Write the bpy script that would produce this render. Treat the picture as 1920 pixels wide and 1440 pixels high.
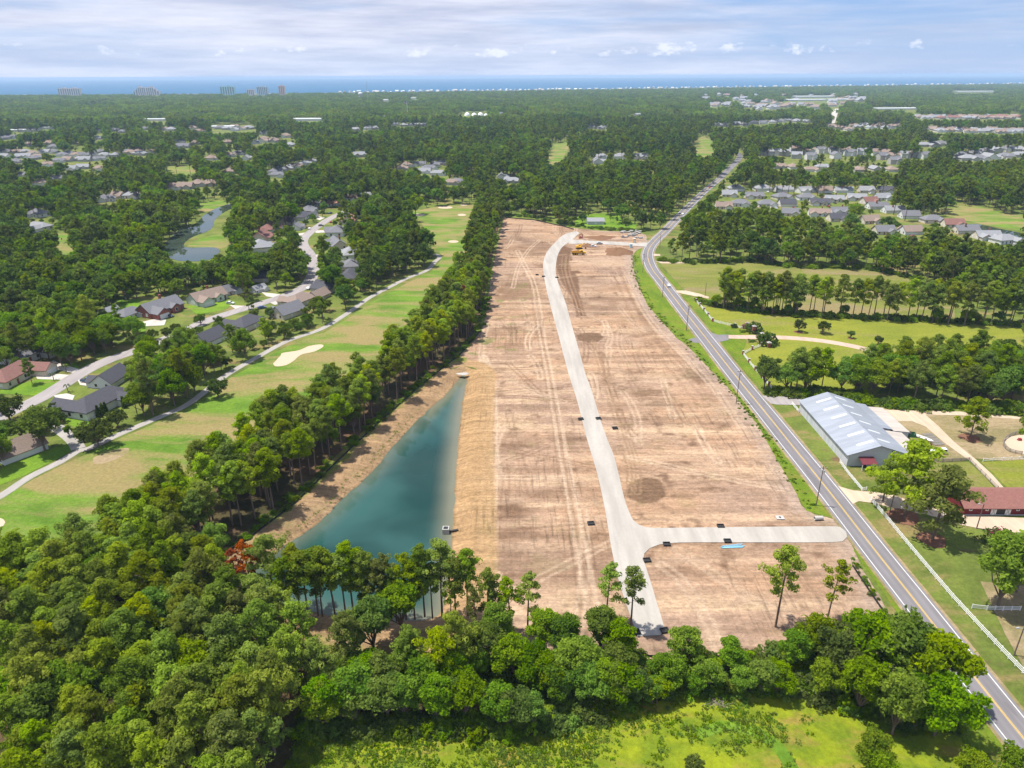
import bpy, bmesh, math, random
import numpy as np
from mathutils import Vector, Matrix, Euler
from mathutils.geometry import delaunay_2d_cdt

random.seed(7)
RNG = np.random.default_rng(11)
SC = bpy.context.scene
for o in list(bpy.data.objects):
    bpy.data.objects.remove(o)

# ------------------------------------------------------------------ camera
CAM_H, FPX = 115.0, 1331.0
PITCH = math.atan(578.0 / FPX)
ROLL = math.radians(-0.25)
cam_data = bpy.data.cameras.new('camera')
cam_data.sensor_width = 36.0
cam_data.lens = 36.0 * FPX / 1920.0
cam_data.clip_start = 0.5
cam_data.clip_end = 120000.0
cam = bpy.data.objects.new('camera', cam_data)
SC.collection.objects.link(cam)
CAM_ROT = (Matrix.Rotation(math.pi / 2 - PITCH, 3, 'X') @ Matrix.Rotation(ROLL, 3, 'Z'))
cam.matrix_world = Matrix.Translation((0, 0, CAM_H)) @ CAM_ROT.to_4x4()
SC.camera = cam
RN = np.array(CAM_ROT)

# ------------------------------------------------------------------ sky, sun, exposure
SUN_DIR = Vector((-0.80, 0.16, 0.0)).normalized()
SUN_ELEV = math.radians(69)
world = bpy.data.worlds.new('World')
SC.world = world
world.use_nodes = True
SKY_STRENGTH = 0.065
HAZE_DENSITY = 0.000060


class NT:
    """tiny node-tree builder"""
    def __init__(self, tree):
        self.t = tree

    def a(self, typ, ins=None, **props):
        n = self.t.nodes.new('ShaderNode' + typ)
        for k, v in props.items():
            setattr(n, k, v)
        for k, v in (ins or {}).items():
            s = n.inputs[k]
            if isinstance(v, bpy.types.NodeSocket):
                self.t.links.new(v, s)
            elif isinstance(v, bpy.types.Node):
                self.t.links.new(v.outputs[0], s)
            else:
                s.default_value = v
        return n

    def math(self, op, x, y=None, clamp=False):
        ins = {0: x}
        if y is not None:
            ins[1] = y
        return self.a('Math', ins, operation=op, use_clamp=clamp).outputs[0]

    def mix(self, fac, c1, c2, blend='MIX'):
        return self.a('MixRGB', {'Fac': fac, 'Color1': c1, 'Color2': c2}, blend_type=blend).outputs[0]

    def ramp(self, fac, lo, hi):
        n = self.a('MapRange', {'Value': fac, 'From Min': lo, 'From Max': hi}, interpolation_type='SMOOTHSTEP')
        return n.outputs[0]

    def noise(self, vec, scale, detail=4.0, rough=0.55, dist=0.0):
        return self.a('TexNoise', {'Vector': vec, 'Scale': scale, 'Detail': detail, 'Roughness': rough, 'Distortion': dist}).outputs[0]

    def scaled(self, vec, sx, sy, sz, loc=(0, 0, 0), rz=0.0):
        return self.a('Mapping', {'Vector': vec, 'Scale': (sx, sy, sz), 'Location': loc, 'Rotation': (0, 0, rz)}).outputs[0]


def build_sky():
    t = world.node_tree
    t.nodes.clear()
    n = NT(t)
    out = n.a('OutputWorld')
    sky = n.a('TexSky', sky_type='NISHITA', sun_disc=False, sun_elevation=SUN_ELEV,
              sun_rotation=math.atan2(SUN_DIR.x, SUN_DIR.y), altitude=100.0, air_density=1.0, dust_density=0.6, ozone_density=2.0)
    d = n.a('TexCoord').outputs['Generated']
    sep = n.a('SeparateXYZ', {0: d})
    z = n.math('MAXIMUM', sep.outputs['Z'], 0.0)
    # sky scaled by its strength, then cloud layers mixed over it
    blue = n.mix(1.0, sky.outputs[0], (SKY_STRENGTH,) * 3 + (1,), 'MULTIPLY')
    blue = n.mix(0.6, blue, (0.115, 0.24, 0.53, 1))
    # thin high cirrus sheets, drawn out sideways
    warp = n.noise(n.scaled(d, 2.0, 2.0, 9.0), 1.0, 3.0)
    v = n.a('VectorMath', {0: n.scaled(d, 2.6, 2.6, 30.0, (0.3, 1.9, 0.55)), 1: n.a('CombineXYZ', {0: warp, 1: 0.0, 2: warp}).outputs[0]}, operation='ADD').outputs[0]
    c1 = n.noise(v, 1.0, 7.0, 0.58)
    c2 = n.noise(n.scaled(d, 1.3, 1.3, 7.0, (4.1, 0.35, 0.2)), 1.0, 2.0, 0.5)
    cover = n.ramp(n.math('ADD', n.math('MULTIPLY', c1, 0.75), n.math('MULTIPLY', c2, 0.75)), 0.50, 0.82)
    shade = n.noise(n.scaled(d, 4.0, 4.0, 42.0, (1.0, 2.0, 3.0)), 1.0, 5.0, 0.6)
    ccol = n.mix(n.ramp(shade, 0.3, 0.7), (0.295, 0.325, 0.425, 1), (0.485, 0.495, 0.565, 1))
    s1 = n.mix(n.math('MULTIPLY', cover, 0.92), blue, ccol)
    # small cumulus low over the sea
    band = n.math('MULTIPLY', n.ramp(z, 0.010, 0.026), n.math('SUBTRACT', 1.0, n.ramp(z, 0.030, 0.062)))
    cu = n.noise(n.scaled(d, 34.0, 34.0, 60.0, (0.2, 0.0, 0.1)), 1.0, 6.0, 0.6)
    cu2 = n.noise(n.scaled(d, 4.0, 4.0, 1.0, (2.2, 0.6, 0.0)), 1.0, 1.0, 0.5)
    cum = n.ramp(n.math('MULTIPLY', n.math('MULTIPLY', cu, band), n.math('ADD', cu2, 0.45)), 0.53, 0.67)
    s2 = n.mix(n.math('MULTIPLY', cum, 0.7), s1, (0.56, 0.57, 0.62, 1))
    # pale band just over the horizon
    hz = n.math('SUBTRACT', 1.0, n.ramp(z, 0.0, 0.07))
    s3 = n.mix(n.math('MULTIPLY', hz, 0.35), s2, (0.34, 0.43, 0.58, 1))
    bg = n.a('Background', {'Color': s3, 'Strength': 1.0})
    t.links.new(bg.outputs[0], out.inputs['Surface'])


build_sky()
sun_data = bpy.data.lights.new('sun', 'SUN')
sun_data.energy = 4.1
sun_data.angle = math.radians(1.5)
sun_data.color = (1.0, 0.95, 0.86)
sun = bpy.data.objects.new('sun', sun_data)
SC.collection.objects.link(sun)
_s = Vector((SUN_DIR.x * math.cos(SUN_ELEV), SUN_DIR.y * math.cos(SUN_ELEV), math.sin(SUN_ELEV)))
sun.rotation_euler = _s.to_track_quat('Z', 'Y').to_euler()
sun.location = (-200, 200, 400)

SC.view_settings.view_transform = 'Standard'
SC.view_settings.look = 'None'
SC.view_settings.exposure = 0.92
SC.view_settings.gamma = 1.0
SC.view_settings.use_curve_mapping = False
SC.render.engine = 'CYCLES'
cy = SC.cycles
cy.max_bounces = 5
cy.diffuse_bounces = 2
cy.glossy_bounces = 2
cy.transmission_bounces = 3
cy.transparent_max_bounces = 6
cy.volume_bounces = 0
cy.use_denoising = True
cy.sample_clamp_indirect = 6.0


# ------------------------------------------------------------------ helpers
def P(px, py, z=0.0):
    """photo pixel -> point on the level z (the thing's own ground contact or top)"""
    d = RN @ np.array([(px - 960.0) / FPX, -(py - 720.0) / FPX, -1.0])
    t = (z - CAM_H) / d[2]
    return (d[0] * t, d[1] * t)


def PP(lst, z=0.0):
    return [P(x, y, z) for x, y in lst]


def project(V):
    """(N,3) world -> (N,2) photo pixel"""
    q = (np.asarray(V, float) - np.array([0, 0, CAM_H])) @ RN
    return np.stack([960 + FPX * q[:, 0] / -q[:, 2], 720 - FPX * q[:, 1] / -q[:, 2]], 1)


def tag(o, label=None, cat=None, group=None, kind=None):
    if label:
        o['label'] = label
    if cat:
        o['category'] = cat
    if group:
        o['group'] = group
    if kind:
        o['kind'] = kind
    return o


COL = SC.collection


def link(name, data, parent=None, loc=None, rot=None, scale=None, color=None):
    o = bpy.data.objects.new(name, data)
    COL.objects.link(o)
    if parent is not None:
        o.parent = parent
    if loc is not None:
        o.location = loc
    if rot is not None:
        o.rotation_euler = rot if not isinstance(rot, (int, float)) else (0, 0, rot)
    if scale is not None:
        o.scale = scale
    if color is not None:
        o.color = tuple(color) + (1.0,) if len(color) == 3 else color
    return o


def empty(name, loc, rz=0.0, scale=None):
    o = link(name, None, None, loc, rz, scale)
    o.empty_display_size = 1.0
    return o


def mesh(name, V, F, mats, midx=None, smooth=False, col=None):
    me = bpy.data.meshes.new(name)
    me.from_pydata([tuple(v) for v in V] if not isinstance(V, np.ndarray) else V.tolist(), [], F if not isinstance(F, np.ndarray) else F.tolist())
    for m in (mats if isinstance(mats, (list, tuple)) else [mats]):
        me.materials.append(m)
    if midx is not None:
        me.polygons.foreach_set('material_index', np.asarray(midx, dtype=np.int32))
    if smooth:
        me.polygons.foreach_set('use_smooth', np.ones(len(me.polygons), dtype=bool))
    if col is not None:
        at = me.color_attributes.new('tint', 'FLOAT_COLOR', 'POINT')
        c = np.ones((len(me.vertices), 4), dtype=np.float32)
        c[:, :3] = col
        at.data.foreach_set('color', c.ravel())
    me.update()
    return me


class MB:
    """collects simple shapes into one mesh"""
    def __init__(self):
        self.V, self.F, self.I = [], [], []

    def add(self, V, F, mi=0):
        b = len(self.V)
        self.V += [tuple(v) for v in V]
        self.F += [tuple(b + i for i in f) for f in F]
        self.I += [mi] * len(F)
        return self

    def box(self, x0, x1, y0, y1, z0, z1, mi=0):
        return self.add([(x0, y0, z0), (x1, y0, z0), (x1, y1, z0), (x0, y1, z0), (x0, y0, z1), (x1, y0, z1), (x1, y1, z1), (x0, y1, z1)],
                        [(0, 3, 2, 1), (4, 5, 6, 7), (0, 1, 5, 4), (1, 2, 6, 5), (2, 3, 7, 6), (3, 0, 4, 7)], mi)

    def tube(self, p0, p1, r0, r1=None, n=8, mi=0, caps=True):
        r1 = r0 if r1 is None else r1
        p0, p1 = Vector(p0), Vector(p1)
        q = (p1 - p0).to_track_quat('Z', 'Y')
        V, F = [], []
        for p, r in ((p0, r0), (p1, r1)):
            for k in range(n):
                a = 2 * math.pi * k / n
                V.append(p + q @ Vector((math.cos(a) * r, math.sin(a) * r, 0)))
        for k in range(n):
            F.append((k, (k + 1) % n, n + (k + 1) % n, n + k))
        if caps:
            F.append(tuple(range(n - 1, -1, -1)))
            F.append(tuple(range(n, 2 * n)))
        return self.add(V, F, mi)

    def extrude_profile(self, prof, y0, y1, mi=0, inset=None):
        """side profile (x,z) extruded along y; inset(z)->how far the side moves in"""
        n = len(prof)
        V = []
        for y, s in ((y0, 1), (y1, -1)):
            for x, z in prof:
                V.append((x, y + s * (inset(z) if inset else 0), z))
        F = [tuple(range(n - 1, -1, -1))[::-1], tuple(range(2 * n - 1, n - 1, -1))]
        for k in range(n):
            j = (k + 1) % n
            F.append((k, n + k, n + j, j))
        return self.add(V, F, mi)

    def mesh(self, name, mats, smooth=False):
        return mesh(name, self.V, self.F, mats, self.I, smooth)


def inside(pts, poly):
    """vectorised even-odd test"""
    pts = np.asarray(pts, float)
    poly = np.asarray(poly, float)
    x, y = pts[:, 0], pts[:, 1]
    c = np.zeros(len(pts), bool)
    for i in range(len(poly)):
        x0, y0 = poly[i - 1]
        x1, y1 = poly[i]
        if y0 == y1:
            continue
        m = (y0 > y) != (y1 > y)
        c ^= m & (x < (x1 - x0) * (y - y0) / (y1 - y0) + x0)
    return c


def dist_line(pts, line, closed=False):
    pts = np.asarray(pts, float)
    line = np.asarray(line, float)
    best = np.full(len(pts), 1e9)
    near = np.zeros((len(pts), 2))
    rng = range(0 if closed else 1, len(line))
    for i in rng:
        a, b = line[i - 1], line[i]
        ab = b - a
        t = np.clip(((pts - a) @ ab) / max(ab @ ab, 1e-9), 0, 1)
        q = a + t[:, None] * ab
        d = np.hypot(*(pts - q).T)
        m = d < best
        best[m] = d[m]
        near[m] = q[m]
    return best, near


def spline(pts, step=3.0):
    pts = [np.array(p, float) for p in pts]
    out = []
    n = len(pts)
    for i in range(n - 1):
        p0, p1, p2, p3 = pts[max(i - 1, 0)], pts[i], pts[i + 1], pts[min(i + 2, n - 1)]
        k = max(1, int(np.linalg.norm(p2 - p1) / step))
        for j in range(k):
            t = j / k
            out.append(0.5 * ((2 * p1) + (-p0 + p2) * t + (2 * p0 - 5 * p1 + 4 * p2 - p3) * t * t + (-p0 + 3 * p1 - 3 * p2 + p3) * t ** 3))
    out.append(pts[-1])
    return np.array(out)


def offset_line(line, d):
    t = np.gradient(line, axis=0)
    t /= np.maximum(np.linalg.norm(t, axis=1), 1e-9)[:, None]
    return line + np.stack([t[:, 1], -t[:, 0]], 1) * d


def ribbon(line, a, b, z, skirt=0.0):
    """strip between offsets a and b (to the line's right) at height z"""
    A, B = offset_line(line, a), offset_line(line, b)
    n = len(line)
    V = [(x, y, z) for x, y in A] + [(x, y, z) for x, y in B]
    F = [(i, n + i, n + i + 1, i + 1) for i in range(n - 1)]
    F = [f[::-1] if b > a else f for f in F]
    if skirt:
        A2, B2 = offset_line(line, a - 0.25 * np.sign(b - a)), offset_line(line, b + 0.25 * np.sign(b - a))
        V += [(x, y, z - skirt) for x, y in A2] + [(x, y, z - skirt) for x, y in B2]
        F += [(i, i + 1, 2 * n + i + 1, 2 * n + i) for i in range(n - 1)]
        F += [(n + i, 3 * n + i, 3 * n + i + 1, n + i + 1) for i in range(n - 1)]
    return V, F


def sheet(name, poly, z, mat, holes=(), kind='structure', label=None, cat=None):
    pts = [Vector((float(p[0]), float(p[1]))) for p in poly]
    faces = [list(range(len(pts)))]
    edges = []
    for h in holes:
        b = len(pts)
        pts += [Vector((float(p[0]), float(p[1]))) for p in h]
        edges += [(b + i, b + (i + 1) % len(h)) for i in range(len(h))]
    V, _, F, *_ = delaunay_2d_cdt(pts, edges, faces, 1, 1e-4)
    F = [tuple(f) for f in F]
    if holes:
        ctr = np.array([[sum(V[i].x for i in f) / len(f), sum(V[i].y for i in f) / len(f)] for f in F])
        keep = np.ones(len(F), bool)
        for h in holes:
            keep &= ~inside(ctr, h)
        F = [f for f, k in zip(F, keep) if k]
    # make every face look up
    G = []
    for f in F:
        a, b, c = V[f[0]], V[f[1]], V[f[2]]
        G.append(f if (b - a).cross(c - a) > 0 else f[::-1])
    o = link(name, mesh(name, [(v.x, v.y, z) for v in V], G, mat))
    tag(o, label, cat, None, kind)
    return o


def vnoise(x, y, seed=0):
    xi, yi = np.floor(x).astype(np.int64), np.floor(y).astype(np.int64)
    xf, yf = x - xi, y - yi
    u, v = xf * xf * (3 - 2 * xf), yf * yf * (3 - 2 * yf)

    def h(a, b):
        k = (a * 374761393 + b * 668265263 + seed * 982451653) & 0x7fffffff
        k = ((k ^ (k >> 13)) * 1274126177) & 0x7fffffff
        return ((k ^ (k >> 16)) & 0xffff) / 65535.0
    return (h(xi, yi) * (1 - u) + h(xi + 1, yi) * u) * (1 - v) + (h(xi, yi + 1) * (1 - u) + h(xi + 1, yi + 1) * u) * v


def fbm(x, y, seed=0, octs=4):
    s, a, t = 0.0, 1.0, 0.0
    for k in range(octs):
        s = s + a * vnoise(x * 2 ** k, y * 2 ** k, seed + k * 17)
        t += a
        a *= 0.5
    return s / t

# ------------------------------------------------------------------ materials
MATS = {}


def material(name):
    m = bpy.data.materials.new(name)
    m.use_nodes = True
    m.node_tree.nodes.clear()
    n = NT(m.node_tree)
    out = n.a('OutputMaterial')
    MATS[name] = m
    return m, n, out


def principled(name, color, rough=0.8, spec=0.3, metal=0.0, bump=None, colfn=None, bumpd=0.05, coat=0.0):
    m, n, out = material(name)
    pos = n.a('NewGeometry').outputs['Position']
    obj = n.a('TexCoord').outputs['Object']
    c = colfn(n, pos, obj) if colfn else color
    ins = {'Base Color': c, 'Roughness': rough, 'Specular IOR Level': spec, 'Metallic': metal}
    if coat:
        ins['Coat Weight'] = coat
    b = n.a('BsdfPrincipled', ins)
    if bump:
        h = bump(n, pos, obj)
        bn = n.a('Bump', {'Height': h, 'Strength': 1.0, 'Distance': bumpd})
        n.t.links.new(bn.outputs[0], b.inputs['Normal'])
    n.t.links.new(b.outputs[0], out.inputs['Surface'])
    return m


def rgb(r, g, b):
    return (r, g, b, 1.0)


def plain(name, c, rough=0.7, spec=0.3, metal=0.0, var=0.15, scale=1.5, coat=0.0):
    """paint, plastic, concrete: one colour with slight blotchy wear"""
    def f(n, pos, obj):
        k = n.noise(obj, scale, 4.0)
        return n.mix(k, rgb(*[x * (1 - var) for x in c]), rgb(*[min(x * (1 + var), 1) for x in c]))
    return principled(name, None, rough, spec, metal, colfn=f, coat=coat)


def tinted(name, rough=0.8, spec=0.25, lo=0.8, hi=1.15, scale=(1.0, 1.0, 1.0), ns=1.5, bump=None, bumpd=0.03, coat=0.0):
    """colour comes from the object's own colour, broken up by fine noise"""
    def f(n, pos, obj):
        base = n.a('ObjectInfo').outputs['Color']
        k = n.noise(n.scaled(obj, *scale), ns, 4.0, 0.6)
        g = n.a('MapRange', {'Value': k, 'From Min': 0.25, 'From Max': 0.75, 'To Min': lo, 'To Max': hi}).outputs[0]
        return n.a('VectorMath', {0: base, 'Scale': g}, operation='SCALE').outputs[0]
    return principled(name, None, rough, spec, colfn=f, bump=bump, bumpd=bumpd, coat=coat)


def foliage(name, dark, light, trans=0.35, objvar=0.35):
    m, n, out = material(name)
    tint = n.a('Attribute', attribute_name='tint').outputs['Color']
    info = n.a('ObjectInfo')
    r = info.outputs['Random']
    sep = n.a('SeparateColor', {0: tint})
    stand = n.noise(info.outputs['Location'], 0.006, 3.0, 0.6)
    k0 = n.math('ADD', n.math('MULTIPLY', sep.outputs[0], 1.0 - objvar), n.math('MULTIPLY', r, objvar))
    k = n.math('ADD', k0, n.math('MULTIPLY', n.math('SUBTRACT', stand, 0.5), 1.5), clamp=True)
    c = n.mix(k, rgb(*dark), rgb(*light))
    # some trees a little yellower or bluer than their neighbours
    r2 = n.math('FRACT', n.math('MULTIPLY', r, 7.31))
    hsv = n.a('HueSaturation', {'Hue': n.a('MapRange', {'Value': r2, 'To Min': 0.482, 'To Max': 0.522}).outputs[0],
                                'Saturation': n.a('MapRange', {'Value': r, 'To Min': 0.85, 'To Max': 1.12}).outputs[0],
                                'Value': n.a('MapRange', {'Value': n.math('FRACT', n.math('MULTIPLY', r, 3.77)), 'To Min': 0.70, 'To Max': 1.28}).outputs[0], 'Color': c})
    c = hsv.outputs[0]
    d = n.a('BsdfDiffuse', {'Color': c, 'Roughness': 0.5})
    tcol = n.mix(1.0, c, rgb(1.15, 1.25, 0.55), 'MULTIPLY')
    tr = n.a('BsdfTranslucent', {'Color': tcol})
    mx = n.a('MixShader', {'Fac': trans, 1: d.outputs[0], 2: tr.outputs[0]})
    n.t.links.new(mx.outputs[0], out.inputs['Surface'])
    return m


def grassy(name, c_lo, c_hi, c_dry, dry=(0.5, 0.62), s=(0.06, 0.06), fine=0.9, ang=0.0, dscale=0.045, c_bare=None, bare=(0.62, 0.7)):
    def f(n, pos, obj):
        v = n.scaled(pos, s[0], s[1], 0.05, rz=ang)
        a = n.noise(v, 1.0, 6.0, 0.62, 0.4)
        c = n.mix(n.ramp(a, 0.32, 0.68), rgb(*c_lo), rgb(*c_hi))
        b = n.noise(n.scaled(pos, dscale * 0.6, dscale * 1.6, 0.05, (13, 7, 0), ang + 0.25), 1.0, 7.0, 0.66, 0.6)
        c = n.mix(n.math('MULTIPLY', n.ramp(b, *dry), 0.9), c, rgb(*c_dry))
        if c_bare:
            e = n.noise(n.scaled(pos, 0.07, 0.11, 0.05, (3, 31, 0)), 1.0, 6.0, 0.6)
            c = n.mix(n.ramp(e, *bare), c, rgb(*c_bare))
        k = n.noise(pos, fine, 5.0, 0.7)
        g = n.a('MapRange', {'Value': k, 'From Min': 0.25, 'From Max': 0.75, 'To Min': 0.64, 'To Max': 1.14}).outputs[0]
        return n.a('VectorMath', {0: c, 'Scale': g}, operation='SCALE').outputs[0]
    return principled(name, None, 0.95, 0.1, colfn=f, bump=lambda n, p, o: n.noise(p, 1.6, 6.0, 0.75), bumpd=0.35)


grassy('ground_grass', (0.085, 0.115, 0.022), (0.15, 0.19, 0.035), (0.24, 0.185, 0.075), (0.50, 0.66), c_bare=(0.15, 0.10, 0.055), bare=(0.60, 0.72))
grassy('forest_floor', (0.05, 0.045, 0.02), (0.09, 0.075, 0.03), (0.12, 0.07, 0.04), (0.45, 0.6))
grassy('fairway_grass', (0.078, 0.155, 0.015), (0.135, 0.230, 0.025), (0.27, 0.205, 0.09), (0.40, 0.60), s=(0.05, 0.09), dscale=0.035, ang=0.55)
grassy('meadow_grass', (0.11, 0.17, 0.012), (0.24, 0.28, 0.012), (0.26, 0.20, 0.045), (0.50, 0.66), s=(0.10, 0.12), dscale=0.09)
grassy('mown_field', (0.155, 0.185, 0.022), (0.225, 0.235, 0.028), (0.235, 0.20, 0.07), (0.50, 0.68), s=(0.03, 0.07), dscale=0.03)
grassy('hay_field', (0.135, 0.155, 0.03), (0.195, 0.20, 0.045), (0.235, 0.185, 0.09), (0.47, 0.62), s=(0.03, 0.08), dscale=0.035)
grassy('verge_grass', (0.09, 0.15, 0.012), (0.15, 0.21, 0.016), (0.17, 0.17, 0.03), (0.5, 0.65), s=(0.15, 0.06), dscale=0.08)
grassy('lawn', (0.09, 0.18, 0.015), (0.16, 0.26, 0.02), (0.20, 0.20, 0.05), (0.56, 0.7))
grassy('dry_yard', (0.20, 0.17, 0.08), (0.26, 0.21, 0.10), (0.33, 0.25, 0.15), (0.45, 0.58))


def dirt():
    m, n, out = material('graded_dirt')
    pos = n.a('NewGeometry').outputs['Position']
    tint = n.a('Attribute', attribute_name='tint').outputs['Color']
    st = n.noise(n.scaled(pos, 0.05, 0.95, 0.0, (3.1, 0.2, 0)), 1.0, 8.0, 0.74, 0.5)
    st2 = n.noise(n.scaled(pos, 0.02, 0.28, 0.0, (9.1, 4.2, 0)), 1.0, 5.0, 0.6, 0.3)
    gr = n.noise(pos, 1.3, 7.0, 0.72)
    g = n.math('MULTIPLY', n.a('MapRange', {'Value': st, 'From Min': 0.3, 'From Max': 0.7, 'To Min': 0.80, 'To Max': 1.18}).outputs[0],
               n.a('MapRange', {'Value': gr, 'From Min': 0.25, 'From Max': 0.75, 'To Min': 0.84, 'To Max': 1.14}).outputs[0])
    # clods, wheel scuffs and damp blotches with shapes of their own
    cl = n.noise(n.scaled(pos, 0.55, 0.8, 0.5, (5, 2, 0)), 1.0, 8.0, 0.78, 0.8)
    g = n.math('MULTIPLY', g, n.a('MapRange', {'Value': cl, 'From Min': 0.36, 'From Max': 0.62, 'To Min': 0.74, 'To Max': 1.12}).outputs[0])
    sc1 = n.noise(n.scaled(pos, 0.9, 0.06, 0.0, (1.7, 8.2, 0), 0.12), 1.0, 6.0, 0.7, 0.4)
    msk = n.ramp(n.noise(n.scaled(pos, 0.03, 0.02, 0.0, (7, 3, 0)), 1.0, 3.0), 0.45, 0.6)
    g = n.math('MULTIPLY', g, n.math('SUBTRACT', 1.06, n.math('MULTIPLY', n.math('MULTIPLY', n.ramp(sc1, 0.5, 0.68), msk), 0.34)))
    g = n.math('MULTIPLY', g, n.a('MapRange', {'Value': st2, 'From Min': 0.3, 'From Max': 0.7, 'To Min': 0.86, 'To Max': 1.12}).outputs[0])
    c = n.a('VectorMath', {0: tint, 'Scale': n.math('MULTIPLY', n.math('POWER', g, 1.25), 0.94)}, operation='SCALE').outputs[0]
    b = n.a('BsdfPrincipled', {'Base Color': c, 'Roughness': 0.95, 'Specular IOR Level': 0.1})
    h = n.math('ADD', n.math('ADD', st, n.math('MULTIPLY', gr, 0.6)), n.math('MULTIPLY', cl, 0.9))
    bn = n.a('Bump', {'Height': h, 'Strength': 1.0, 'Distance': 0.22})
    n.t.links.new(bn.outputs[0], b.inputs['Normal'])
    n.t.links.new(b.outputs[0], out.inputs['Surface'])


dirt()


def _gravel(n, pos, obj):
    a = n.noise(n.scaled(pos, 0.25, 0.03, 0.1), 1.0, 5.0, 0.6)
    b = n.noise(pos, 0.9, 6.0, 0.7)
    c = n.mix(n.ramp(a, 0.3, 0.7), rgb(0.29, 0.268, 0.238), rgb(0.385, 0.357, 0.32))
    return n.mix(n.math('MULTIPLY', n.ramp(b, 0.35, 0.7), 0.35), c, rgb(0.28, 0.262, 0.24))


principled('gravel', None, 0.9, 0.15, colfn=_gravel, bump=lambda n, p, o: n.noise(p, 2.2, 6.0, 0.7), bumpd=0.06)


def _asphalt(base):
    def f(n, pos, obj):
        a = n.noise(n.scaled(pos, 0.5, 0.03, 0.1), 1.0, 4.0, 0.6)
        b = n.noise(pos, 0.12, 5.0, 0.65)
        k = n.math('ADD', n.math('MULTIPLY', a, 0.6), n.math('MULTIPLY', b, 0.4))
        return n.mix(n.ramp(k, 0.3, 0.7), rgb(*[x * 0.84 for x in base]), rgb(*[x * 1.16 for x in base]))
    return f


principled('asphalt', None, 0.85, 0.3, colfn=_asphalt((0.155, 0.145, 0.152)), bump=lambda n, p, o: n.noise(p, 9.0, 3.0), bumpd=0.01)
def _worn(n, pos, obj):
    c = _asphalt((0.165, 0.155, 0.162))(n, pos, obj)
    w = n.a('SeparateColor', {0: n.a('Attribute', attribute_name='tint').outputs['Color']}).outputs[0]
    w = n.math('MULTIPLY', w, n.a('MapRange', {'Value': n.noise(n.scaled(pos, 0.3, 0.05, 0.1), 1.0, 4.0), 'From Min': 0.3, 'From Max': 0.7, 'To Min': 0.25, 'To Max': 1.0}).outputs[0])
    c = n.mix(n.math('MULTIPLY', w, 0.55), c, rgb(0.10, 0.095, 0.10))
    pt = n.ramp(n.noise(n.scaled(pos, 0.22, 0.05, 0.1, (4, 9, 0)), 1.0, 2.0), 0.66, 0.69)
    return n.mix(n.math('MULTIPLY', pt, 0.6), c, rgb(0.115, 0.108, 0.112))


principled('worn_asphalt', None, 0.85, 0.3, colfn=_worn)
principled('street_asphalt', None, 0.9, 0.2, colfn=_asphalt((0.26, 0.235, 0.23)))
principled('cart_concrete', None, 0.9, 0.2, colfn=_asphalt((0.28, 0.26, 0.24)))
principled('driveway_concrete', None, 0.9, 0.2, colfn=_asphalt((0.42, 0.38, 0.34)))
principled('brick_paving', None, 0.9, 0.2, colfn=_asphalt((0.42, 0.30, 0.24)))
principled('sandy_track', None, 0.95, 0.1, colfn=_asphalt((0.42, 0.33, 0.245)))
plain('bunker_sand', (0.43, 0.34, 0.25), 0.95, 0.1, var=0.08, scale=0.3)
plain('road_paint_white', (0.62, 0.62, 0.60), 0.7, var=0.15, scale=3)
plain('road_paint_yellow', (0.55, 0.36, 0.06), 0.7, var=0.2, scale=3)


def water(name, c1, c2, rough, wave, wsc, spec=0.5, shallow=None):
    m, n, out = material(name)
    pos = n.a('NewGeometry').outputs['Position']
    k = n.ramp(n.noise(n.scaled(pos, 0.024, 0.024, 0.02, (0.4, 0.9, 0)), 1.0, 3.0, 0.5, 0.6), 0.32, 0.68)
    c = n.mix(k, rgb(*c1), rgb(*c2))
    if shallow:
        at = n.a('Attribute', attribute_name='tint').outputs['Color']
        c = n.mix(n.a('SeparateColor', {0: at}).outputs[0], c, rgb(*shallow))
    b = n.a('BsdfPrincipled', {'Base Color': c, 'Roughness': rough, 'Specular IOR Level': spec, 'IOR': 1.33})
    h = n.noise(pos, wsc, 3.0, 0.6)
    bn = n.a('Bump', {'Height': h, 'Strength': 1.0, 'Distance': wave})
    n.t.links.new(bn.outputs[0], b.inputs['Normal'])
    n.t.links.new(b.outputs[0], out.inputs['Surface'])


water('pond_water', (0.003, 0.030, 0.026), (0.022, 0.078, 0.070), 0.03, 0.008, 0.9, shallow=(0.13, 0.13, 0.09))
water('golf_pond_water', (0.03, 0.045, 0.03), (0.04, 0.055, 0.045), 0.02, 0.001, 1.0)
water('sea_water', (0.026, 0.092, 0.175), (0.034, 0.112, 0.20), 0.7, 0.0, 0.05, 0.05)

foliage('pine_needles', (0.145, 0.200, 0.018), (0.350, 0.420, 0.042), 0.45)
foliage('broad_leaves', (0.090, 0.165, 0.014), (0.270, 0.370, 0.032), 0.46)
foliage('shaded_pine_needles', (0.075, 0.115, 0.016), (0.240, 0.300, 0.033), 0.43)  # darker copy of the pine needles: cloud shade on farther woods put into the colour
foliage('shaded_wood_leaves', (0.048, 0.098, 0.013), (0.190, 0.270, 0.026), 0.44)  # darker copy of the broad leaves, shade painted in the same way
foliage('lime_leaves', (0.10, 0.19, 0.012), (0.22, 0.30, 0.02), 0.45, 0.2)
foliage('oak_leaves', (0.070, 0.112, 0.020), (0.165, 0.220, 0.036), 0.42)
foliage('rusty_needles', (0.22, 0.07, 0.022), (0.36, 0.13, 0.04), 0.3, 0.2)
foliage('crape_leaves', (0.05, 0.07, 0.02), (0.10, 0.13, 0.03), 0.3, 0.1)
foliage('crape_blossom', (0.28, 0.04, 0.14), (0.42, 0.09, 0.22), 0.3, 0.1)
foliage('weed_leaves', (0.10, 0.18, 0.012), (0.22, 0.30, 0.02), 0.4, 0.3)
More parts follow.
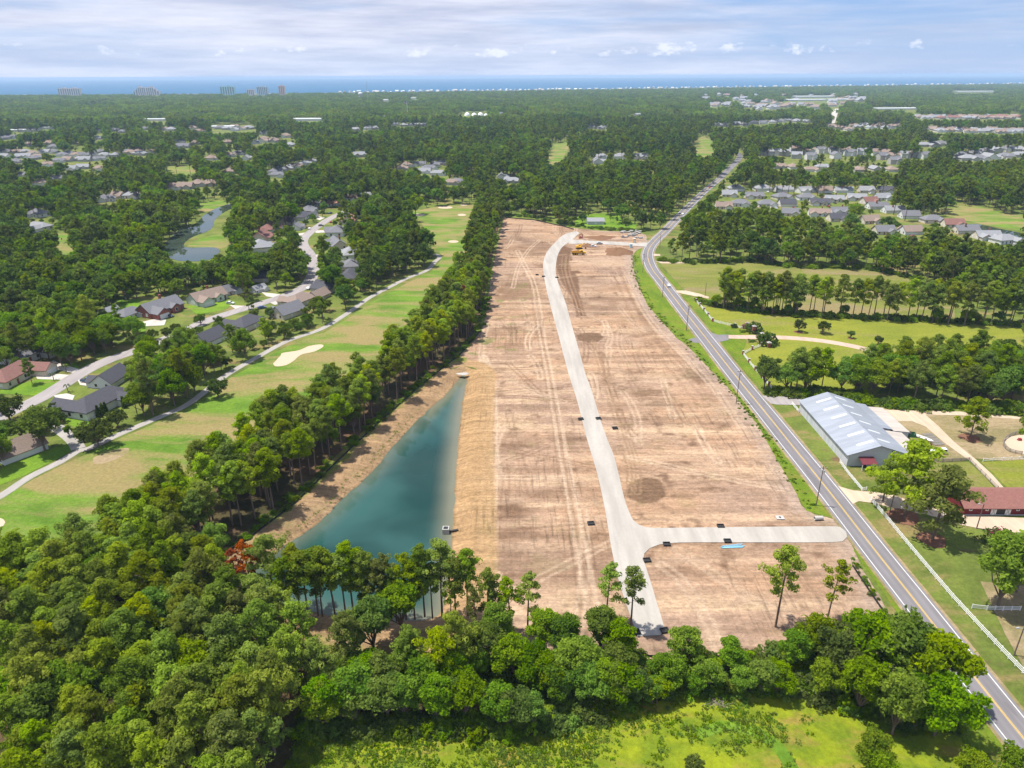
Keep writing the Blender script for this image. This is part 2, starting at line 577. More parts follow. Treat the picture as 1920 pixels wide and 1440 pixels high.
plain('bark', (0.17, 0.125, 0.10), 0.95, 0.1, var=0.35, scale=3)
plain('pale_bark', (0.26, 0.22, 0.18), 0.95, 0.1, var=0.3, scale=3)

_shing = lambda n, p, o: n.math('FRACT', n.math('MULTIPLY', n.a('SeparateXYZ', {0: o}).outputs['Z'], 5.0))
tinted('roof_shingles', 0.92, 0.15, 0.78, 1.2, (1.0, 1.0, 3.0), 1.6, bump=_shing, bumpd=0.03)
tinted('house_wall', 0.8, 0.25, 0.92, 1.05, ns=0.8, bump=lambda n, p, o: n.math('FRACT', n.math('MULTIPLY', n.a('SeparateXYZ', {0: o}).outputs['Z'], 6.0)), bumpd=0.015)
tinted('painted', 0.45, 0.4, 0.93, 1.05, ns=2.0)
tinted('car_paint', 0.3, 0.5, 0.97, 1.03, ns=2.0, coat=0.5)
plain('white_trim', (0.62, 0.62, 0.61), 0.5, var=0.06)
plain('white_paint', (0.78, 0.78, 0.77), 0.5, var=0.08)
plain('grey_wood', (0.26, 0.24, 0.21), 0.9, 0.1, var=0.25, scale=4)
plain('pole_wood', (0.17, 0.13, 0.105), 0.9, 0.1, var=0.25, scale=4)
plain('dark_glass', (0.03, 0.035, 0.045), 0.08, 0.6, var=0.1)
plain('tower_glass', (0.16, 0.20, 0.25), 0.25, 0.6, var=0.2, scale=0.05)
plain('black_rubber', (0.025, 0.025, 0.025), 0.8, 0.2, var=0.2)
plain('black_plastic', (0.03, 0.03, 0.032), 0.55, 0.3, var=0.2)
plain('machine_yellow', (0.62, 0.36, 0.03), 0.5, 0.4, var=0.12)
plain('signal_red', (0.26, 0.03, 0.04), 0.5, 0.4, var=0.12)
plain('maroon_metal', (0.13, 0.025, 0.032), 0.5, 0.4, var=0.12)
plain('concrete', (0.38, 0.365, 0.34), 0.9, 0.15, var=0.15)
plain('steel', (0.42, 0.43, 0.44), 0.45, 0.4, 0.4, var=0.12)
plain('blue_plastic', (0.22, 0.46, 0.60), 0.5, 0.3, var=0.08)
plain('brick', (0.24, 0.085, 0.065), 0.9, 0.15, var=0.25, scale=3)
plain('red_wall', (0.16, 0.025, 0.03), 0.8, 0.2, var=0.15)
plain('soil_pile', (0.17, 0.095, 0.055), 0.98, 0.05, var=0.25, scale=0.5)
plain('mulch', (0.17, 0.085, 0.055), 0.98, 0.05, var=0.2, scale=1.0)
plain('silt_fabric', (0.025, 0.025, 0.027), 0.8, 0.2, var=0.2)
plain('horse_coat', (0.10, 0.04, 0.022), 0.6, 0.3, var=0.2)
plain('green_metal', (0.03, 0.14, 0.06), 0.5, 0.3, var=0.15)


def _metal_roof(c, rib=1.1):
    def f(n, pos, obj):
        x = n.a('SeparateXYZ', {0: obj}).outputs['Y']
        seam = n.math('FRACT', n.math('MULTIPLY', x, rib))
        k = n.noise(n.scaled(obj, 0.08, 0.5, 0.1), 1.0, 5.0, 0.65)
        b = n.mix(n.ramp(k, 0.35, 0.7), rgb(*[v * 0.86 for v in c]), rgb(*[v * 1.08 for v in c]))
        return n.mix(n.math('MULTIPLY', n.math('GREATER_THAN', seam, 0.9), 0.25), b, rgb(*[v * 0.6 for v in c]))
    return f


principled('barn_roof', None, 0.42, 0.4, 0.15, colfn=_metal_roof((0.29, 0.315, 0.36)),
           bump=lambda n, p, o: n.math('PINGPONG', n.math('MULTIPLY', n.a('SeparateXYZ', {0: o}).outputs['Y'], 2.2), 0.5), bumpd=0.04)
principled('lean_to_roof', None, 0.6, 0.3, 0.0, colfn=_metal_roof((0.42, 0.375, 0.335)))
principled('barn_wall', None, 0.6, 0.3, 0.0, colfn=_metal_roof((0.50, 0.52, 0.545), 2.0))
plain('skylight_panel', (0.54, 0.56, 0.58), 0.4, 0.4, var=0.06)

# ------------------------------------------------------------------ the land
ZW = -1.6                                    # level of the new pond
POND_PX = [(868, 703), (840, 737), (800, 774), (750, 824), (700, 884), (650, 930), (600, 980), (535, 1024), (485, 1062), (466, 1092), (490, 1115),
           (560, 1138), (640, 1155), (740, 1163), (800, 1160), (828, 1140), (836, 1095), (843, 1040), (847, 990), (850, 935), (853, 885), (857, 835), (862, 790), (867, 750), (873, 714)]
POND = np.array(PP(POND_PX, ZW))
POND = spline(list(POND) + [POND[0]], 2.0)[:-1]
POND = POND + 0.5 * (np.stack([fbm(POND[:, 0] * .25, POND[:, 1] * .25, 5), fbm(POND[:, 0] * .25, POND[:, 1] * .25, 9)], 1) - 0.5) * 2


def grow(poly, d):
    poly = np.asarray(poly)
    t = np.roll(poly, -1, 0) - np.roll(poly, 1, 0)
    t /= np.maximum(np.linalg.norm(t, axis=1), 1e-9)[:, None]
    nrm = np.stack([t[:, 1], -t[:, 0]], 1)
    area = 0.5 * np.sum(poly[:, 0] * np.roll(poly[:, 1], -1) - np.roll(poly[:, 0], -1) * poly[:, 1])
    return poly + nrm * (d if area > 0 else -d)


def hull(pts):
    pts = sorted(map(tuple, pts))

    def half(ps):
        h = []
        for p in ps:
            while len(h) > 1 and (h[-1][0] - h[-2][0]) * (p[1] - h[-2][1]) - (h[-1][1] - h[-2][1]) * (p[0] - h[-2][0]) <= 0:
                h.pop()
            h.append(p)
        return h[:-1]
    return half(pts) + half(pts[::-1])


# coast, traced along the far shore
COAST_PX = [(-400, 180), (10, 178), (320, 176.5), (640, 174), (960, 170), (1280, 165.5), (1500, 162.5), (1700, 160), (1920, 157), (2400, 153)]
COAST = PP(COAST_PX)
GROUND_HOLE = hull(grow(POND, 6.9))
land = [(-5200, -400), (9500, -400)] + [COAST[-1]] + COAST[::-1][1:]
sheet('ground', land, 0.0, MATS['ground_grass'], [GROUND_HOLE])
sea_far = [(c[0] * 8, c[1] * 8) for c in COAST]
sea = [(COAST[0][0] - 200, COAST[0][1] - 400)] + [(c[0], c[1] - 300) for c in COAST] + [(COAST[-1][0] + 40000, COAST[-1][1]), (60000, 40000), (-60000, 40000), (-60000, COAST[0][1] - 400)]
sheet('sea', sea, -1.0, MATS['sea_water'])
# beach sand behind the surf
bl = spline(COAST, 200)
V, F = ribbon(bl, -30, 60, 0.25)
tag(link('beach', mesh('beach', V, F, MATS['bunker_sand'])), kind='structure')
# tidal creek behind the barrier island
sheet('tidal_creek', PP([(1560, 164.5), (1640, 163.5), (1740, 162), (1880, 160.5), (1990, 159.5), (1990, 161), (1860, 162.3), (1750, 164), (1680, 165.5), (1600, 166)]), 0.4, MATS['sea_water'])

# ---- the cleared site
SITE_PX = [(945, 408), (1000, 412), (1060, 425), (1120, 432), (1200, 437), (1213, 449), (1214, 462), (1192, 470), (1186, 490), (1196, 530), (1216, 572), (1240, 600), (1268, 632),
           (1290, 648), (1322, 682), (1370, 732), (1420, 795), (1452, 850), (1484, 905), (1512, 955), (1566, 974), (1584, 990), (1594, 1022), (1602, 1040), (1630, 1085), (1668, 1150), (1700, 1200), (1690, 1250),
           (1500, 1252), (1300, 1246), (1100, 1250), (900, 1250), (760, 1232), (640, 1232), (520, 1222), (430, 1190), (385, 1130), (392, 1075), (425, 1028), (475, 1004), (560, 937), (640, 862), (720, 787), (800, 716), (868, 662), (898, 628), (908, 600), (916, 550),
           (925, 500), (935, 450)]
SITE = np.array(PP(SITE_PX))
SITE = spline(list(SITE) + [SITE[0]], 2.5)[:-1]
SITE = SITE + (np.stack([fbm(SITE[:, 0] * .3, SITE[:, 1] * .3, 51), fbm(SITE[:, 0] * .3, SITE[:, 1] * .3, 59)], 1) - 0.5) * 2.4

ROAD_L = [(1080, 434), (1070, 436), (1055, 442), (1037, 459), (1025, 474), (1019, 491), (1019, 511), (1025, 545), (1037, 592), (1050, 640), (1065, 698), (1082, 752), (1100, 822), (1120, 890), (1135, 960), (1147, 1032), (1163, 1100), (1180, 1150), (1195, 1194)]
ROAD_R = [(1087, 437), (1080, 443), (1072, 451), (1055, 463), (1047, 476), (1043, 492), (1042, 511), (1047, 532), (1060, 567), (1072, 610), (1085, 655), (1098, 702), (1107, 726), (1120, 768), (1127, 792), (1140, 828), (1151, 855), (1160, 890), (1172, 940), (1205, 1046), (1220, 1092), (1232, 1133), (1246, 1180), (1238, 1192)]


def site_color(X, Y, Z, dpond):
    pts = np.stack([X, Y], 1)
    n1 = fbm(X * 0.03, Y * 0.05, 1)
    n2 = fbm(X * 0.012, Y * 0.25, 2)
    n3 = fbm(X * 0.4, Y * 0.4, 3)
    A = np.array([0.335, 0.212, 0.132])
    B = np.array([0.305, 0.205, 0.145])
    Cc = np.array([0.43, 0.30, 0.195])
    D = np.array([0.165, 0.100, 0.062])
    E = np.array([0.325, 0.205, 0.098])
    c = A + (B - A) * np.clip((n1 - 0.35) * 3, 0, 1)[:, None]

    def blend(col, m):
        nonlocal c
        m = np.clip(m, 0, 1)[:, None]
        c = c * (1 - m) + np.asarray(col) * m
    blend(Cc, (n2 - 0.52) * 3.5)
    blend(D, (0.42 - n2) * 2.6)
    blend(D, (fbm(X * 0.02, Y * 0.02, 101) - 0.56) * 3.0)
    blend((0.36, 0.25, 0.17), (fbm(X * 0.09, Y * 0.09, 103) - 0.58) * 4)
    blend(D, (fbm(X * 0.25, Y * 0.25, 105) - 0.64) * 5)
    blend(D, (fbm(X * 0.05, Y * 0.12, 8) - 0.62) * 4)

    def track(px, w, col, amt, rut=0.0, jitter=0.3):
        ln = spline(PP(px), 3.0)
        d, _ = dist_line(pts, ln)
        d = d + (n3 - 0.5) * jitter * 2
        if rut:
            d = np.abs(d - rut)
        blend(col, amt * np.clip(1.4 - d / w, 0, 1))
    # pale haul tracks running the length of the lots
    pale = (0.45, 0.335, 0.235)
    for off in (0, 5):
        track([(903 + off, 668), (912 + off, 690), (918 + off * 1.5, 730), (916 + off * 2, 800), (912 + off * 2.5, 900), (908 + off * 3, 1000), (905 + off * 3, 1120), (902 + off * 3, 1230)], 0.5, pale, 0.75, 0.9)
    track([(970, 470), (985, 500), (1000, 530), (1010, 580), (1018, 640), (1030, 700), (1040, 760), (1052, 830), (1066, 900), (1080, 980), (1096, 1060), (1112, 1140), (1130, 1220)], 0.6, pale, 0.65, 1.2)
    track([(1000, 560), (1008, 610), (1020, 670), (1032, 740), (1046, 830), (1060, 920), (1075, 1010), (1090, 1100), (1105, 1200)], 0.5, D, 0.35, 1.0)
    track([(1012, 450), (990, 470), (972, 500), (962, 540)], 0.5, pale, 0.6, 1.0)
    track([(940, 600), (980, 640), (1010, 625), (1016, 600)], 0.4, D, 0.4, 0.8)
    # muddy soil dumped beside the gravel road
    band = PP([(1055, 461), (1043, 480), (1043, 503), (1051, 526), (1060, 540), (1072, 560), (1079, 585), (1081, 593), (1100, 593), (1093, 575), (1086, 550), (1084, 520), (1078, 513), (1094, 512), (1082, 507), (1071, 508), (1067, 490), (1074, 488), (1070, 478), (1073, 466)])
    db, _ = dist_line(pts, band, True)
    blend((0.125, 0.070, 0.040), np.clip(0.5 + np.where(inside(pts, band), db, -db) / 1.4 + (n3 - 0.5) * 1.2, 0, 1) * 0.9)
    track([(1066, 480), (1064, 505), (1072, 535), (1083, 565), (1090, 592)], 0.4, A, 0.45, 1.1)
    track([(1058, 480), (1056, 505), (1064, 535), (1076, 565), (1084, 590)], 0.35, A, 0.35, 1.0)
    for cx, cy, rx, ry, a in ((1105, 633, 27, 10, .95), (1213, 921, 42, 25, .95), (1222, 735, 42, 9, .75), (1235, 755, 30, 9, .6), (1280, 930, 22, 7, .5), (935, 693, 22, 8, .45), (935, 735, 16, 6, .45),
                              (1160, 845, 14, 8, .4), (1290, 780, 26, 6, -.5), (1270, 800, 40, 6, -.5), (960, 790, 40, 10, -.4), (950, 575, 40, 8, .35), (1220, 575, 22, 10, .3), (1215, 545, 30, 14, .3)):
        q = project(np.stack([X, Y, np.zeros_like(X)], 1))
        e = np.hypot((q[:, 0] - cx) / rx, (q[:, 1] - cy) / ry)
        m = np.clip((1.0 - e + (n3 - 0.5) * 0.7 + (fbm(X * .06, Y * .5, 81) - .5) * 1.6) * 3, 0, 1)
        if a > 0.9:
            m = np.clip((1.0 - e + (n3 - 0.5) * 0.35 + (fbm(X * .15, Y * .15, 79) - .5) * .5) * 9, 0, 1)
            ring = 0.9 + 0.3 * (fbm(e * 9 + n1 * 5, np.arctan2(q[:, 1] - cy, q[:, 0] - cx) * 1.2, 77) - 0.4)
            blend(np.array([0.155, 0.094, 0.056])[None] * ring[:, None], m * a)
        elif a > 0:
            blend((0.15, 0.092, 0.055), m * a)
        else:
            blend((0.47, 0.345, 0.22), -m * a)
    for s in (-1, 1):
        track([(1112, 640), (1122 + 4 * s, 665), (1140 + 5 * s, 720), (1156 + 6 * s, 770), (1172 + 7 * s, 820), (1187 + 8 * s, 872), (1188 + 8 * s, 925)], 0.35, (0.25, 0.16, 0.095), 0.8, 0.75, 0.15)
        track([(1165 + 6 * s, 660), (1185, 705), (1190, 715)], 0.3, D, 0.2, 0.6)
    track([(1165, 500), (1180, 540), (1200, 580), (1225, 615), (1250, 650), (1290, 690), (1330, 735)], 0.8, D, 0.35, 1.5, 0.8)
    track([(1150, 500), (1170, 545), (1195, 600), (1230, 650), (1270, 700), (1320, 760)], 0.8, D, 0.28, 2.0, 0.8)
    track([(1175, 510), (1195, 560), (1215, 595), (1240, 625), (1280, 665), (1340, 730), (1390, 800)], 0.7, pale, 0.55, 1.0)
    track([(1240, 1060), (1270, 1080), (1300, 1120), (1330, 1170), (1350, 1220)], 0.6, pale, 0.5, 1.1)
    track([(1270, 1030), (1330, 1070), (1400, 1120), (1470, 1150)], 0.6, pale, 0.4, 1.1)
    # many faint machine passes, each a pair of ruts
    rt = np.random.default_rng(17)
    for k in range(80):
        yy = rt.uniform(125, 600)
        side = rt.random() < 0.5
        xc = np.interp(yy, [120, 330, 480, 600], [28, 18, 14, 25]) + (rt.uniform(-34, -8) if side else rt.uniform(12, 45))
        ang = rt.normal(0, 0.12) + (math.pi / 2 if rt.random() < 0.6 else rt.normal(0, 0.5))
        ln_ = rt.uniform(14, 60)
        t_ = np.linspace(-0.5, 0.5, 9)
        cv = rt.normal(0, 6)
        path = np.stack([xc + ln_ * t_ * math.cos(ang) + cv * t_ * t_, yy + ln_ * t_ * math.sin(ang) + cv * t_], 1)
        near_ = (np.abs(X - xc) < ln_) & (np.abs(Y - yy) < ln_)
        if near_.any():
            dd_, _ = dist_line(pts[near_], path)
            dd_ = np.abs(dd_ + (n3[near_] - 0.5) * 0.5 - 1.0)
            mm = np.zeros(len(X))
            mm[near_] = np.clip(1.3 - dd_ / 0.5, 0, 1)
            blend(D if rt.random() < 0.55 else pale, mm * rt.uniform(0.3, 0.75))
    # edge of the clearing along the verge: greyer spoil
    de, _ = dist_line(pts, SITE, True)
    east = X > 70
    blend((0.31, 0.235, 0.185), np.where(east, np.clip(1.3 - de / 6.0 + (n3 - .5), 0, 1), 0) * 0.7)
    # pond banks: ochre clay on the lots' side, dusty soil with weeds under the pines
    right = (X > np.interp(Y, [100, 150, 270], [-20, -18, -20]))
    bank = np.clip((13.5 - dpond) / 1.5, 0, 1)
    blend(E, np.where(right, bank, 0) * 0.85)
    leftm = ~right & (dpond < 16) & (Y < 300)
    blend((0.27, 0.175, 0.09), np.where(leftm, 1, 0) * 0.8)
    weeds = np.clip((n1 - 0.45) * 5, 0, 1) * np.clip((n3 - 0.35) * 3, 0, 1)
    blend((0.17, 0.165, 0.05), np.where(leftm & (dpond > 2.0), weeds, 0) * 0.75)
    blend((0.15, 0.17, 0.03), np.where(leftm, np.clip((dpond - 9.5 + (n3 - .5) * 4) / 2, 0, 1), 0) * 0.9)
    blend((0.15, 0.105, 0.06), np.where(dpond < 0.9, 1, 0) * np.clip(1.2 - dpond / 0.9, 0, 1) * 0.75)
    # weeds in the young grading, and on the back edge
    wd = np.clip((fbm(X * 0.16, Y * 0.25, 21) - 0.66) * 9, 0, 1)
    blend((0.14, 0.16, 0.04), wd * np.where((X < 10) & (Y > 290) & (Y < 420), 0.7, 0.12))
    # rills down the clay bank
    rill = np.clip((np.abs(((Y + 0.9 * (X + 18) * 0.1 + 3 * n1) / 9.5) % 1.0 - 0.5) * 9.5), 0, 9)
    blend((0.24, 0.145, 0.07), np.where(right & (dpond < 12.5) & (dpond > 0.3), np.clip(1.2 - rill / 0.35, 0, 1), 0) * 0.6)
    return np.clip(c * (0.93 + 0.14 * n3[:, None]), 0.01, 0.8)


def build_site():
    st = 0.62
    x0, x1, y0, y1 = SITE[:, 0].min(), SITE[:, 0].max(), SITE[:, 1].min(), SITE[:, 1].max()
    nx, ny = int((x1 - x0) / st) + 2, int((y1 - y0) / st) + 2
    gx, gy = np.meshgrid(x0 + st * np.arange(nx), y0 + st * np.arange(ny))
    pts = np.stack([gx.ravel(), gy.ravel()], 1)
    ctr = pts.reshape(ny, nx, 2)[:-1, :-1].reshape(-1, 2) + st / 2
    cin = inside(ctr, SITE)
    dpc, _ = dist_line(ctr, POND, True)
    cin &= ~(inside(ctr, POND) & (dpc > 7))
    ii, jj = np.divmod(np.nonzero(cin)[0], nx - 1)
    q = np.stack([ii * nx + jj, ii * nx + jj + 1, (ii + 1) * nx + jj + 1, (ii + 1) * nx + jj], 1)
    used, inv, cnt = np.unique(q, return_inverse=True, return_counts=True)
    F = inv.reshape(q.shape)
    p = pts[used]
    edge = cnt < 4
    d, near = dist_line(p[edge], SITE, True)
    dd = p[edge].copy()
    ok = d < st * 1.5
    dd[ok] = near[ok]
    p[edge] = dd
    dp, _ = dist_line(p, POND, True)
    ins = inside(p, POND)
    z = 0.04 + 0.10 * (fbm(p[:, 0] * 0.12, p[:, 1] * 0.4, 31) - 0.35) + 0.06 * (fbm(p[:, 0] * .5, p[:, 1] * .5, 33) - 0.3)
    de, _ = dist_line(p, SITE, True)
    z = np.maximum(z * np.clip(de / 2, 0.2, 1), 0.02)
    t = np.clip(dp / 6.5, 0, 1)
    bank = ZW + (0.04 - ZW) * (t * t * (3 - 2 * t)) * 0.85 + (0.04 - ZW) * t * 0.15
    z = np.where(dp < 6.5, np.minimum(bank + 0.12 * (fbm(p[:, 0] * .4, p[:, 1] * .4, 41) - .5), z), z)
    z = np.where(ins, ZW - 0.35 * np.minimum(dp, 6), z)
    col = site_color(p[:, 0], p[:, 1], z, np.where(ins, 0, dp))
    V = np.column_stack([p, z])
    o = link('cleared_ground', mesh('cleared_ground', V, F, MATS['graded_dirt'], smooth=True, col=col))
    tag(o, kind='structure')


build_site()


def build_pond():
    st = 1.5
    big = grow(POND, 1.5)
    x0, x1, y0, y1 = big[:, 0].min(), big[:, 0].max(), big[:, 1].min(), big[:, 1].max()
    nx, ny = int((x1 - x0) / st) + 2, int((y1 - y0) / st) + 2
    gx, gy = np.meshgrid(x0 + st * np.arange(nx), y0 + st * np.arange(ny))
    pts = np.stack([gx.ravel(), gy.ravel()], 1)
    d, _ = dist_line(pts, POND, True)
    ins = inside(pts, POND)
    keepv = ins | (d < 2.4)
    kk = keepv.reshape(ny, nx)
    cell = kk[:-1, :-1] & kk[1:, :-1] & kk[:-1, 1:] & kk[1:, 1:]
    ii, jj = np.nonzero(cell)
    q = np.stack([ii * nx + jj, ii * nx + jj + 1, (ii + 1) * nx + jj + 1, (ii + 1) * nx + jj], 1)
    used, inv = np.unique(q, return_inverse=True)
    p = pts[used]
    sh = np.clip(1.1 - np.where(ins[used], d[used], 0) / 6.5, 0, 1) ** 1.6
    sh = np.where(p[:, 0] > -32, sh, sh * 0.5)
    V = np.column_stack([p, np.full(len(p), ZW + 0.02)])
    o = link('pond', mesh('pond', V, inv.reshape(q.shape), MATS['pond_water'], col=np.repeat(sh[:, None], 3, 1)))
    tag(o, kind='structure')


build_pond()

# ---- gravel streets of the new subdivision
gl, gr_ = spline(PP(ROAD_L), 3.0), spline(PP(ROAD_R), 3.0)
grav = np.array(list(gl) + list(gr_)[::-1])


def slab(name, poly, z, mat, drop=0.14):
    """a sheet with a small battered edge all round"""
    o = sheet(name, poly, z, mat)
    me = o.data
    bm = bmesh.new()
    bm.from_mesh(me)
    be = [e for e in bm.edges if e.is_boundary]
    r = bmesh.ops.extrude_edge_only(bm, edges=be)
    for v in [g for g in r['geom'] if isinstance(g, bmesh.types.BMVert)]:
        v.co.z -= drop
    bm.normal_update()
    bm.to_mesh(me)
    bm.free()
    return o


slab('gravel_street', grav, 0.20, MATS['gravel'], 0.22)
SPUR = PP([(1168, 930), (1176, 952), (1187, 976), (1198, 985), (1210, 989.5), (1230, 991), (1320, 990), (1420, 989), (1520, 988), (1575, 989), (1586, 998), (1588, 1008), (1580, 1016), (1530, 1018), (1420, 1018), (1300, 1018), (1262, 1019), (1236, 1022), (1218, 1029), (1208, 1039), (1206, 1050), (1190, 1040), (1165, 990)])
slab('gravel_street', spline(SPUR + [SPUR[0]], 2.0)[:-1], 0.215, MATS['gravel'], 0.22)
SPUR2 = PP([(1062, 452), (1075, 449.5), (1100, 451.5), (1150, 453.5), (1190, 456), (1214, 455), (1212, 463), (1190, 461.5), (1150, 459.5), (1100, 457), (1068, 458)])
slab('gravel_street', SPUR2, 0.225, MATS['gravel'], 0.22)

# ---- the highway
HW_PX = [(2240, 1790), (2090, 1595), (1920, 1387), (1829, 1273), (1756, 1179), (1705, 1114), (1647, 1041), (1588, 965), (1540, 904), (1485, 836), (1440, 780), (1375, 700), (1325, 636), (1275, 573), (1243, 531), (1223, 505), (1214.5, 482), (1218, 465), (1230, 450), (1247, 434),
         (1262, 418), (1278, 401), (1295, 384), (1312, 367), (1331, 350), (1349, 335), (1367, 317), (1381, 303), (1387, 294), (1384, 288), (1374, 284)]
HW = spline(PP(HW_PX), 4.0)
OFF = [-4.25, -4.0, -3.3, -2.5, -1.7, -0.9, -0.2, 0.2, 0.9, 1.7, 2.5, 3.3, 4.0, 4.25]
WEAR = [0, 0, 0, 1, 0.15, 1, 0, 0, 1, 0.15, 1, 0, 0, 0]
V, F, wc = [], [], []
for k, (of, we) in enumerate(zip(OFF, WEAR)):
    V += [(x, y, 0.02 if k in (0, len(OFF) - 1) else 0.16) for x, y in offset_line(HW, of)]
    wc += [we] * len(HW)
nh = len(HW)
for k in range(len(OFF) - 1):
    F += [(k * nh + i, (k + 1) * nh + i, (k + 1) * nh + i + 1, k * nh + i + 1) for i in range(nh - 1)]
hw = tag(link('highway', mesh('highway', V, F, MATS['worn_asphalt'], col=np.repeat(np.array(wc, float)[:, None], 3, 1))), kind='structure')
near_hw = HW[HW[:, 1] < 900]
for a, b, mt in ((-3.42, -3.26, 'road_paint_white'), (3.26, 3.42, 'road_paint_white'), (-0.20, -0.07, 'road_paint_yellow'), (0.07, 0.20, 'road_paint_yellow')):
    V, F = ribbon(near_hw, a, b, 0.172)
    link('road_marking', mesh('road_marking', V, F, MATS[mt]), hw)
for s in (-1, 1):                                            # sandy shoulders
    V, F = ribbon(HW[HW[:, 1] < 620], s * 4.05, s * 4.9, 0.085)
    tag(link('road_shoulder', mesh('road_shoulder', V, F, MATS['dry_yard'])), kind='structure')
VERGE = PP([(1194, 470), (1206, 464), (1208, 490), (1225, 528), (1275, 596), (1330, 665), (1440, 806), (1520, 918), (1560, 972), (1512, 958), (1482, 905), (1450, 850), (1420, 795), (1370, 732), (1322, 682), (1290, 650), (1268, 632), (1240, 602), (1214, 572), (1195, 530), (1186, 492)])
sheet('verge', VERGE, 0.065, MATS['verge_grass'])
sheet('verge', PP([(1600, 1032), (1612, 1034), (1730, 1186), (1850, 1345), (1925, 1440), (1830, 1440), (1720, 1220), (1690, 1160)]), 0.06, MATS['verge_grass'])
# far straight road towards the sea
far_road = spline(PP([(1558, 231), (1564, 215), (1569, 205), (1571, 204)]), 30)
V, F = ribbon(far_road, -9, 9, 0.3)
tag(link('far_road', mesh('far_road', V, F, MATS['driveway_concrete'])), kind='structure')

# ---- golf course
CART_PX = [(-60, 962), (0, 931), (56, 894), (111, 867), (147, 845), (167, 841), (222, 815), (292, 785), (347, 761), (386, 733), (425, 703), (480, 671), (540, 639), (602, 617), (652, 587), (690, 560), (727, 540), (765, 521), (800, 507), (815, 491), (824, 483), (818, 477), (808, 478)]
CART = spline(PP(CART_PX), 3.0)
V, F = ribbon(CART, -1.35, 1.35, 0.12, 0.1)
tag(link('cart_path', mesh('cart_path', V, F, MATS['cart_concrete'])), kind='structure')
br = spline(PP([(147, 842), (138, 826), (120, 811), (100, 798), (70, 785)]), 2.0)
V, F = ribbon(br, -2.0, 2.0, 0.13, 0.1)
tag(link('cart_path', mesh('cart_path', V, F, MATS['cart_concrete'])), kind='structure')
FW = PP([(-80, 985), (0, 938), (60, 900), (115, 873), (170, 848), (225, 822), (295, 792), (350, 768), (392, 740), (430, 710), (485, 678), (545, 646), (607, 624), (657, 594), (695, 567), (732, 547), (770, 527), (806, 512), (822, 494), (830, 482), (812, 455), (785, 410), (770, 398), (820, 387), (878, 384)])
FW += [(-12, 700), (-13, 600), (-16, 500), (-24, 390), (-36, 320), (-52, 275), (-72, 225), (-88, 190), (-92, 170), (-104, 152), (-122, 138), (-150, 132), (-175, 140)]
sheet('fairway', FW, 0.03, MATS['fairway_grass'])


def blob_px(pts, name, z, mat, step=1.0, kind='structure'):
    w = PP(pts)
    return sheet(name, spline(w + [w[0]], step)[:-1], z, MATS[mat], kind=kind)


blob_px([(512, 682), (526, 667), (530, 662), (560, 657), (580, 649), (602, 646), (606, 650), (590, 659), (565, 665), (550, 677), (535, 685), (517, 687)], 'sand_bunker', 0.06, 'bunker_sand')
for cx, cy, rx, ry in ((850, 453, 10, 2.4), (786, 403, 12, 2.6), (835, 389, 14, 2.2), (866, 403, 8, 2.0), (870, 384, 7, 1.8), (-4, 980, 14, 9)):
    blob_px([(cx + rx * math.cos(a), cy + ry * math.sin(a)) for a in np.linspace(0, 6.28, 9)[:-1]], 'sand_bunker', 0.06, 'bunker_sand')
blob_px([(175, 858), (210, 845), (240, 840), (236, 852), (205, 866), (178, 870)], 'bare_patch', 0.05, 'dry_yard')
# other holes of the course seen between the woods
for pl in ([(1027, 285), (1036, 272), (1058, 266), (1070, 270), (1062, 285), (1052, 300), (1030, 313), (1020, 300)],
           [(1303, 262), (1322, 255), (1334, 262), (1342, 285), (1330, 295), (1308, 293), (1302, 280)],
           [(1745, 385), (1800, 384), (1860, 392), (1930, 408), (1930, 432), (1850, 422), (1790, 408), (1750, 396)],
           [(85, 445), (120, 438), (150, 440), (185, 445), (180, 465), (150, 480), (120, 478), (95, 465)],
           [(300, 316), (335, 311), (370, 318), (366, 328), (330, 328), (300, 324)],
           [(370, 383), (400, 376), (436, 380), (425, 390), (395, 396), (372, 398)],
           [(350, 462), (380, 446), (412, 440), (430, 455), (415, 466), (380, 464)],
           [(470, 375), (500, 362), (520, 362), (505, 378), (480, 384)]):
    blob_px(pl, 'fairway', 0.05, 'fairway_grass', 6.0)
blob_px([(300, 462), (312, 478), (335, 489), (385, 489), (404, 480), (412, 470), (400, 464), (350, 464), (346, 456), (362, 444), (395, 430), (405, 410), (430, 393), (470, 381), (440, 380), (410, 389), (385, 402), (365, 420), (335, 432), (318, 448)], 'golf_pond', 0.09, 'golf_pond_water', 4.0)
blob_px([(1795, 423), (1830, 420), (1870, 428), (1925, 440), (1925, 452), (1880, 446), (1830, 434)], 'golf_pond', 0.09, 'golf_pond_water', 8.0)

# ---- fields east of the highway
sheet('field', PP([(1236, 491), (1300, 496), (1410, 493), (1500, 503), (1620, 506), (1720, 525), (1790, 548), (1790, 600), (1600, 596), (1450, 588), (1370, 580), (1330, 576), (1300, 560), (1262, 522)]), 0.05, MATS['hay_field'])
sheet('field', PP([(1302, 566), (1340, 578), (1450, 590), (1600, 598), (1930, 612), (2000, 640), (1930, 690), (1700, 680), (1600, 660), (1480, 645), (1380, 628), (1348, 612), (1322, 590)]), 0.055, MATS['mown_field'])
sheet('field', PP([(1370, 644), (1480, 640), (1600, 652), (1660, 668), (1700, 690), (1640, 740), (1480, 745), (1440, 730), (1410, 690)]), 0.052, MATS['mown_field'])
DRV = spline(PP([(1352, 631), (1390, 632), (1440, 632), (1500, 635), (1560, 642), (1620, 654), (1662, 667), (1700, 682)]), 3.0)
V, F = ribbon(DRV, -2.4, 2.4, 0.14, 0.1)
tag(link('brick_driveway', mesh('brick_driveway', V, F, MATS['brick_paving'])), kind='structure')
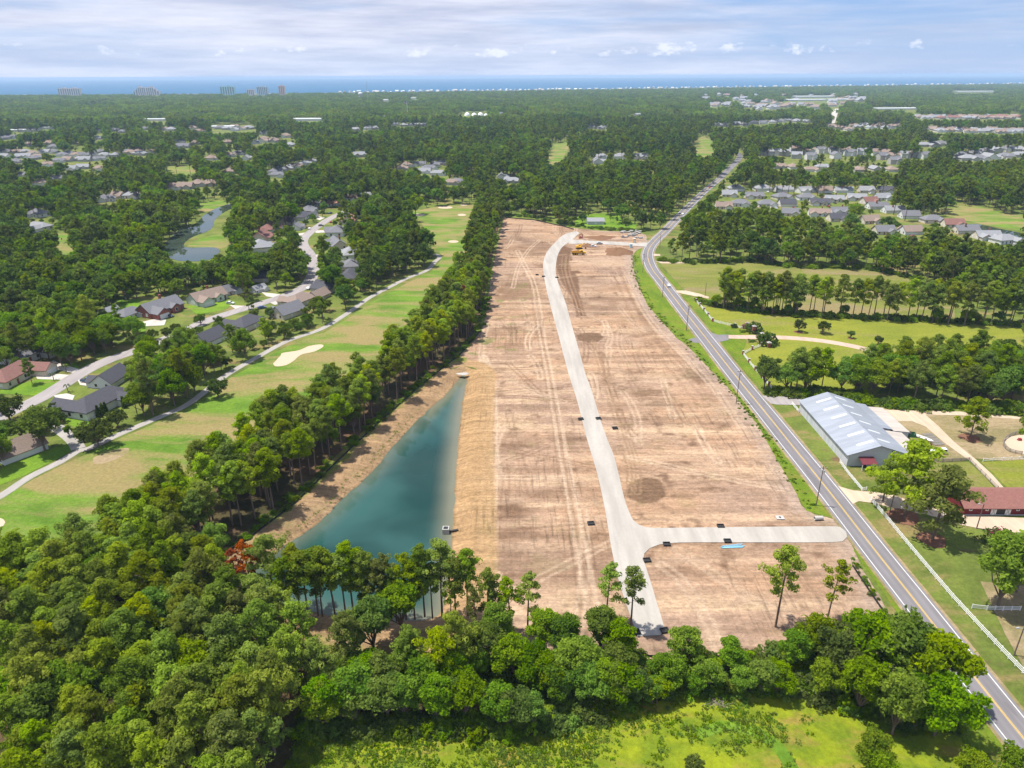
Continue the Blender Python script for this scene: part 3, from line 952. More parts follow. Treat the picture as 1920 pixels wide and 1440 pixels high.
sheet('driveway_apron', PP([(1327, 622), (1333, 624), (1345, 628), (1366, 628), (1366, 638), (1352, 641), (1342, 643)]), 0.150, MATS['asphalt'])
sheet('driveway_apron', PP([(1290, 637), (1300, 634), (1312, 632), (1322, 643), (1300, 643)]), 0.12, MATS['asphalt'])
for pl in ([(1228, 489), (1255, 491), (1290, 491), (1290, 494), (1240, 494)], [(1264, 545), (1285, 545), (1312, 551), (1330, 557), (1328, 560), (1300, 555), (1270, 549)], [(1224, 476), (1238, 477), (1238, 480), (1226, 480)]):
    sheet('sandy_drive', PP(pl), 0.12, MATS['sandy_track'])
sheet('verge', PP([(1234, 497), (1262, 524), (1300, 564), (1345, 606), (1390, 618), (1400, 640), (1392, 664), (1424, 705), (1450, 728), (1440, 740), (1400, 700), (1330, 612), (1275, 548), (1245, 514)]), 0.058, MATS['verge_grass'])

# ---- horse farm yard
sheet('farm_drive', PP([(1566, 908), (1575, 913), (1600, 920), (1640, 923), (1680, 930), (1720, 945), (1760, 955), (1800, 966), (1925, 972), (1925, 998), (1880, 1000), (1800, 984), (1740, 966), (1690, 958), (1640, 944), (1610, 940), (1597, 946), (1580, 928)]), 0.10, MATS['sandy_track'])
sheet('farm_drive', PP([(1428, 742), (1460, 744), (1530, 744), (1535, 756), (1500, 760), (1456, 759), (1445, 757)]), 0.12, MATS['street_asphalt'])
sheet('farm_yard', PP([(1640, 766), (1700, 770), (1790, 773), (1925, 782), (1925, 868), (1830, 860), (1740, 870), (1720, 850), (1690, 820), (1660, 790)]), 0.06, MATS['dry_yard'])
sheet('farm_track', PP([(1645, 768), (1700, 770), (1800, 772), (1925, 783), (1925, 787), (1800, 779), (1735, 778), (1760, 800), (1790, 830), (1830, 862), (1860, 890), (1885, 918), (1870, 918), (1840, 886), (1815, 862), (1770, 830), (1735, 800), (1710, 790), (1680, 790)]), 0.10, MATS['sandy_track'])
sheet('paddock', PP([(1745, 872), (1815, 866), (1845, 892), (1868, 918), (1800, 920), (1760, 910)]), 0.07, MATS['hay_field'])
sheet('paddock', PP([(1838, 866), (1925, 862), (1925, 925), (1890, 918), (1865, 890)]), 0.07, MATS['mown_field'])
blob_px([(1882, 828), (1890, 820), (1920, 816), (1950, 820), (1955, 840), (1930, 852), (1900, 846)], 'riding_ring', 0.09, 'bunker_sand')
sheet('paddock', PP([(1838, 1090), (1925, 1100), (1990, 1200), (1925, 1262), (1885, 1190)]), 0.05, MATS['dry_yard'])

# ---- meadow at the camera's feet, and the floors of the woods
sheet('meadow', [(-46, 60), (-41, 97), (-20, 104), (10, 106), (40, 108), (60, 105), (80, 100), (89, 92), (91, 60)], 0.04, MATS['meadow_grass'])
WOOD = [(-150, 60), (-44, 66), (-42, 90), (-39, 98), (-20, 97), (5, 97), (30, 107), (55, 108), (80, 104), (84, 112), (60, 113), (20, 114), (-20, 115), (-45, 116), (-66, 128), (-78, 146), (-95, 153), (-118, 145), (-150, 138)]
sheet('wood_floor', WOOD, 0.055, MATS['forest_floor'])
BELT_L = [(-114, 143), (-104, 156), (-96, 174), (-88, 196), (-80, 218), (-69, 240), (-57, 262), (-47, 298), (-41, 336), (-33, 395), (-29, 486), (-30, 580), (-30, 690)]
BELT_R = [(-82, 148), (-74, 160), (-66, 178), (-59, 203), (-50, 232), (-38, 267), (-25, 300), (-17.5, 331), (-15.5, 385), (-14, 458), (-12, 541), (-9, 634), (-8, 690)]
sheet('wood_floor', BELT_L + BELT_R[::-1], 0.06, MATS['forest_floor'])

lush = spline(PP([(1300, 1378), (1350, 1362), (1400, 1366), (1440, 1384), (1465, 1408), (1485, 1440), (1500, 1480)]), 1.0)
V, F = ribbon(lush, -1.2, 1.4, 0.06)
tag(link('damp_swale', mesh('damp_swale', V, F, MATS['lawn'])), kind='structure')
# ---- streets of the golf community
ST_A = spline(PP([(-30, 800), (0, 782), (60, 754), (94, 736), (155, 698), (206, 674), (260, 656), (300, 640), (350, 618), (400, 597), (450, 581), (502, 565), (540, 552), (573, 536), (586, 515), (587, 495), (580, 475), (569, 460), (570, 447), (586, 432), (610, 415), (632, 403), (660, 392)]), 4.0)
V, F = ribbon(ST_A, -3.6, 3.6, 0.14, 0.12)
tag(link('street', mesh('street', V, F, MATS['street_asphalt'])), kind='structure')
for pl in ([(78, 690), (100, 676), (118, 684), (155, 694), (148, 702), (110, 694)], [(66, 703), (90, 700), (138, 704), (130, 713), (95, 712), (70, 711)], [(100, 742), (125, 738), (140, 742), (136, 752), (112, 752)],
           [(145, 712), (178, 713), (205, 722), (195, 728), (150, 722)], [(262, 605), (290, 598), (312, 600), (308, 610), (275, 612)], [(430, 572), (460, 574), (470, 580), (448, 584)], [(490, 548), (525, 552), (530, 560), (500, 556)],
           [(500, 565), (535, 560), (540, 567), (515, 572)], [(550, 480), (578, 480), (580, 484), (552, 485)], [(560, 438), (575, 436), (578, 440), (560, 442)], [(590, 432), (612, 432), (612, 436), (592, 437)], [(610, 408), (590, 404), (580, 407), (600, 413)], [(592, 478), (612, 476), (612, 480), (592, 482)]):
    sheet('house_drive', PP(pl), 0.12, MATS['driveway_concrete'])
for pl in ([(70, 712), (118, 705), (112, 726), (95, 745), (60, 742), (0, 738), (0, 722), (40, 720)], [(95, 690), (140, 680), (150, 692), (120, 690)], [(110, 752), (135, 770), (180, 790), (150, 808), (120, 790), (95, 760)], [(215, 562), (262, 560), (262, 576), (230, 582)], [(350, 575), (420, 562), (445, 566), (420, 582), (370, 590)],
           [(30, 860), (100, 840), (143, 830), (144, 840), (105, 862), (50, 890), (0, 910), (0, 880)], [(245, 606), (275, 610), (272, 630), (250, 634)]):
    sheet('lawn', PP(pl), 0.075, MATS['lawn'])
sheet('lawn', PP([(1095, 402), (1150, 400), (1195, 420), (1190, 432), (1120, 430), (1075, 424), (1080, 408)]), 0.03, MATS['lawn'])
for pl in ([(1345, 375), (1400, 352), (1620, 352), (1680, 372), (1780, 420), (1920, 470), (1860, 480), (1700, 440), (1560, 415), (1420, 390)],):
    sheet('subdivision_ground', PP(pl), 0.035, MATS['ground_grass'])

# ------------------------------------------------------------------ houses
GREY, DARK, TAN, REDB, ORNG, LGREY = (0.155, 0.155, 0.170), (0.075, 0.075, 0.088), (0.235, 0.180, 0.150), (0.20, 0.105, 0.090), (0.36, 0.20, 0.135), (0.24, 0.245, 0.26)
WHT, CREAM, SAGE, BRK, BEI = (0.64, 0.64, 0.63), (0.56, 0.50, 0.40), (0.50, 0.56, 0.50), (0.28, 0.10, 0.085), (0.55, 0.49, 0.42)
RNAME = {GREY: 'grey', DARK: 'charcoal', TAN: 'tan brown', REDB: 'reddish brown', ORNG: 'orange tan', LGREY: 'pale grey'}
WNAME = {WHT: 'white', CREAM: 'cream', SAGE: 'sage green', BRK: 'red brick', BEI: 'beige'}


def slab4(mb, a, b, c, d, t, mi=0):
    V = [a, b, c, d] + [(p[0], p[1], p[2] - t) for p in (a, b, c, d)]
    mb.add(V, [(0, 1, 2, 3), (7, 6, 5, 4), (0, 4, 5, 1), (1, 5, 6, 2), (2, 6, 7, 3), (3, 7, 4, 0)], mi)


def roof_gable_x(mb, x0, x1, yc, hw, z, rh, o=0.45, mi=0):
    """ridge along x"""
    s = rh / hw
    e = z - s * o
    slab4(mb, (x0 - o, yc - hw - o, e), (x1 + o, yc - hw - o, e), (x1 + o, yc, z + rh), (x0 - o, yc, z + rh), 0.22, mi)
    slab4(mb, (x1 + o, yc + hw + o, e), (x0 - o, yc + hw + o, e), (x0 - o, yc + 0.01, z + rh), (x1 + o, yc + 0.01, z + rh), 0.22, mi)


def roof_gable_y(mb, y0, y1, xc, hw, z, rh, o=0.45, mi=0):
    s = rh / hw
    e = z - s * o
    slab4(mb, (xc - hw - o, y1, e), (xc - hw - o, y0 - o, e), (xc, y0 - o, z + rh), (xc, y1, z + rh), 0.22, mi)
    slab4(mb, (xc + hw + o, y0 - o, e), (xc + hw + o, y1, e), (xc + 0.01, y1, z + rh), (xc + 0.01, y0 - o, z + rh), 0.22, mi)


def roof_hip(mb, L, W, z, rh, o=0.5, mi=0):
    a, b = L / 2 + o, W / 2 + o
    r = max(a - b, 0.3)
    lo, hi = z - 0.1, z + 0.15
    V = [(-a, -b, lo), (a, -b, lo), (a, b, lo), (-a, b, lo), (-a, -b, hi), (a, -b, hi), (a, b, hi), (-a, b, hi), (-r, 0, z + rh), (r, 0, z + rh)]
    mb.add(V, [(3, 2, 1, 0), (0, 1, 5, 4), (1, 2, 6, 5), (2, 3, 7, 6), (3, 0, 4, 7), (4, 5, 9, 8), (5, 6, 9), (6, 7, 8, 9), (7, 4, 8)], mi)


WIN_FRAME = MB().box(-0.72, 0.72, -0.05, 0.05, -0.8, 0.8).mesh('window', MATS['white_trim'])
WIN_PANE = MB().box(-0.58, 0.58, -0.075, 0.04, -0.66, 0.66).mesh('pane', MATS['dark_glass'])
DOOR_ME = MB().box(-0.5, 0.5, -0.06, 0.05, 0, 2.1).mesh('door', MATS['painted'])
GARAGE_ME = MB().box(-2.4, 2.4, -0.06, 0.05, 0, 2.2).box(-2.4, 2.4, -0.09, -0.055, 0.68, 0.74).box(-2.4, 2.4, -0.09, -0.055, 1.42, 1.48).mesh('garage_door', MATS['white_trim'])
CHIM_ME = MB().box(-0.45, 0.45, -0.45, 0.45, -1.5, 1.3).box(-0.55, 0.55, -0.55, 0.55, 1.3, 1.5).mesh('chimney', MATS['brick'])


def house_proto(L, W, wh, rh, roof, wings, chimney=None, storeys=1):
    w, r = MB(), MB()
    w.box(-L / 2, L / 2, -W / 2, W / 2, 0, wh)
    if roof == 'hip':
        roof_hip(r, L, W, wh, rh)
    else:
        w.add([(-L / 2, -W / 2, wh), (-L / 2, W / 2, wh), (-L / 2, 0, wh + rh - 0.24)], [(0, 2, 1)])
        w.add([(L / 2, -W / 2, wh), (L / 2, W / 2, wh), (L / 2, 0, wh + rh - 0.24)], [(0, 1, 2)])
        roof_gable_x(r, -L / 2, L / 2, 0, W / 2, wh, rh)
    extras = []
    for k, (x0, ww, dp, side) in enumerate(wings):
        rh2 = min(rh * 0.92, ww / 2 * 0.62)
        sgn = -1 if side == 'f' else 1
        ya = W / 2 + dp
        m2, r2 = MB(), MB()
        m2.box(x0 - ww / 2, x0 + ww / 2, -ya, -W / 2 + 0.1, 0, wh - 0.002)
        m2.add([(x0 - ww / 2, -ya, wh), (x0 + ww / 2, -ya, wh), (x0, -ya, wh + rh2 - 0.24)], [(0, 1, 2)])
        roof_gable_y(r2, -ya, -0.2, x0, ww / 2, wh, rh2)
        if sgn > 0:
            for mm in (m2, r2):
                mm.V = [(x, -y, z) for x, y, z in mm.V]
                mm.F = [f[::-1] for f in mm.F]
        w.add(m2.V, m2.F)
        r.add(r2.V, r2.F)
        if side == 'f' and k == 0:
            extras.append(('garage_door', (x0, -ya, 0.02), 0))
        else:
            extras.append(('window', (x0, sgn * ya, 1.55), 0))
    f0 = wings[0] if wings else None
    xs = [x for x in np.linspace(-L / 2 + 1.6, L / 2 - 1.6, max(2, int(L / 3.4)))]
    front_free = [x for x in xs if not any(side == 'f' and abs(x - x0) < ww / 2 + 0.9 for x0, ww, dp, side in wings)]
    for q, x in enumerate(front_free):
        extras.append(('door' if q == len(front_free) // 2 else 'window', (x, -W / 2, 0.02 if q == len(front_free) // 2 else 1.55), 0))
    for x in xs[::2]:
        if not any(side == 'b' and abs(x - x0) < ww / 2 + 0.9 for x0, ww, dp, side in wings):
            extras.append(('window', (x, W / 2, 1.55), 0))
    for s in (-1, 1):
        for y in (-W / 4, W / 4):
            extras.append(('window', (s * L / 2, y, 1.55), math.pi / 2))
            if storeys == 2:
                extras.append(('window', (s * L / 2, y, 4.4), math.pi / 2))
    if storeys == 2:
        for x in xs:
            if not any(abs(x - x0) < ww / 2 + 0.9 and side == 'f' for x0, ww, dp, side in wings):
                extras.append(('window', (x, -W / 2, 4.4), 0))
    return dict(wall=w.mesh('wall', MATS['house_wall']), roof=r.mesh('roof', MATS['roof_shingles']), extras=extras, chimney=chimney, L=L, W=W,
                far=(w, r))


HP = [house_proto(17, 11, 2.9, 3.6, 'hip', [(5.0, 6.6, 4.0, 'f')]),
      house_proto(18, 10, 2.9, 3.4, 'gable', [(-5.2, 6.6, 4.5, 'f'), (3.6, 4.6, 1.6, 'f')], (2.0, 1.5, 6.2)),
      house_proto(16, 11.5, 3.0, 3.9, 'hip', [(-4.4, 6.4, 3.4, 'f'), (3.8, 4.4, 1.3, 'f')]),
      house_proto(20, 10, 2.9, 3.3, 'hip', [(6.4, 6.8, 6.5, 'f'), (-5, 5.2, 2.6, 'b')]),
      house_proto(15, 10, 2.9, 3.8, 'gable', [(3.8, 6.2, 2.6, 'f')]),
      house_proto(13, 10, 5.6, 3.3, 'gable', [(3.2, 6.0, 2.2, 'f')], storeys=2)]
FAR_HOUSE = []
for h in HP:
    w, r = h['far']
    m = MB()
    m.add(w.V, w.F, 0)
    m.add(r.V, r.F, 1)
    FAR_HOUSE.append([m.mesh('house', [MATS[k], MATS['roof_shingles']]) for k in ('white_trim', 'concrete')])
HOUSE_BOX = []          # (px, py, half width px, half height px): where a house must stay in sight


def place_house(k, x, y, rz, rc, wc, label, group=None, scale=1.0):
    pr = HP[k]
    root = empty('house', (x, y, 0), rz, (scale,) * 3)
    tag(root, label, 'house', group)
    link('wall', pr['wall'], root, color=wc)
    ro = link('roof', pr['roof'], root, color=rc)
    for nm, loc, a in pr['extras']:
        if nm == 'window':
            wn = link('window', WIN_FRAME, root, loc, a)
            link('pane', WIN_PANE, wn)
        elif nm == 'door':
            link('door', DOOR_ME, root, loc, a, color=random.choice([(0.2, 0.05, 0.05), (0.5, 0.5, 0.48), (0.08, 0.1, 0.16)]))
        else:
            link('garage_door', GARAGE_ME, root, loc, a)
    if pr['chimney']:
        link('chimney', CHIM_ME, ro, pr['chimney'])
    return root


# golf community: (px, py of the house, prototype, roof, wall, scale, turn, label)
NEAR_HOUSES = [
    (50, 661, 0, GREY, WHT, 1.10, 0, 'white house with broad grey hip roof and wide concrete drive at the wood edge'),
    (24, 700, 3, REDB, CREAM, 1.05, 0, 'cream house with reddish brown roof and white dormer trim by curved lawn'),
    (186, 752, 3, DARK, WHT, 1.10, 0, 'white house with charcoal hip roof and slim cypresses beside the cart path'),
    (208, 706, 4, DARK, WHT, 0.9, 0, 'charcoal roofed house half hidden by trees above the parked blue pickup'),
    (300, 577, 1, GREY, BRK, 1.15, 0, 'red brick house with grey gable roof and white garage door'),
    (388, 556, 1, TAN, SAGE, 1.05, 0, 'sage green house with tan brown roof and two gables'),
    (428, 542, 4, GREY, WHT, 0.8, 0, 'small white house with grey roof behind the sage green house'),
    (392, 632, 4, DARK, WHT, 0.95, 0, 'charcoal roofed house wedged between broad trees near the cart path'),
    (462, 604, 0, DARK, BEI, 0.95, 0, 'beige house with dark hip roof hidden by dense trees'),
    (242, 585, 0, GREY, WHT, 0.8, 0, 'low grey roofed house next to the red brick house'),
    (206, 578, 4, LGREY, WHT, 0.55, 0, 'tiny white outbuilding with pale roof under the tall wood'),
    (35, 838, 4, TAN, WHT, 0.9, 0, 'white cottage with sunroom windows behind trees at the path fork'),
    (540, 582, 4, GREY, CREAM, 1.0, 0, 'cream gabled house with slate grey roof beside the cart path'),
    (562, 561, 0, TAN, BEI, 0.95, 0, 'house with tan brown hip roof at the street bend'),
    (597, 551, 4, TAN, BEI, 0.8, 0, 'small tan brown roofed house before the street bend'),
    (612, 537, 2, DARK, BEI, 1.0, 0, 'dark roofed house with dormer above the tan brown roofs'),
    (655, 516, 3, DARK, BEI, 1.0, 0, 'long charcoal roofed house beside the golf oaks'),
    (658, 496, 2, GREY, WHT, 0.9, 0, 'white gabled house between charcoal roofs on the bend'),
    (656, 475, 2, LGREY, WHT, 1.0, 0, 'white house with pale grey cross gables facing the street'),
    (632, 457, 1, GREY, CREAM, 1.1, 0, 'wide cream house with grey roof on the inner curve'),
    (632, 434, 2, GREY, WHT, 1.1, 0, 'big white house with stepped grey roofs on the straight'),
    (655, 412, 4, ORNG, BEI, 1.0, 0, 'orange tan roofed house on the street end'),
    (670, 400, 0, DARK, BEI, 1.0, 0, 'charcoal hip roofed house among trees at street end'),
    (655, 371, 0, TAN, WHT, 1.0, 0, 'white house with brown hip roof at the cul-de-sac'),
    (688, 368, 3, LGREY, WHT, 1.1, 0, 'long pale grey roofed house at the cul-de-sac'),
    (621, 380, 4, ORNG, WHT, 0.95, 0, 'white house with orange tan roof past the cul-de-sac'),
    (588, 383, 0, GREY, BEI, 1.0, 0, 'beige house with grey hip roof against the woods'),
    (578, 394, 2, GREY, WHT, 1.0, 0, 'white trimmed grey roofed house with round shrubs in front'),
    (566, 405, 3, DARK, WHT, 1.0, 0, 'charcoal roofed house with white side wall on the outer curve'),
    (536, 413, 1, GREY, BEI, 1.0, 0, 'beige house with tall grey gable backing onto the woods'),
    (556, 424, 4, GREY, WHT, 0.8, 0, 'narrow white gabled house on the outer curve'),
    (503, 428, 0, REDB, BEI, 1.0, 0, 'beige house with reddish brown hip roof under big trees'),
    (490, 442, 1, REDB, BEI, 1.05, 0, 'house with reddish brown gables and pale fascia'),
    (488, 462, 2, LGREY, WHT, 1.1, 0, 'white house with pale grey hip roof at the outer bend'),
    (492, 516, 0, DARK, BEI, 0.85, 0, 'dark roofed house shaded by two round trees'),
    (484, 538, 4, LGREY, WHT, 0.6, 0, 'white detached garage beside the round trees'),
]
HL = []
for (px, py, k, rc, wc, sc, tn, lab) in NEAR_HOUSES:
    x, y = P(px, py, 2.5)
    d, near = dist_line(np.array([[x, y]]), ST_A)
    v = near[0] - np.array([x, y])
    if d[0] < 13:                                    # keep the house off the street
        x, y = near[0] - v / max(d[0], .1) * 13
    rz = math.atan2(v[1], v[0]) + math.pi / 2 + tn
    rz += random.uniform(-0.08, 0.08)
    place_house(k, x, y, rz, rc, wc, lab, scale=sc)
    HL.append((x, y))
    wpx = 8.5 * sc * FPX / math.hypot(y, CAM_H)
    HOUSE_BOX.append((px, py, wpx * 0.52, wpx * 0.22))

# white houses seen through the pines on the west side
for (px, py, k, rc, wc, lab) in ((73, 424, 3, LGREY, WHT, 'white house with pale roof seen between tall pine trunks'), (72, 400, 2, GREY, WHT, 'white house behind the pale roofed house in the pines'),
                                 (248, 366, 0, LGREY, WHT, 'pale blue grey roofed house over the tree tops by the pond'), (200, 372, 2, GREY, WHT, 'grey roofed house beside the pale blue grey roof'),
                                 (222, 366, 4, TAN, CREAM, 'tan brown roofed house between two grey roofs by the pond')):
    x, y = P(px, py, 2.5)
    place_house(k, x, y, random.uniform(-0.5, 0.5), rc, wc, lab)
    wpx = 9 * FPX / math.hypot(y, CAM_H)
    HOUSE_BOX.append((px, py, wpx, wpx * 0.4))

# subdivision across the highway
SUB = [(130, 40), (300, 40), (430, 45), (560, 50), (680, 50), (800, 50), (940, 50), (1060, 50), (245, 85), (415, 90), (570, 95), (650, 125), (880, 95), (1040, 95), (55, 148), (160, 132), (320, 135), (450, 132), (960, 118), (1010, 148), (650, 190), (780, 180), (1110, 172), (760, 222), (960, 235), (1210, 205),
       (1220, 300), (1350, 232), (1480, 258), (1560, 295), (1690, 330), (1800, 355), (740, 105), (90, 75), (470, 190), (1050, 300)]
roofs = [GREY, GREY, DARK, LGREY, TAN, GREY, LGREY, LGREY]
for i, (zx, zy) in enumerate(SUB):
    px, py = 1340 + zx * 0.302, 340 + zy * 0.302
    x, y = P(px, py, 3.0)
    rc = REDB if (zx, zy) in ((960, 118), (1480, 258)) else TAN if i in (4, 14, 26) else random.choice(roofs[:4] if i % 2 else roofs[3:])
    wc = random.choice([WHT, CREAM, WHT, BEI])
    k = random.choice([0, 1, 2, 4, 4, 1])
    if rc is REDB:
        lab = 'reddish brown roofed house ' + ('amid grey roofs past the highway pines' if zx == 960 else 'beside the pond of the eastern golf course')
        grp = None
    else:
        lab = '%s house with %s roof in the subdivision past the highway pines' % (WNAME[wc], RNAME[rc])
        grp = 'subdivision houses past the highway pines'
    place_house(k, x, y, random.choice([0, 0, math.pi, 0.25, -0.2]) + random.uniform(-.1, .1), rc, wc, lab, grp)
    wpx = 9 * FPX / math.hypot(y, CAM_H)
    HOUSE_BOX.append((px, py, wpx * 0.95, wpx * 0.40))


def far_house(px, py, lab, grp, rc=None, big=1.0, two=False, z=3.0):
    x, y = P(px, py, z)
    k = 5 if two else random.choice([0, 1, 2, 3, 4])
    rc = rc or random.choice([GREY, GREY, LGREY, LGREY, TAN, DARK])
    o = link('house', random.choice(FAR_HOUSE[k]), None, (x, y, 0), random.choice([0, 0, 1.57, 0.3, -0.3]), (big,) * 3, rc)
    tag(o, lab.replace('ROOF', RNAME[rc]), 'house', grp)
    wpx = max(8.5 * big * FPX / math.hypot(y, CAM_H), 3.0)
    HOUSE_BOX.append((px, py, wpx * 0.8, max(wpx * 0.34, 1.2)))


def zl(ox, oy, s, lst):
    return [(ox + a * s, oy + b * s) for a, b in lst]


Z1 = lambda l: zl(0, 0, 1 / 3, l)
Z2 = lambda l: zl(640, 0, 1 / 3, l)
Z3 = lambda l: zl(1280, 0, 1 / 3, l)
for p in Z3([(450, 862), (515, 862), (575, 865), (630, 845), (640, 880), (715, 855), (775, 850), (720, 885), (840, 850), (860, 880), (910, 850), (940, 865), (1005, 858), (1090, 862), (1145, 865), (1120, 885), (1185, 885), (1240, 875), (1190, 910), (1300, 875), (1360, 880)]):
    far_house(*p, 'two storey house with ROOF roof in the dense row beyond the pine strip', 'two storey row beyond the pine strip', two=True, rc=random.choice([GREY, GREY, LGREY, TAN]), big=1.15)
for p in Z3([(540, 932), (620, 935), (720, 950), (790, 935), (990, 950), (1080, 945), (1170, 950)]):
    far_house(*p, 'ROOF roofed house glimpsed through the pine strip', 'houses glimpsed through the pine strip', rc=random.choice([TAN, LGREY]))
for p in Z3([(1360, 815), (1410, 812), (1455, 808), (1560, 875), (1640, 862), (1700, 850), (1760, 845), (1830, 838), (1885, 840), (1600, 890), (1720, 880), (1820, 878), (1900, 872), (1660, 890)]):
    far_house(*p, 'ROOF roofed house in the estate beside the eastern woods', 'estate beside the eastern woods', rc=random.choice([GREY, LGREY, LGREY]), big=1.3)
for x in range(830, 1010, 26):
    far_house(*Z3([(x, 706 + (x % 5) * 5)])[0], 'ROOF roofed house at the foot of the straight far road', 'houses at the foot of the far road', rc=random.choice([TAN, LGREY, TAN]), big=1.2)
for x in range(1020, 1220, 32):
    far_house(*Z3([(x, 700 + (x % 3) * 8)])[0], 'ROOF roofed house among trees east of the far road', 'houses east of the far road', rc=random.choice([TAN, LGREY]), big=1.2)
for x in range(1400, 1930, 24):
    far_house(*Z3([(x, 722 + (x - 1400) * 0.02 + (x % 7) * 2)])[0], 'ROOF roofed house in the long pale row by the eastern golf woods', 'long pale row by the eastern golf woods', rc=random.choice([TAN, TAN, LGREY]), big=1.35)
for x in range(1320, 1930, 26):
    far_house(*Z3([(x, 655 + (x % 6) * 2)])[0], 'ROOF roofed house in the far eastern row', 'far eastern row', rc=random.choice([TAN, REDB, LGREY]), big=1.5)
for p in Z3([(200, 700), (240, 705), (300, 695), (350, 700), (400, 690), (450, 690), (500, 685), (545, 680), (590, 675), (640, 680), (700, 683)]):
    far_house(*p, 'white walled ROOF roofed house in the row short of the far road', 'row short of the far road', big=1.3)
for p in Z3([(180, 595), (240, 592), (350, 600), (380, 585), (420, 605), (450, 575), (500, 570), (560, 600), (610, 585), (640, 560)]):
    far_house(*p, 'ROOF roofed building in the town centre before the coast', 'town buildings before the coast', rc=random.choice([LGREY, TAN]), big=1.8)
for x in (20, 60, 100, 140, 185, 215, 260, 300, 350, 385, 430, 470, 510, 560, 590, 650, 720, 780, 860):
    far_house(*Z1([(x, 850 + (x % 4) * 9)])[0], 'ROOF roofed house in the crowded western row', 'crowded western row', rc=random.choice([GREY, LGREY, GREY, TAN]))
for p in Z1([(90, 905), (270, 920), (400, 945), (470, 935), (540, 890), (450, 892), (320, 1000), (230, 1025), (120, 980), (330, 900), (200, 885), (560, 945)]):
    far_house(*p, 'ROOF roofed house below the crowded western row', 'houses below the crowded western row', rc=random.choice([GREY, LGREY, TAN]))
for p in Z1([(970, 1050), (1045, 1045), (1110, 1030), (1180, 1030)]):
    far_house(*p, 'tan brown roofed house over the golf pond woods', 'tan roofs over the golf pond woods', rc=TAN, big=1.1)
for p in Z1([(1540, 960), (1580, 950), (1620, 940), (1660, 930), (1705, 915), (1755, 905), (1290, 868), (1340, 858), (1560, 980), (1200, 885), (1290, 960)]):
    far_house(*p, 'ROOF roofed house in the slanting row among western woods', 'slanting row among western woods', rc=random.choice([GREY, TAN, LGREY]))
for p in Z1([(930, 725), (965, 728), (1085, 720), (1240, 718), (1280, 722), (1320, 728), (1360, 722), (1400, 718), (1010, 800), (1030, 822), (1540, 790), (1610, 765), (20, 775), (70, 772), (560, 735), (640, 730), (1480, 790)]):
    far_house(*p, 'ROOF roofed building scattered through the far western woods', 'scattered roofs in the far western woods', rc=random.choice([GREY, LGREY, TAN]), big=1.3)
for p in Z2([(340, 942), (365, 925), (440, 920), (520, 922), (565, 915), (470, 960), (545, 970), (495, 940), (620, 1022), (650, 1018), (900, 990), (960, 1012)]):
    far_house(*p, 'ROOF roofed house in the clearing past the fairway end', 'houses in the clearing past the fairway end', rc=random.choice([GREY, TAN, LGREY]))
for p in Z2([(1460, 882), (1440, 905), (1680, 880), (1570, 880), (80, 728), (150, 722), (190, 720), (230, 655), (300, 700), (350, 703), (400, 700), (460, 703), (110, 870), (1410, 715), (1470, 718), (1670, 645), (890, 553), (900, 640)]):
    far_house(*p, 'ROOF roofed house alone in the central woods', 'lone roofs in the central woods', rc=random.choice([GREY, LGREY]), big=1.25)
rt_ = random.Random(4)
for i in range(46):
    px = rt_.uniform(1320, 1620)
    py = rt_.uniform(178, 205) if px < 1560 else rt_.uniform(178, 195)
    far_house(px, py, 'ROOF roofed building in the pale spread of the coastal town', 'pale spread of the coastal town', rc=rt_.choice([LGREY, TAN, LGREY]), big=rt_.uniform(1.6, 2.6))
for i in range(26):
    far_house(rt_.uniform(0, 620), rt_.uniform(236, 300), 'ROOF roofed house tucked singly among the western woods', 'single roofs among the western woods', rc=rt_.choice([LGREY, TAN, GREY]), big=1.1)
# long white commercial sheds
SHED = MB().box(-0.5, 0.5, -0.5, 0.5, 0, 0.8).add([(-0.52, -0.52, 0.8), (0.52, -0.52, 0.8), (0.52, 0.52, 0.8), (-0.52, 0.52, 0.8), (-0.52, 0, 1.0), (0.52, 0, 1.0)], [(0, 1, 5, 4), (2, 3, 4, 5), (1, 2, 5), (3, 0, 4)], 1).mesh('shed', [MATS['white_trim'], MATS['skylight_panel']])
for i, (x0, x1, py, hgt, lab) in enumerate(((72, 103, 242, 6, 'long white shed in the far western woods'), (20, 68, 246, 5, 'low pale shed west of the long white shed'), (550, 604, 226, 7, 'broad white building in the far woods'), (270, 312, 226, 6, 'pale flat building below the coast woods'),
                                            (1485, 1560, 183, 9, 'big white retail hall in the coastal town'), (1470, 1545, 189, 8, 'second white retail hall in the coastal town'), (1548, 1600, 188, 7, 'pale retail hall beside the far road'), (1785, 1865, 173, 8, 'long pale hall near the tidal creek'),
                                            (716, 730, 190, 9, 'white block near the water tower'), (768, 782, 186, 8, 'pale block east of the water tower'), (400, 440, 240, 6, 'white school roof in the western clearing'), (1635, 1720, 205, 6, 'low white hall in the eastern woods'))):
    a, b = P(x0, py), P(x1, py)
    o = link('shed', SHED, None, ((a[0] + b[0]) / 2, (a[1] + b[1]) / 2, 0), 0.05, (b[0] - a[0], min(60, (b[0] - a[0]) * 0.5), hgt))
    tag(o, lab, 'building')
    HOUSE_BOX.append(((x0 + x1) / 2, py - 2, (x1 - x0) / 2, 3))
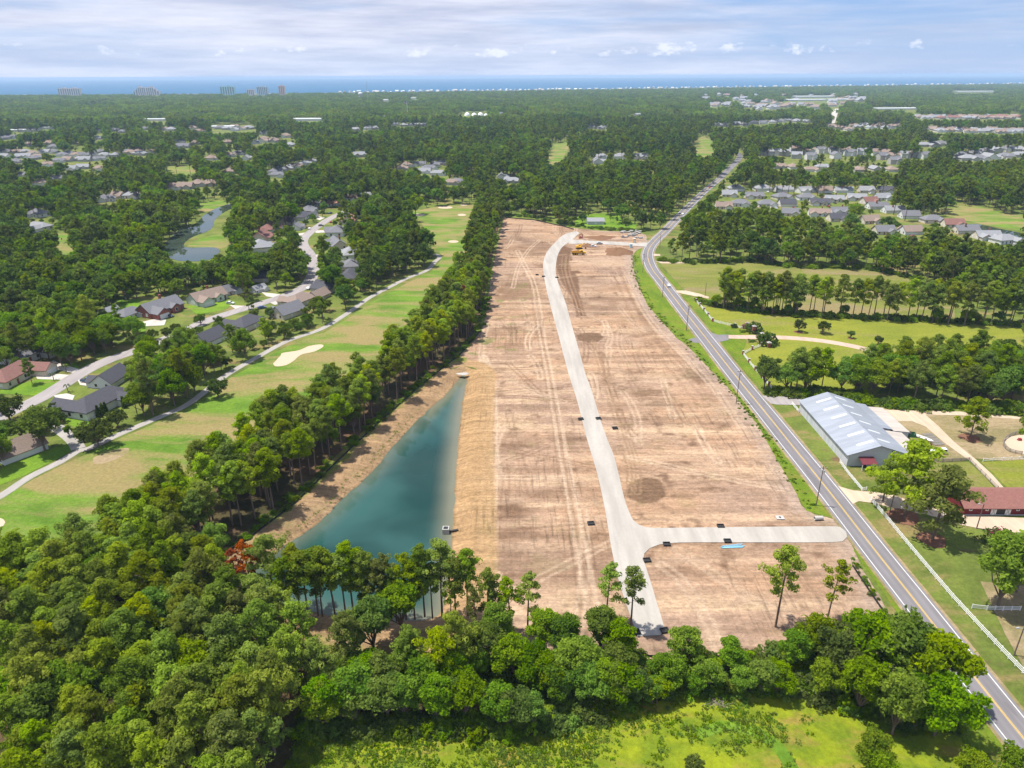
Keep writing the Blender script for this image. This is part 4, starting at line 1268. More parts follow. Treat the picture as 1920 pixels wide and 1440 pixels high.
# cluster of white storage domes
for i, (px, r) in enumerate(((876, 9), (889, 8), (901, 9), (911, 6))):
    x, y = P(px, 217)
    m = MB()
    n = 12
    V, F = [], []
    for j in range(5):
        a = j / 4 * math.pi / 2
        for k in range(n):
            V.append((math.cos(a) * r * math.cos(2 * math.pi * k / n), math.cos(a) * r * math.sin(2 * math.pi * k / n), math.sin(a) * r * 1.1))
    for j in range(4):
        for k in range(n):
            F.append((j * n + k, j * n + (k + 1) % n, (j + 1) * n + (k + 1) % n, (j + 1) * n + k))
    o = link('storage_dome', mesh('storage_dome', V, F, MATS['white_paint'], smooth=True), None, (x, y, 0))
    tag(o, 'white dome in the row of storage domes deep in the woods', 'dome', 'white storage domes')
    HOUSE_BOX.append((px, 213, 6, 4))
# houses along the barrier island and the beach front
BH = []
for wk in (WHT, BEI):
    m = MB().box(-6, 6, -5, 5, 2, 10).box(-5, 5, -4, 4, 0, 2)
    roof_gable_x(m, -6, 6, 0, 5, 10, 3.5, 0.5, 1)
    BH.append(m.mesh('beach_house', [MATS['house_wall'], MATS['roof_shingles']]))
nb = 0
for i in range(150):
    t = (i + random.uniform(-0.35, 0.35)) / 150
    px = 640 + t * 1290
    py = float(np.interp(px, [c[0] for c in COAST_PX], [c[1] for c in COAST_PX])) + random.uniform(0.4, 2.0)
    x, y = P(px, py)
    o = link('beach_house', BH[i % 2], None, (x, y, 0.2), random.uniform(0, 3), (random.uniform(1.2, 2.4), random.uniform(1.2, 2), random.uniform(1.0, 1.6)), random.choice([(0.75, 0.75, 0.75), (0.6, 0.55, 0.5), (0.45, 0.5, 0.55), (0.7, 0.66, 0.6)]))
    tag(o, 'stilted beach house on the shore facing the open sea', 'beach house', 'beach houses along the shore')

# ---- seafront towers
def tower(name, px0, px1, py_top, py_base, body, label, steps=None, cap=None, ribs=5):
    a, b = P(px0, py_base), P(px1, py_base)
    wd = b[0] - a[0]
    D = math.hypot(a[1], CAM_H)
    hgt = (py_base - py_top) / FPX * D
    root = empty(name, ((a[0] + b[0]) / 2, (a[1] + b[1]) / 2, 0))
    tag(root, label, 'tower')
    steps = steps or [(-0.5, 0.5, 1.0)]
    m = MB()
    for s0, s1, hh in steps:
        m.box(s0 * wd, s1 * wd, -12, 12, 0, hgt * hh)
    link('wall', m.mesh('wall', MATS['house_wall']), root, color=body)
    for s0, s1, hh in steps:
        n = max(1, int(round((s1 - s0) * ribs)))
        for k in range(n):
            x0 = (s0 + (k + 0.25) / n * (s1 - s0)) * wd
            x1 = (s0 + (k + 0.75) / n * (s1 - s0)) * wd
            link('window', MB().box(x0, x1, -12.6, -12.05, 4, hgt * hh * 0.94).mesh('window', MATS['tower_glass']), root)
            for f in range(1, 12):
                pass
    if cap:
        link('roof', MB().box(cap[0] * wd, cap[1] * wd, -7, 7, hgt - 1, hgt * cap[2]).mesh('roof', MATS['house_wall']), root, color=tuple(c * 0.85 for c in body))


PNK, TEAL, BLU, ORA = (0.66, 0.58, 0.58), (0.34, 0.60, 0.64), (0.48, 0.58, 0.68), (0.70, 0.44, 0.34)
tower('tower_block', 113, 132, 167.5, 179, PNK, 'western pinkish twin tower by the sea', None, (-0.1, 0.15, 1.12), 5)
tower('tower_block', 133.5, 152, 167.5, 179, PNK, 'eastern pinkish twin tower by the sea', None, (-0.15, 0.1, 1.12), 5)
tower('tower_block', 253, 275, 166, 179, PNK, 'stepped pink tower rising to its east side', [(-0.5, -0.3, 0.55), (-0.3, -0.1, 0.8), (-0.1, 0.5, 1.0)], (-0.05, 0.2, 1.12), 6)
tower('tower_block', 278, 300, 166, 179, PNK, 'stepped pink tower falling to its east side', [(-0.5, 0.1, 1.0), (0.1, 0.3, 0.8), (0.3, 0.5, 0.55)], (-0.2, 0.05, 1.12), 6)
tower('tower_block', 416, 441, 164.5, 178.5, TEAL, 'teal and cream hotel block with raised centre', None, (0.0, 0.25, 1.12), 6)
tower('tower_block', 465, 478, 169, 178.5, PNK, 'short pink block between two hotels', None, None, 4)
tower('tower_block', 484, 503, 165, 178.5, BLU, 'pale blue hotel block with crowned roof', None, (-0.2, 0.3, 1.10), 6)
tower('tower_block', 525, 535, 163.5, 178.5, ORA, 'slim orange tower by the sea', None, (-0.2, 0.2, 1.08), 3)
for b in ((113, 152), (253, 300), (416, 441), (465, 503), (525, 535)):
    HOUSE_BOX.append(((b[0] + b[1]) / 2, 172, (b[1] - b[0]) / 2, 6))

# ------------------------------------------------------------------ vegetation
def leaf_cloud(C, R, n, size, rng, squash=0.8, up=0.25, flat=0.55, tint=None):
    """diamond leaf sprays over the surface of many small clumps: C centres (K,3), R radii (K,)"""
    K = len(C)
    d = rng.normal(size=(K, n, 3))
    d[:, :, 2] += up
    d /= np.linalg.norm(d, axis=2, keepdims=True)
    rr = R[:, None, None] * rng.uniform(0.80, 1.05, (K, n, 1))
    p = C[:, None, :] + d * rr * np.array([1, 1, squash])
    nn = d + rng.normal(size=d.shape) * flat
    nn /= np.linalg.norm(nn, axis=2, keepdims=True)
    t = np.cross(nn, rng.normal(size=d.shape))
    t /= np.linalg.norm(t, axis=2, keepdims=True)
    b = np.cross(nn, t)
    s = size * rng.uniform(0.6, 1.35, (K, n, 1))
    w = s * rng.uniform(0.45, 0.85, (K, n, 1))
    q = np.stack([p - t * s, p - b * w + nn * s * 0.15, p + t * s, p + b * w + nn * s * 0.15], 2).reshape(-1, 3)
    F = np.arange(len(q)).reshape(-1, 4)
    tt = rng.uniform(0, 1, K) if tint is None else tint
    tv = np.clip(tt[:, None] + rng.normal(0, 0.18, (K, n)), 0, 1)
    tv = np.repeat(tv.reshape(-1), 4)
    return q, F, np.repeat(tv[:, None], 3, 1)


def limb(mb, p0, p1, r0, r1, n=5, bend=0.0, rng=None):
    mid = (np.asarray(p0) + np.asarray(p1)) / 2
    if bend and rng is not None:
        mid = mid + rng.normal(size=3) * bend
    mb.tube(p0, mid, r0, (r0 + r1) / 2, n, caps=False)
    mb.tube(mid, p1, (r0 + r1) / 2, r1, n, caps=False)


def pine(rng, h=20.0, clear=0.5, rad=3.6, puffs=85, n=26, size=0.34, pr=(0.6, 1.05), top=1.0, lean=0.3):
    """loblolly pine: bare lower trunk, whorled limbs ending in needle puffs"""
    tr = MB()
    lx, ly = rng.normal(0, lean, 2)
    pts = [np.array([lx * t * t, ly * t * t, t * h * 0.95]) for t in (0, 0.3, 0.6, 0.85, 1.0)]
    for a, b, ra, rb in zip(pts[:-1], pts[1:], (0.27, 0.22, 0.17, 0.09), (0.22, 0.17, 0.09, 0.03)):
        tr.tube(a, b, ra, rb, 7, caps=False)
    C, R = [], []
    nb = max(8, puffs // 6)
    for k in range(nb):
        t = ((k + rng.uniform(0.1, 0.9)) / nb) ** 0.8
        zz = clear + (1 - clear) * t
        prof = math.sin(math.pi * min(1, 0.22 + 0.74 * t) ** 0.9) ** 0.8
        ln = rad * prof * rng.uniform(0.62, 1.18)
        a = k * 2.399 + rng.uniform(-0.5, 0.5)
        base = np.array([lx * zz * zz, ly * zz * zz, max(clear * 0.9, zz - 0.05) * h])
        dirv = np.array([math.cos(a), math.sin(a), rng.uniform(0.05, 0.45)])
        tip = base + dirv * ln
        limb(tr, base, tip, 0.075, 0.02, 4, 0.2, rng)
        for j in range(6):
            f = rng.uniform(0.38, 1.05)
            c = base + dirv * ln * f + rng.normal(size=3) * np.array([0.55, 0.55, 0.30]) * (0.5 + 0.16 * ln) + np.array([0, 0, 0.25])
            C.append(c)
            R.append(rng.uniform(*pr) * (0.75 + 0.35 * f))
    C.append(np.array([lx, ly, h * 0.985]))
    R.append(pr[0])
    q, F, tv = leaf_cloud(np.array(C), np.array(R), n, size, rng, 0.78, 0.35, 0.3)
    return tr, q, F, tv


def broad(rng, h=15.0, rad=5.5, clear=0.22, lobes=11, per=13, n=24, size=0.42, pr=(0.8, 1.35), flatten=1.0):
    tr = MB()
    hb = clear * h
    tr.tube((0, 0, 0), (0.1, 0.05, hb), 0.34, 0.26, 7, caps=False)
    C, R, T = [], [], []
    cz = hb + (h - hb) * 0.52
    for k in range(lobes):
        a = k * 2.399 + rng.uniform(-0.3, 0.3)
        u = 1 - (k + 0.5) / lobes * 1.45 + rng.uniform(-0.18, 0.18)
        u = min(max(u, -0.45), 0.97)
        rr = rad * math.sqrt(max(0.0, 1 - u * u)) * rng.uniform(0.45, 0.95)
        lc = np.array([rr * math.cos(a), rr * math.sin(a), cz + u * (h - cz) * 0.66 * flatten])
        lr = rad * rng.uniform(0.24, 0.46)
        limb(tr, (0.1, 0.05, hb * 0.9), lc, 0.17, 0.05, 5, 0.4, rng)
        lt = rng.uniform(0.1, 0.9)
        for j in range(per):
            d = rng.normal(size=3)
            d[2] += 0.35
            d /= np.linalg.norm(d)
            C.append(lc + d * lr * rng.uniform(0.55, 1.05) * np.array([1, 1, 0.8]))
            R.append(rng.uniform(*pr))
            T.append(np.clip(lt + rng.normal(0, 0.15), 0, 1))
    C.append(np.array([0, 0, h * 0.93]))
    R.append(pr[1])
    T.append(0.6)
    q, F, tv = leaf_cloud(np.array(C), np.array(R), n, size, rng, 0.85, 0.2, 0.6, np.array(T))
    return tr, q, F, tv


def two_parts(gen, leafmat, barkmat='bark'):
    tr, q, F, tv = gen
    crown = mesh('crown', q, F, MATS[leafmat], col=tv)
    trunk = tr.mesh('trunk', MATS[barkmat], smooth=True)
    return trunk, crown


def one_mesh(name, gen, leafmat, barkmat='bark', trunk=True):
    tr, q, F, tv = gen
    V = q
    Fl = F.tolist()
    mi = [0] * len(Fl)
    if trunk and tr.V:
        b = len(V)
        V = np.vstack([V, np.array([tuple(v) for v in tr.V])])
        Fl = Fl + [tuple(b + i for i in f) for f in tr.F]
        mi += [1] * len(tr.F)
        tv = np.vstack([tv, np.zeros((len(tr.V), 3))])
    return mesh(name, V, Fl, [MATS[leafmat], MATS[barkmat]], mi, col=tv)


rng = np.random.default_rng(5)
PINE = [two_parts(pine(rng, 20, 0.36, rng.uniform(3.9, 4.9), 132, 40, 0.28, (0.7, 1.15)), 'pine_needles') for _ in range(8)]                       # bushy, woodland
PINE_TALL = [two_parts(pine(rng, 21, 0.50, 3.7, 108, 38, 0.28, (0.6, 1.05), lean=0.6), 'pine_needles') for _ in range(4)]       # high crown, long bare trunk
PINE_THIN = [two_parts(pine(rng, 20, 0.44, 3.1, 84, 34, 0.27, (0.5, 0.95), lean=0.8), 'pine_needles') for _ in range(4)]       # sparse
PINE_WIDE = [two_parts(pine(rng, 15, 0.22, 5.0, 130, 40, 0.30, (0.65, 1.2)), 'pine_needles') for _ in range(2)]     # open-grown
PINE_DEAD = [two_parts(pine(rng, 20, 0.52, 2.6, 42, 22, 0.32, (0.45, 0.8)), 'rusty_needles')]
BROAD = [two_parts(broad(rng, 15, 5.4, 0.2, 13, 15, 32, 0.36, (0.8, 1.35)), 'broad_leaves') for _ in range(7)]
BROAD_TALL = [two_parts(broad(rng, 18, 4.6, 0.14, 15, 14, 32, 0.35), 'broad_leaves') for _ in range(5)]
LIME = [two_parts(broad(rng, 14, 4.2, 0.14, 13, 13, 32, 0.34), 'lime_leaves') for _ in range(2)]
OAK = [two_parts(broad(rng, 9, 4.6, 0.2, 10, 12, 24, 0.34, (0.6, 1.0), 0.85), 'oak_leaves') for _ in range(3)]
# lighter versions for the middle distance
mid = np.random.default_rng(6)
PINE_M = [two_parts(pine(mid, 20, 0.45, 3.9, 55, 12, 0.66, (0.7, 1.2)), 'shaded_pine_needles') for _ in range(3)]
BROAD_M = [two_parts(broad(mid, 15, 5.5, 0.2, 9, 7, 12, 0.8, (1.0, 1.6)), 'shaded_wood_leaves') for _ in range(3)]
PINE_MS = [one_mesh('pine', pine(mid, 20, 0.45, 4.0, 42, 10, 0.8, (0.8, 1.3)), 'shaded_pine_needles') for _ in range(3)]
BROAD_MS = [one_mesh('tree', broad(mid, 15, 5.6, 0.2, 9, 6, 9, 1.0, (1.1, 1.7)), 'shaded_wood_leaves') for _ in range(3)]


def patch(rng, trees, rad, mats, h=(12, 19)):
    Q, Fs, T = [], [], []
    b = 0
    for k in range(trees):
        a, r = rng.uniform(0, 6.28), rad * math.sqrt(rng.uniform(0, 1))
        hh = rng.uniform(*h)
        cr = rng.uniform(3.4, 5.6)
        K = 7
        C = rng.normal(size=(K, 3)) * np.array([cr * .42, cr * .42, hh * .12]) + np.array([r * math.cos(a), r * math.sin(a), hh * 0.72])
        q, F, tv = leaf_cloud(C, np.full(K, cr * 0.52), 9, 1.35, rng, 0.85, 0.5, 0.5, np.full(K, rng.uniform(0, 1)))
        Q.append(q)
        Fs.append(F + b)
        T.append(tv)
        b += len(q)
    return mesh('wood', np.vstack(Q), np.vstack(Fs), [MATS[mats]], col=np.vstack(T))


far = np.random.default_rng(8)
PATCH = [patch(far, 12, 14, m) for m in ('shaded_pine_needles', 'shaded_wood_leaves', 'shaded_wood_leaves', 'shaded_pine_needles')]

INSTCOL = {}


def scatter(name, pos, scl, rot, idx, protos, label, cat, kind='stuff'):
    """what nobody could count: one object, its members set out by geometry nodes"""
    c = bpy.data.collections.new(name + '_source')
    for i, me in enumerate(protos):
        o = bpy.data.objects.new('%02d_%s' % (i, me.name), me)
        c.objects.link(o)
    me = bpy.data.meshes.new(name)
    me.from_pydata(np.asarray(pos, float).tolist(), [], [])
    for nm, ty, val in (('scl', 'FLOAT', scl), ('rot', 'FLOAT', rot), ('idx', 'INT', idx)):
        at = me.attributes.new(nm, ty, 'POINT')
        at.data.foreach_set('value', np.asarray(val, dtype=np.int32 if ty == 'INT' else np.float32))
    o = link(name, me)
    g = bpy.data.node_groups.new(name, 'GeometryNodeTree')
    g.interface.new_socket('Geometry', in_out='INPUT', socket_type='NodeSocketGeometry')
    g.interface.new_socket('Geometry', in_out='OUTPUT', socket_type='NodeSocketGeometry')
    N = g.nodes
    gi, go = N.new('NodeGroupInput'), N.new('NodeGroupOutput')
    ci = N.new('GeometryNodeCollectionInfo')
    ci.inputs['Collection'].default_value = c
    ci.inputs['Separate Children'].default_value = True
    ci.inputs['Reset Children'].default_value = True
    ip = N.new('GeometryNodeInstanceOnPoints')
    ip.inputs['Pick Instance'].default_value = True

    def attr(nm, ty):
        a = N.new('GeometryNodeInputNamedAttribute')
        a.data_type = ty
        a.inputs['Name'].default_value = nm
        return [s for s in a.outputs if s.name == 'Attribute' and s.enabled][0]
    cx = N.new('ShaderNodeCombineXYZ')
    L = g.links.new
    L(attr('rot', 'FLOAT'), cx.inputs['Z'])
    L(gi.outputs[0], ip.inputs['Points'])
    L(ci.outputs[0], ip.inputs['Instance'])
    L(attr('idx', 'INT'), ip.inputs['Instance Index'])
    L(cx.outputs[0], ip.inputs['Rotation'])
    L(attr('scl', 'FLOAT'), ip.inputs['Scale'])
    L(ip.outputs[0], go.inputs[0])
    md = o.modifiers.new('scatter', 'NODES')
    md.node_group = g
    tag(o, label, cat, None, kind)
    return o


# ---- keep-in-sight raster (quarter resolution of the photograph)
MW, MH = 960, 720
vis = np.zeros((MH, MW), bool)
gxx, gyy = np.meshgrid(np.arange(MW) * 2 + 1, np.arange(MH) * 2 + 1)
gp = np.stack([gxx.ravel(), gyy.ravel()], 1)
OPEN = [[(-10, 925), (56, 888), (111, 860), (143, 822), (150, 838), (222, 810), (292, 780), (347, 755), (386, 728), (425, 698), (480, 666), (540, 634), (602, 612), (652, 582), (690, 555), (727, 535), (765, 516), (800, 502), (812, 488), (828, 478), (815, 440), (782, 405), (775, 393), (830, 384), (880, 383), (945, 406), (1060, 423), (1085, 426), (1105, 410), (1108, 400), (1132, 400), (1132, 415),
         (1200, 436), (1240, 430), (1255, 418), (1275, 397), (1310, 363), (1350, 331), (1380, 301), (1386, 286), (1397, 292), (1392, 305), (1370, 325), (1330, 360), (1300, 387), (1268, 420), (1252, 440), (1238, 465), (1237, 490), (1340, 496), (1410, 493), (1500, 504), (1620, 506), (1720, 527), (1760, 545), (1790, 570), (1930, 600), (1930, 1450), (-10, 1450)],
        [(0, 738), (60, 735), (95, 728), (150, 690), (200, 668), (250, 650), (258, 662), (210, 682), (160, 708), (110, 750), (60, 765), (0, 790)], [(70, 695), (160, 690), (150, 712), (95, 745), (60, 742), (70, 715)], [(100, 740), (240, 735), (240, 775), (185, 790), (150, 800), (120, 780)],
        [(20, 860), (140, 830), (140, 845), (90, 870), (0, 905), (0, 885)], [(225, 565), (262, 560), (345, 560), (345, 600), (310, 612), (270, 612), (262, 600), (262, 575), (225, 580)], [(345, 545), (435, 545), (470, 575), (430, 590), (370, 590), (345, 575)],
        [(475, 565), (530, 548), (570, 532), (578, 510), (578, 490), (570, 470), (560, 455), (562, 445), (580, 428), (605, 412), (625, 400), (640, 402), (615, 420), (590, 440), (582, 455), (592, 475), (598, 500), (592, 525), (575, 548), (530, 565), (490, 580)],
        [(300, 462), (312, 478), (335, 489), (385, 489), (412, 472), (430, 455), (412, 440), (430, 393), (436, 380), (400, 376), (372, 390), (375, 410), (345, 432), (325, 448)], [(100, 440), (135, 440), (135, 475), (110, 476)],
        [(1028, 285), (1036, 272), (1058, 266), (1068, 270), (1062, 285), (1050, 300), (1030, 310)], [(1304, 262), (1322, 257), (1334, 265), (1340, 285), (1328, 293), (1310, 292)],
        [(1760, 388), (1800, 386), (1860, 394), (1930, 410), (1930, 450), (1850, 430), (1800, 420)], [(302, 316), (335, 311), (368, 319), (364, 327), (330, 327)],
        [(1558, 231), (1562, 214), (1568, 204), (1575, 204), (1574, 214), (1570, 231)], [(500, 308), (520, 330), (515, 335), (500, 320)],
        [(1480, 187), (1600, 183), (1600, 192), (1480, 196)], [(1395, 200), (1500, 190), (1500, 200), (1400, 207)], [(395, 235), (480, 235), (480, 248), (395, 248)]]
for pl in OPEN:
    vis |= inside(gp, pl).reshape(MH, MW)
house_vis = np.zeros((MH, MW), bool)
for hx, hy, hw_, hh in HOUSE_BOX:
    house_vis[max(0, int((hy - hh) / 2)):max(0, int((hy + hh) / 2)) + 1, max(0, int((hx - hw_) / 2)):max(0, int((hx + hw_) / 2)) + 1] = True


def hidden(pos, h, rad, strict=1.0):
    """True where a tree here would stand in open ground or cover what the photograph shows"""
    bad = np.zeros(len(pos), bool)
    b = project(np.column_stack([pos, np.zeros(len(pos))]))

    def look(q, m):
        x, y = (q[:, 0] / 2).astype(int), (q[:, 1] / 2).astype(int)
        ok = (x >= 0) & (x < MW) & (y >= 0) & (y < MH)
        r = np.zeros(len(q), bool)
        r[ok] = m[y[ok], x[ok]]
        return r
    both = vis | house_vis
    bad |= look(b, vis)
    for f in (0.45, 0.7, 0.95):
        c = project(np.column_stack([pos, h * f]))
        D = np.hypot(np.hypot(pos[:, 0], pos[:, 1]), CAM_H)
        rp = rad * 0.7 * FPX / D
        for s in (-1, 0, 1):
            bad |= look(c + np.column_stack([s * rp, np.zeros(len(pos))]), both)
    return bad


def jitter_grid(x0, x1, y0, y1, st, rng):
    gx, gy = np.meshgrid(np.arange(x0, x1, st), np.arange(y0, y1, st))
    p = np.stack([gx.ravel(), gy.ravel()], 1)
    return p + rng.uniform(-0.46, 0.46, p.shape) * st


TREES = []          # individuals wanted: dict(kind, protos, pos, scale, label, group, dist)


def want(kind, protos, x, y, scale, label, group, must=False):
    D = math.hypot(math.hypot(x, y), CAM_H)
    TREES.append(dict(kind=kind, protos=protos, x=x, y=y, s=scale, label=label, group=group, D=D / scale, must=must))


def fill(poly, st, seed, fn):
    r = np.random.default_rng(seed)
    poly = np.array(poly)
    p = jitter_grid(poly[:, 0].min(), poly[:, 0].max(), poly[:, 1].min(), poly[:, 1].max(), st, r)
    p = p[inside(p, poly)]
    for x, y in p:
        fn(x, y, r)


# dense pine wood beside the meadow
def f_wood(x, y, r):
    if r.random() < 0.93:
        if x > -52 and y < 104:
            w_ = 'on the wood edge overlooking the weedy meadow'
        elif y > 132:
            w_ = 'where the dense wood meets the fairway end' if x < -88 else 'where the dense wood meets the pond bank'
        elif y > 116 and x > -80:
            w_ = 'in the dense wood below the teal pond corner'
        elif x < -88:
            w_ = 'in the dense wood towards the golf course side'
        else:
            w_ = 'deep inside the dense wood behind the meadow edge'
        sz = r.uniform(0.78, 1.0)
        want('pine_tree', PINE, x, y, sz, ('tall' if sz > 0.93 else 'shorter' if sz < 0.84 else 'bushy') + ' loblolly pine ' + w_, 'pines ' + w_)
    else:
        want('broadleaf_tree', BROAD_TALL, x, y, r.uniform(0.8, 0.95), 'leafy broadleaf tree among the pines of the dense wood by the meadow', 'broadleaf trees in the dense pine wood')


fill([(-128, 66), (-42, 64), (-40, 92), (-39, 101), (-44, 114), (-60, 128), (-74, 146), (-92, 152), (-110, 146), (-130, 138)], 5.7, 3, f_wood)


# pine belt between fairway and the cleared lots
def f_belt(x, y, r):
    k = r.random()
    if k < 0.80:
        edge = dist_line(np.array([[x, y]]), BELT_R)[0][0] < 7
        fe = dist_line(np.array([[x, y]]), BELT_L)[0][0] < 6
        w_ = 'on the lots side of the belt ' if edge else 'on the fairway side of the belt ' if fe else 'amid the belt '
        w_ += 'above the pond bank' if y < 215 else 'beside the upper pond' if y < 290 else 'past the head of the pond' if y < 370 else 'facing the gravel street curve' if y < 520 else 'at the back of the clearing'
        hp = edge or k < 0.3
        want('pine_tree', PINE_TALL if hp else PINE, x, y, r.uniform(0.82, 1.02), ('high crowned pine ' if hp else 'full crowned pine ') + w_, 'belt pines ' + w_)
    elif k < 0.815:
        want('pine_tree', PINE_DEAD, x, y, r.uniform(0.8, 0.95), 'rusty brown dying pine in the belt along the fairway', 'dying pines of the belt', True)
    else:
        want('broadleaf_tree', BROAD_TALL if k < 0.9 else BROAD, x, y, r.uniform(0.6, 0.9), 'leafy broadleaf tree in the belt between fairway and cleared lots', 'broadleaf trees of the belt along the fairway')


fill(BELT_L[:10] + BELT_R[:10][::-1], 5.6, 4, f_belt)
fill(BELT_L[9:] + BELT_R[9:][::-1], 6.5, 14, f_belt)

# slender pines standing before the pond and the lots: (px, py of the tree top, height, set, label)
ROWT = [(455, 1012, 19, 'D', 'rust red dead pine at the corner of the teal pond'), (432, 1030, 16, 'D', 'smaller rust red dead pine beside the taller dead pine'), (495, 1005, 20, 'P', None), (560, 1032, 18, 'P', None), (528, 1052, 17, 'T', None), (612, 1028, 19, 'T', None), (648, 1024, 19, 'T', None), (678, 1036, 18, 'P', None), (718, 1042, 17, 'H', None), (752, 1042, 18, 'H', None), (788, 1030, 19, 'T', None),
        (822, 1022, 20, 'T', None), (873, 1035, 18, 'T', None), (842, 1092, 12, 'H', None), (912, 1062, 17, 'H', None), (956, 1082, 16, 'H', None), (990, 1070, 17, 'H', None), (590, 1050, 16, 'H', None), (890, 1105, 14, 'H', None), (635, 1045, 17, 'T', None), (665, 1055, 16, 'H', None), (705, 1055, 16, 'T', None), (735, 1065, 15, 'H', None), (770, 1055, 16, 'T', None), (805, 1060, 15, 'H', None), (850, 1052, 17, 'T', None), (580, 1035, 18, 'T', None), (545, 1025, 18, 'P', None), (930, 1090, 14, 'H', None)]
for px, py, h, st, lab in ROWT:
    x, y = P(px, py, h)
    protos = {'D': PINE_DEAD, 'P': PINE, 'T': PINE_TALL, 'H': PINE_THIN}[st]
    want('pine_tree', protos, x, y, h / 20.0, lab or {'P': 'bushy ', 'T': 'high crowned ', 'H': 'thin '}[st] + 'pine in the row before the ' + ('dark corner of the teal pond' if px < 600 else 'wide end of the teal pond' if px < 800 else 'clay pond bank' if px < 880 else 'graded lots'), None if lab else 'slender pines before the teal pond', True)
for px, py, h, st, lab in ((1143, 1054, 17, 'H', 'slim pine beside the end of the gravel street'), (1192, 1058, 18, 'H', 'thin open crowned pine over the gravel street end'), (1480, 1033, 21, 'T', 'tallest round crowned pine standing alone before the graded lot'), (1575, 1052, 17, 'H', 'sparse flat topped pine beside the tallest lone pine')):
    x, y = P(px, py, h)
    want('pine_tree', {'H': PINE_THIN, 'T': PINE_TALL}[st], x, y, h / 20.0, lab, None, True)

# tree line between meadow and the lots
LINE = [(640, 1150, 17, 'P'), (690, 1120, 15, 'L'), (745, 1090, 14, 'L'), (545, 1130, 17, 'P'), (590, 1200, 15, 'P'), (855, 1150, 17, 'P'), (820, 1180, 16, 'P'), (790, 1230, 12, 'B'), (930, 1130, 13, 'T'), (905, 1170, 12, 'B'), (960, 1190, 12, 'L'), (1000, 1210, 12, 'L'), (1020, 1140, 13, 'T'), (1060, 1150, 13, 'T'),
        (1080, 1200, 12, 'B'), (1130, 1135, 13, 'T'), (1165, 1160, 12, 'T'), (1110, 1250, 10, 'B'), (660, 1250, 12, 'B'), (720, 1270, 11, 'B'), (870, 1270, 11, 'B'), (940, 1290, 10, 'B'), (1040, 1280, 10, 'L'), (980, 1300, 9, 'B'), (600, 1270, 13, 'T'), (760, 1180, 15, 'P'),
        (1290, 1172, 12, 'T'), (1255, 1230, 9, 'B'), (1330, 1240, 8, 'B'), (1200, 1260, 8, 'B'), (1375, 1195, 10, 'T'), (1235, 1300, 7, 'L'), (1440, 1240, 9, 'L'), (1500, 1180, 11, 'T'), (1545, 1160, 12, 'B'), (1405, 1270, 7, 'B'), (1480, 1280, 8, 'B'), (1560, 1250, 9, 'B')]
lr = np.random.default_rng(44)
for k in range(24):
    LINE.append((lr.uniform(590, 1180), lr.uniform(1190, 1300), lr.uniform(8, 12.5), 'TTLTT'[k % 5]))
for k in range(4):
    LINE.append((lr.uniform(1220, 1560), lr.uniform(1235, 1300), lr.uniform(5, 8), 'BTLBT'[k % 5]))
for px, py, h, st in LINE:
    x, y = P(px, py, h)
    y = max(y, 98.5 if x < 4 else 104.5 if x < 34 else 106.5)
    if st == 'P':
        want('pine_tree', PINE, x, y, h / 20, 'broad bushy pine in the tree line between meadow and teal pond', 'bushy pines of the meadow tree line', True)
    else:
        pr = {'L': LIME, 'B': BROAD, 'T': BROAD_TALL}[st]
        ref = {'L': 14, 'B': 15, 'T': 18}[st]
        w_ = ('on meadow side of' if y < 105 else 'on lots side of') + ' the tree line ' + ('by the pond' if x < -18 else 'by the clay bank' if x < 12 else 'by the street stub' if x < 34 else 'by the small lot')
        lab = {'L': 'lime green ', 'B': 'spreading dark green ', 'T': 'upright dark green '}[st] + 'tree ' + w_
        grp = lab
        want('broadleaf_tree', pr, x, y, h / ref, lab, grp, True)
for px, py, h, s, lab in ((1640, 1180, 14, 'B', 'broad crowned tree leaning over the highway edge'), (1700, 1190, 15, 'B', 'wide leafy tree overhanging the highway lane'), (1760, 1215, 15, 'B', 'largest dark tree against the highway beside the meadow'), (1690, 1280, 13, 'T', 'tall leafy tree at the shady meadow corner'), (1770, 1290, 12, 'B', 'full crowned tree where meadow meets highway'),
                          (1620, 1250, 12, 'T', 'upright leafy tree behind the shady meadow corner'), (1575, 1200, 12, 'B', 'rounded leafy tree beside the broad crowned tree')):
    x, y = P(px, py, h)
    want('broadleaf_tree', BROAD if s == 'B' else BROAD_TALL, x + 1.0, y, h / (15 if s == 'B' else 18) * 1.2, lab, None, True)
x, y = P(1640, 1395, 6)
want('broadleaf_tree', LIME, x, y, 0.62, 'bright green young tree standing in the meadow', None, True)
x, y = P(1655, 1430, 5)
want('broadleaf_tree', LIME, x, y, 0.5, 'small lime bush tree below the bright young tree', None, True)
for px, py, sc_, lab in ((1830, 1432, 0.55, 'low leafy tree at the meadow end by the highway'), (1905, 1432, 0.6, 'lime tree crown beside the highway shoulder')):
    x, y = P(px, py, 5)
    want('broadleaf_tree', LIME, x, y, sc_, lab, None, True)
x, y = P(1300, 1437, 1)
want('broadleaf_tree', OAK, x, y, 0.34, 'low round bush out in the weedy meadow', None, True)

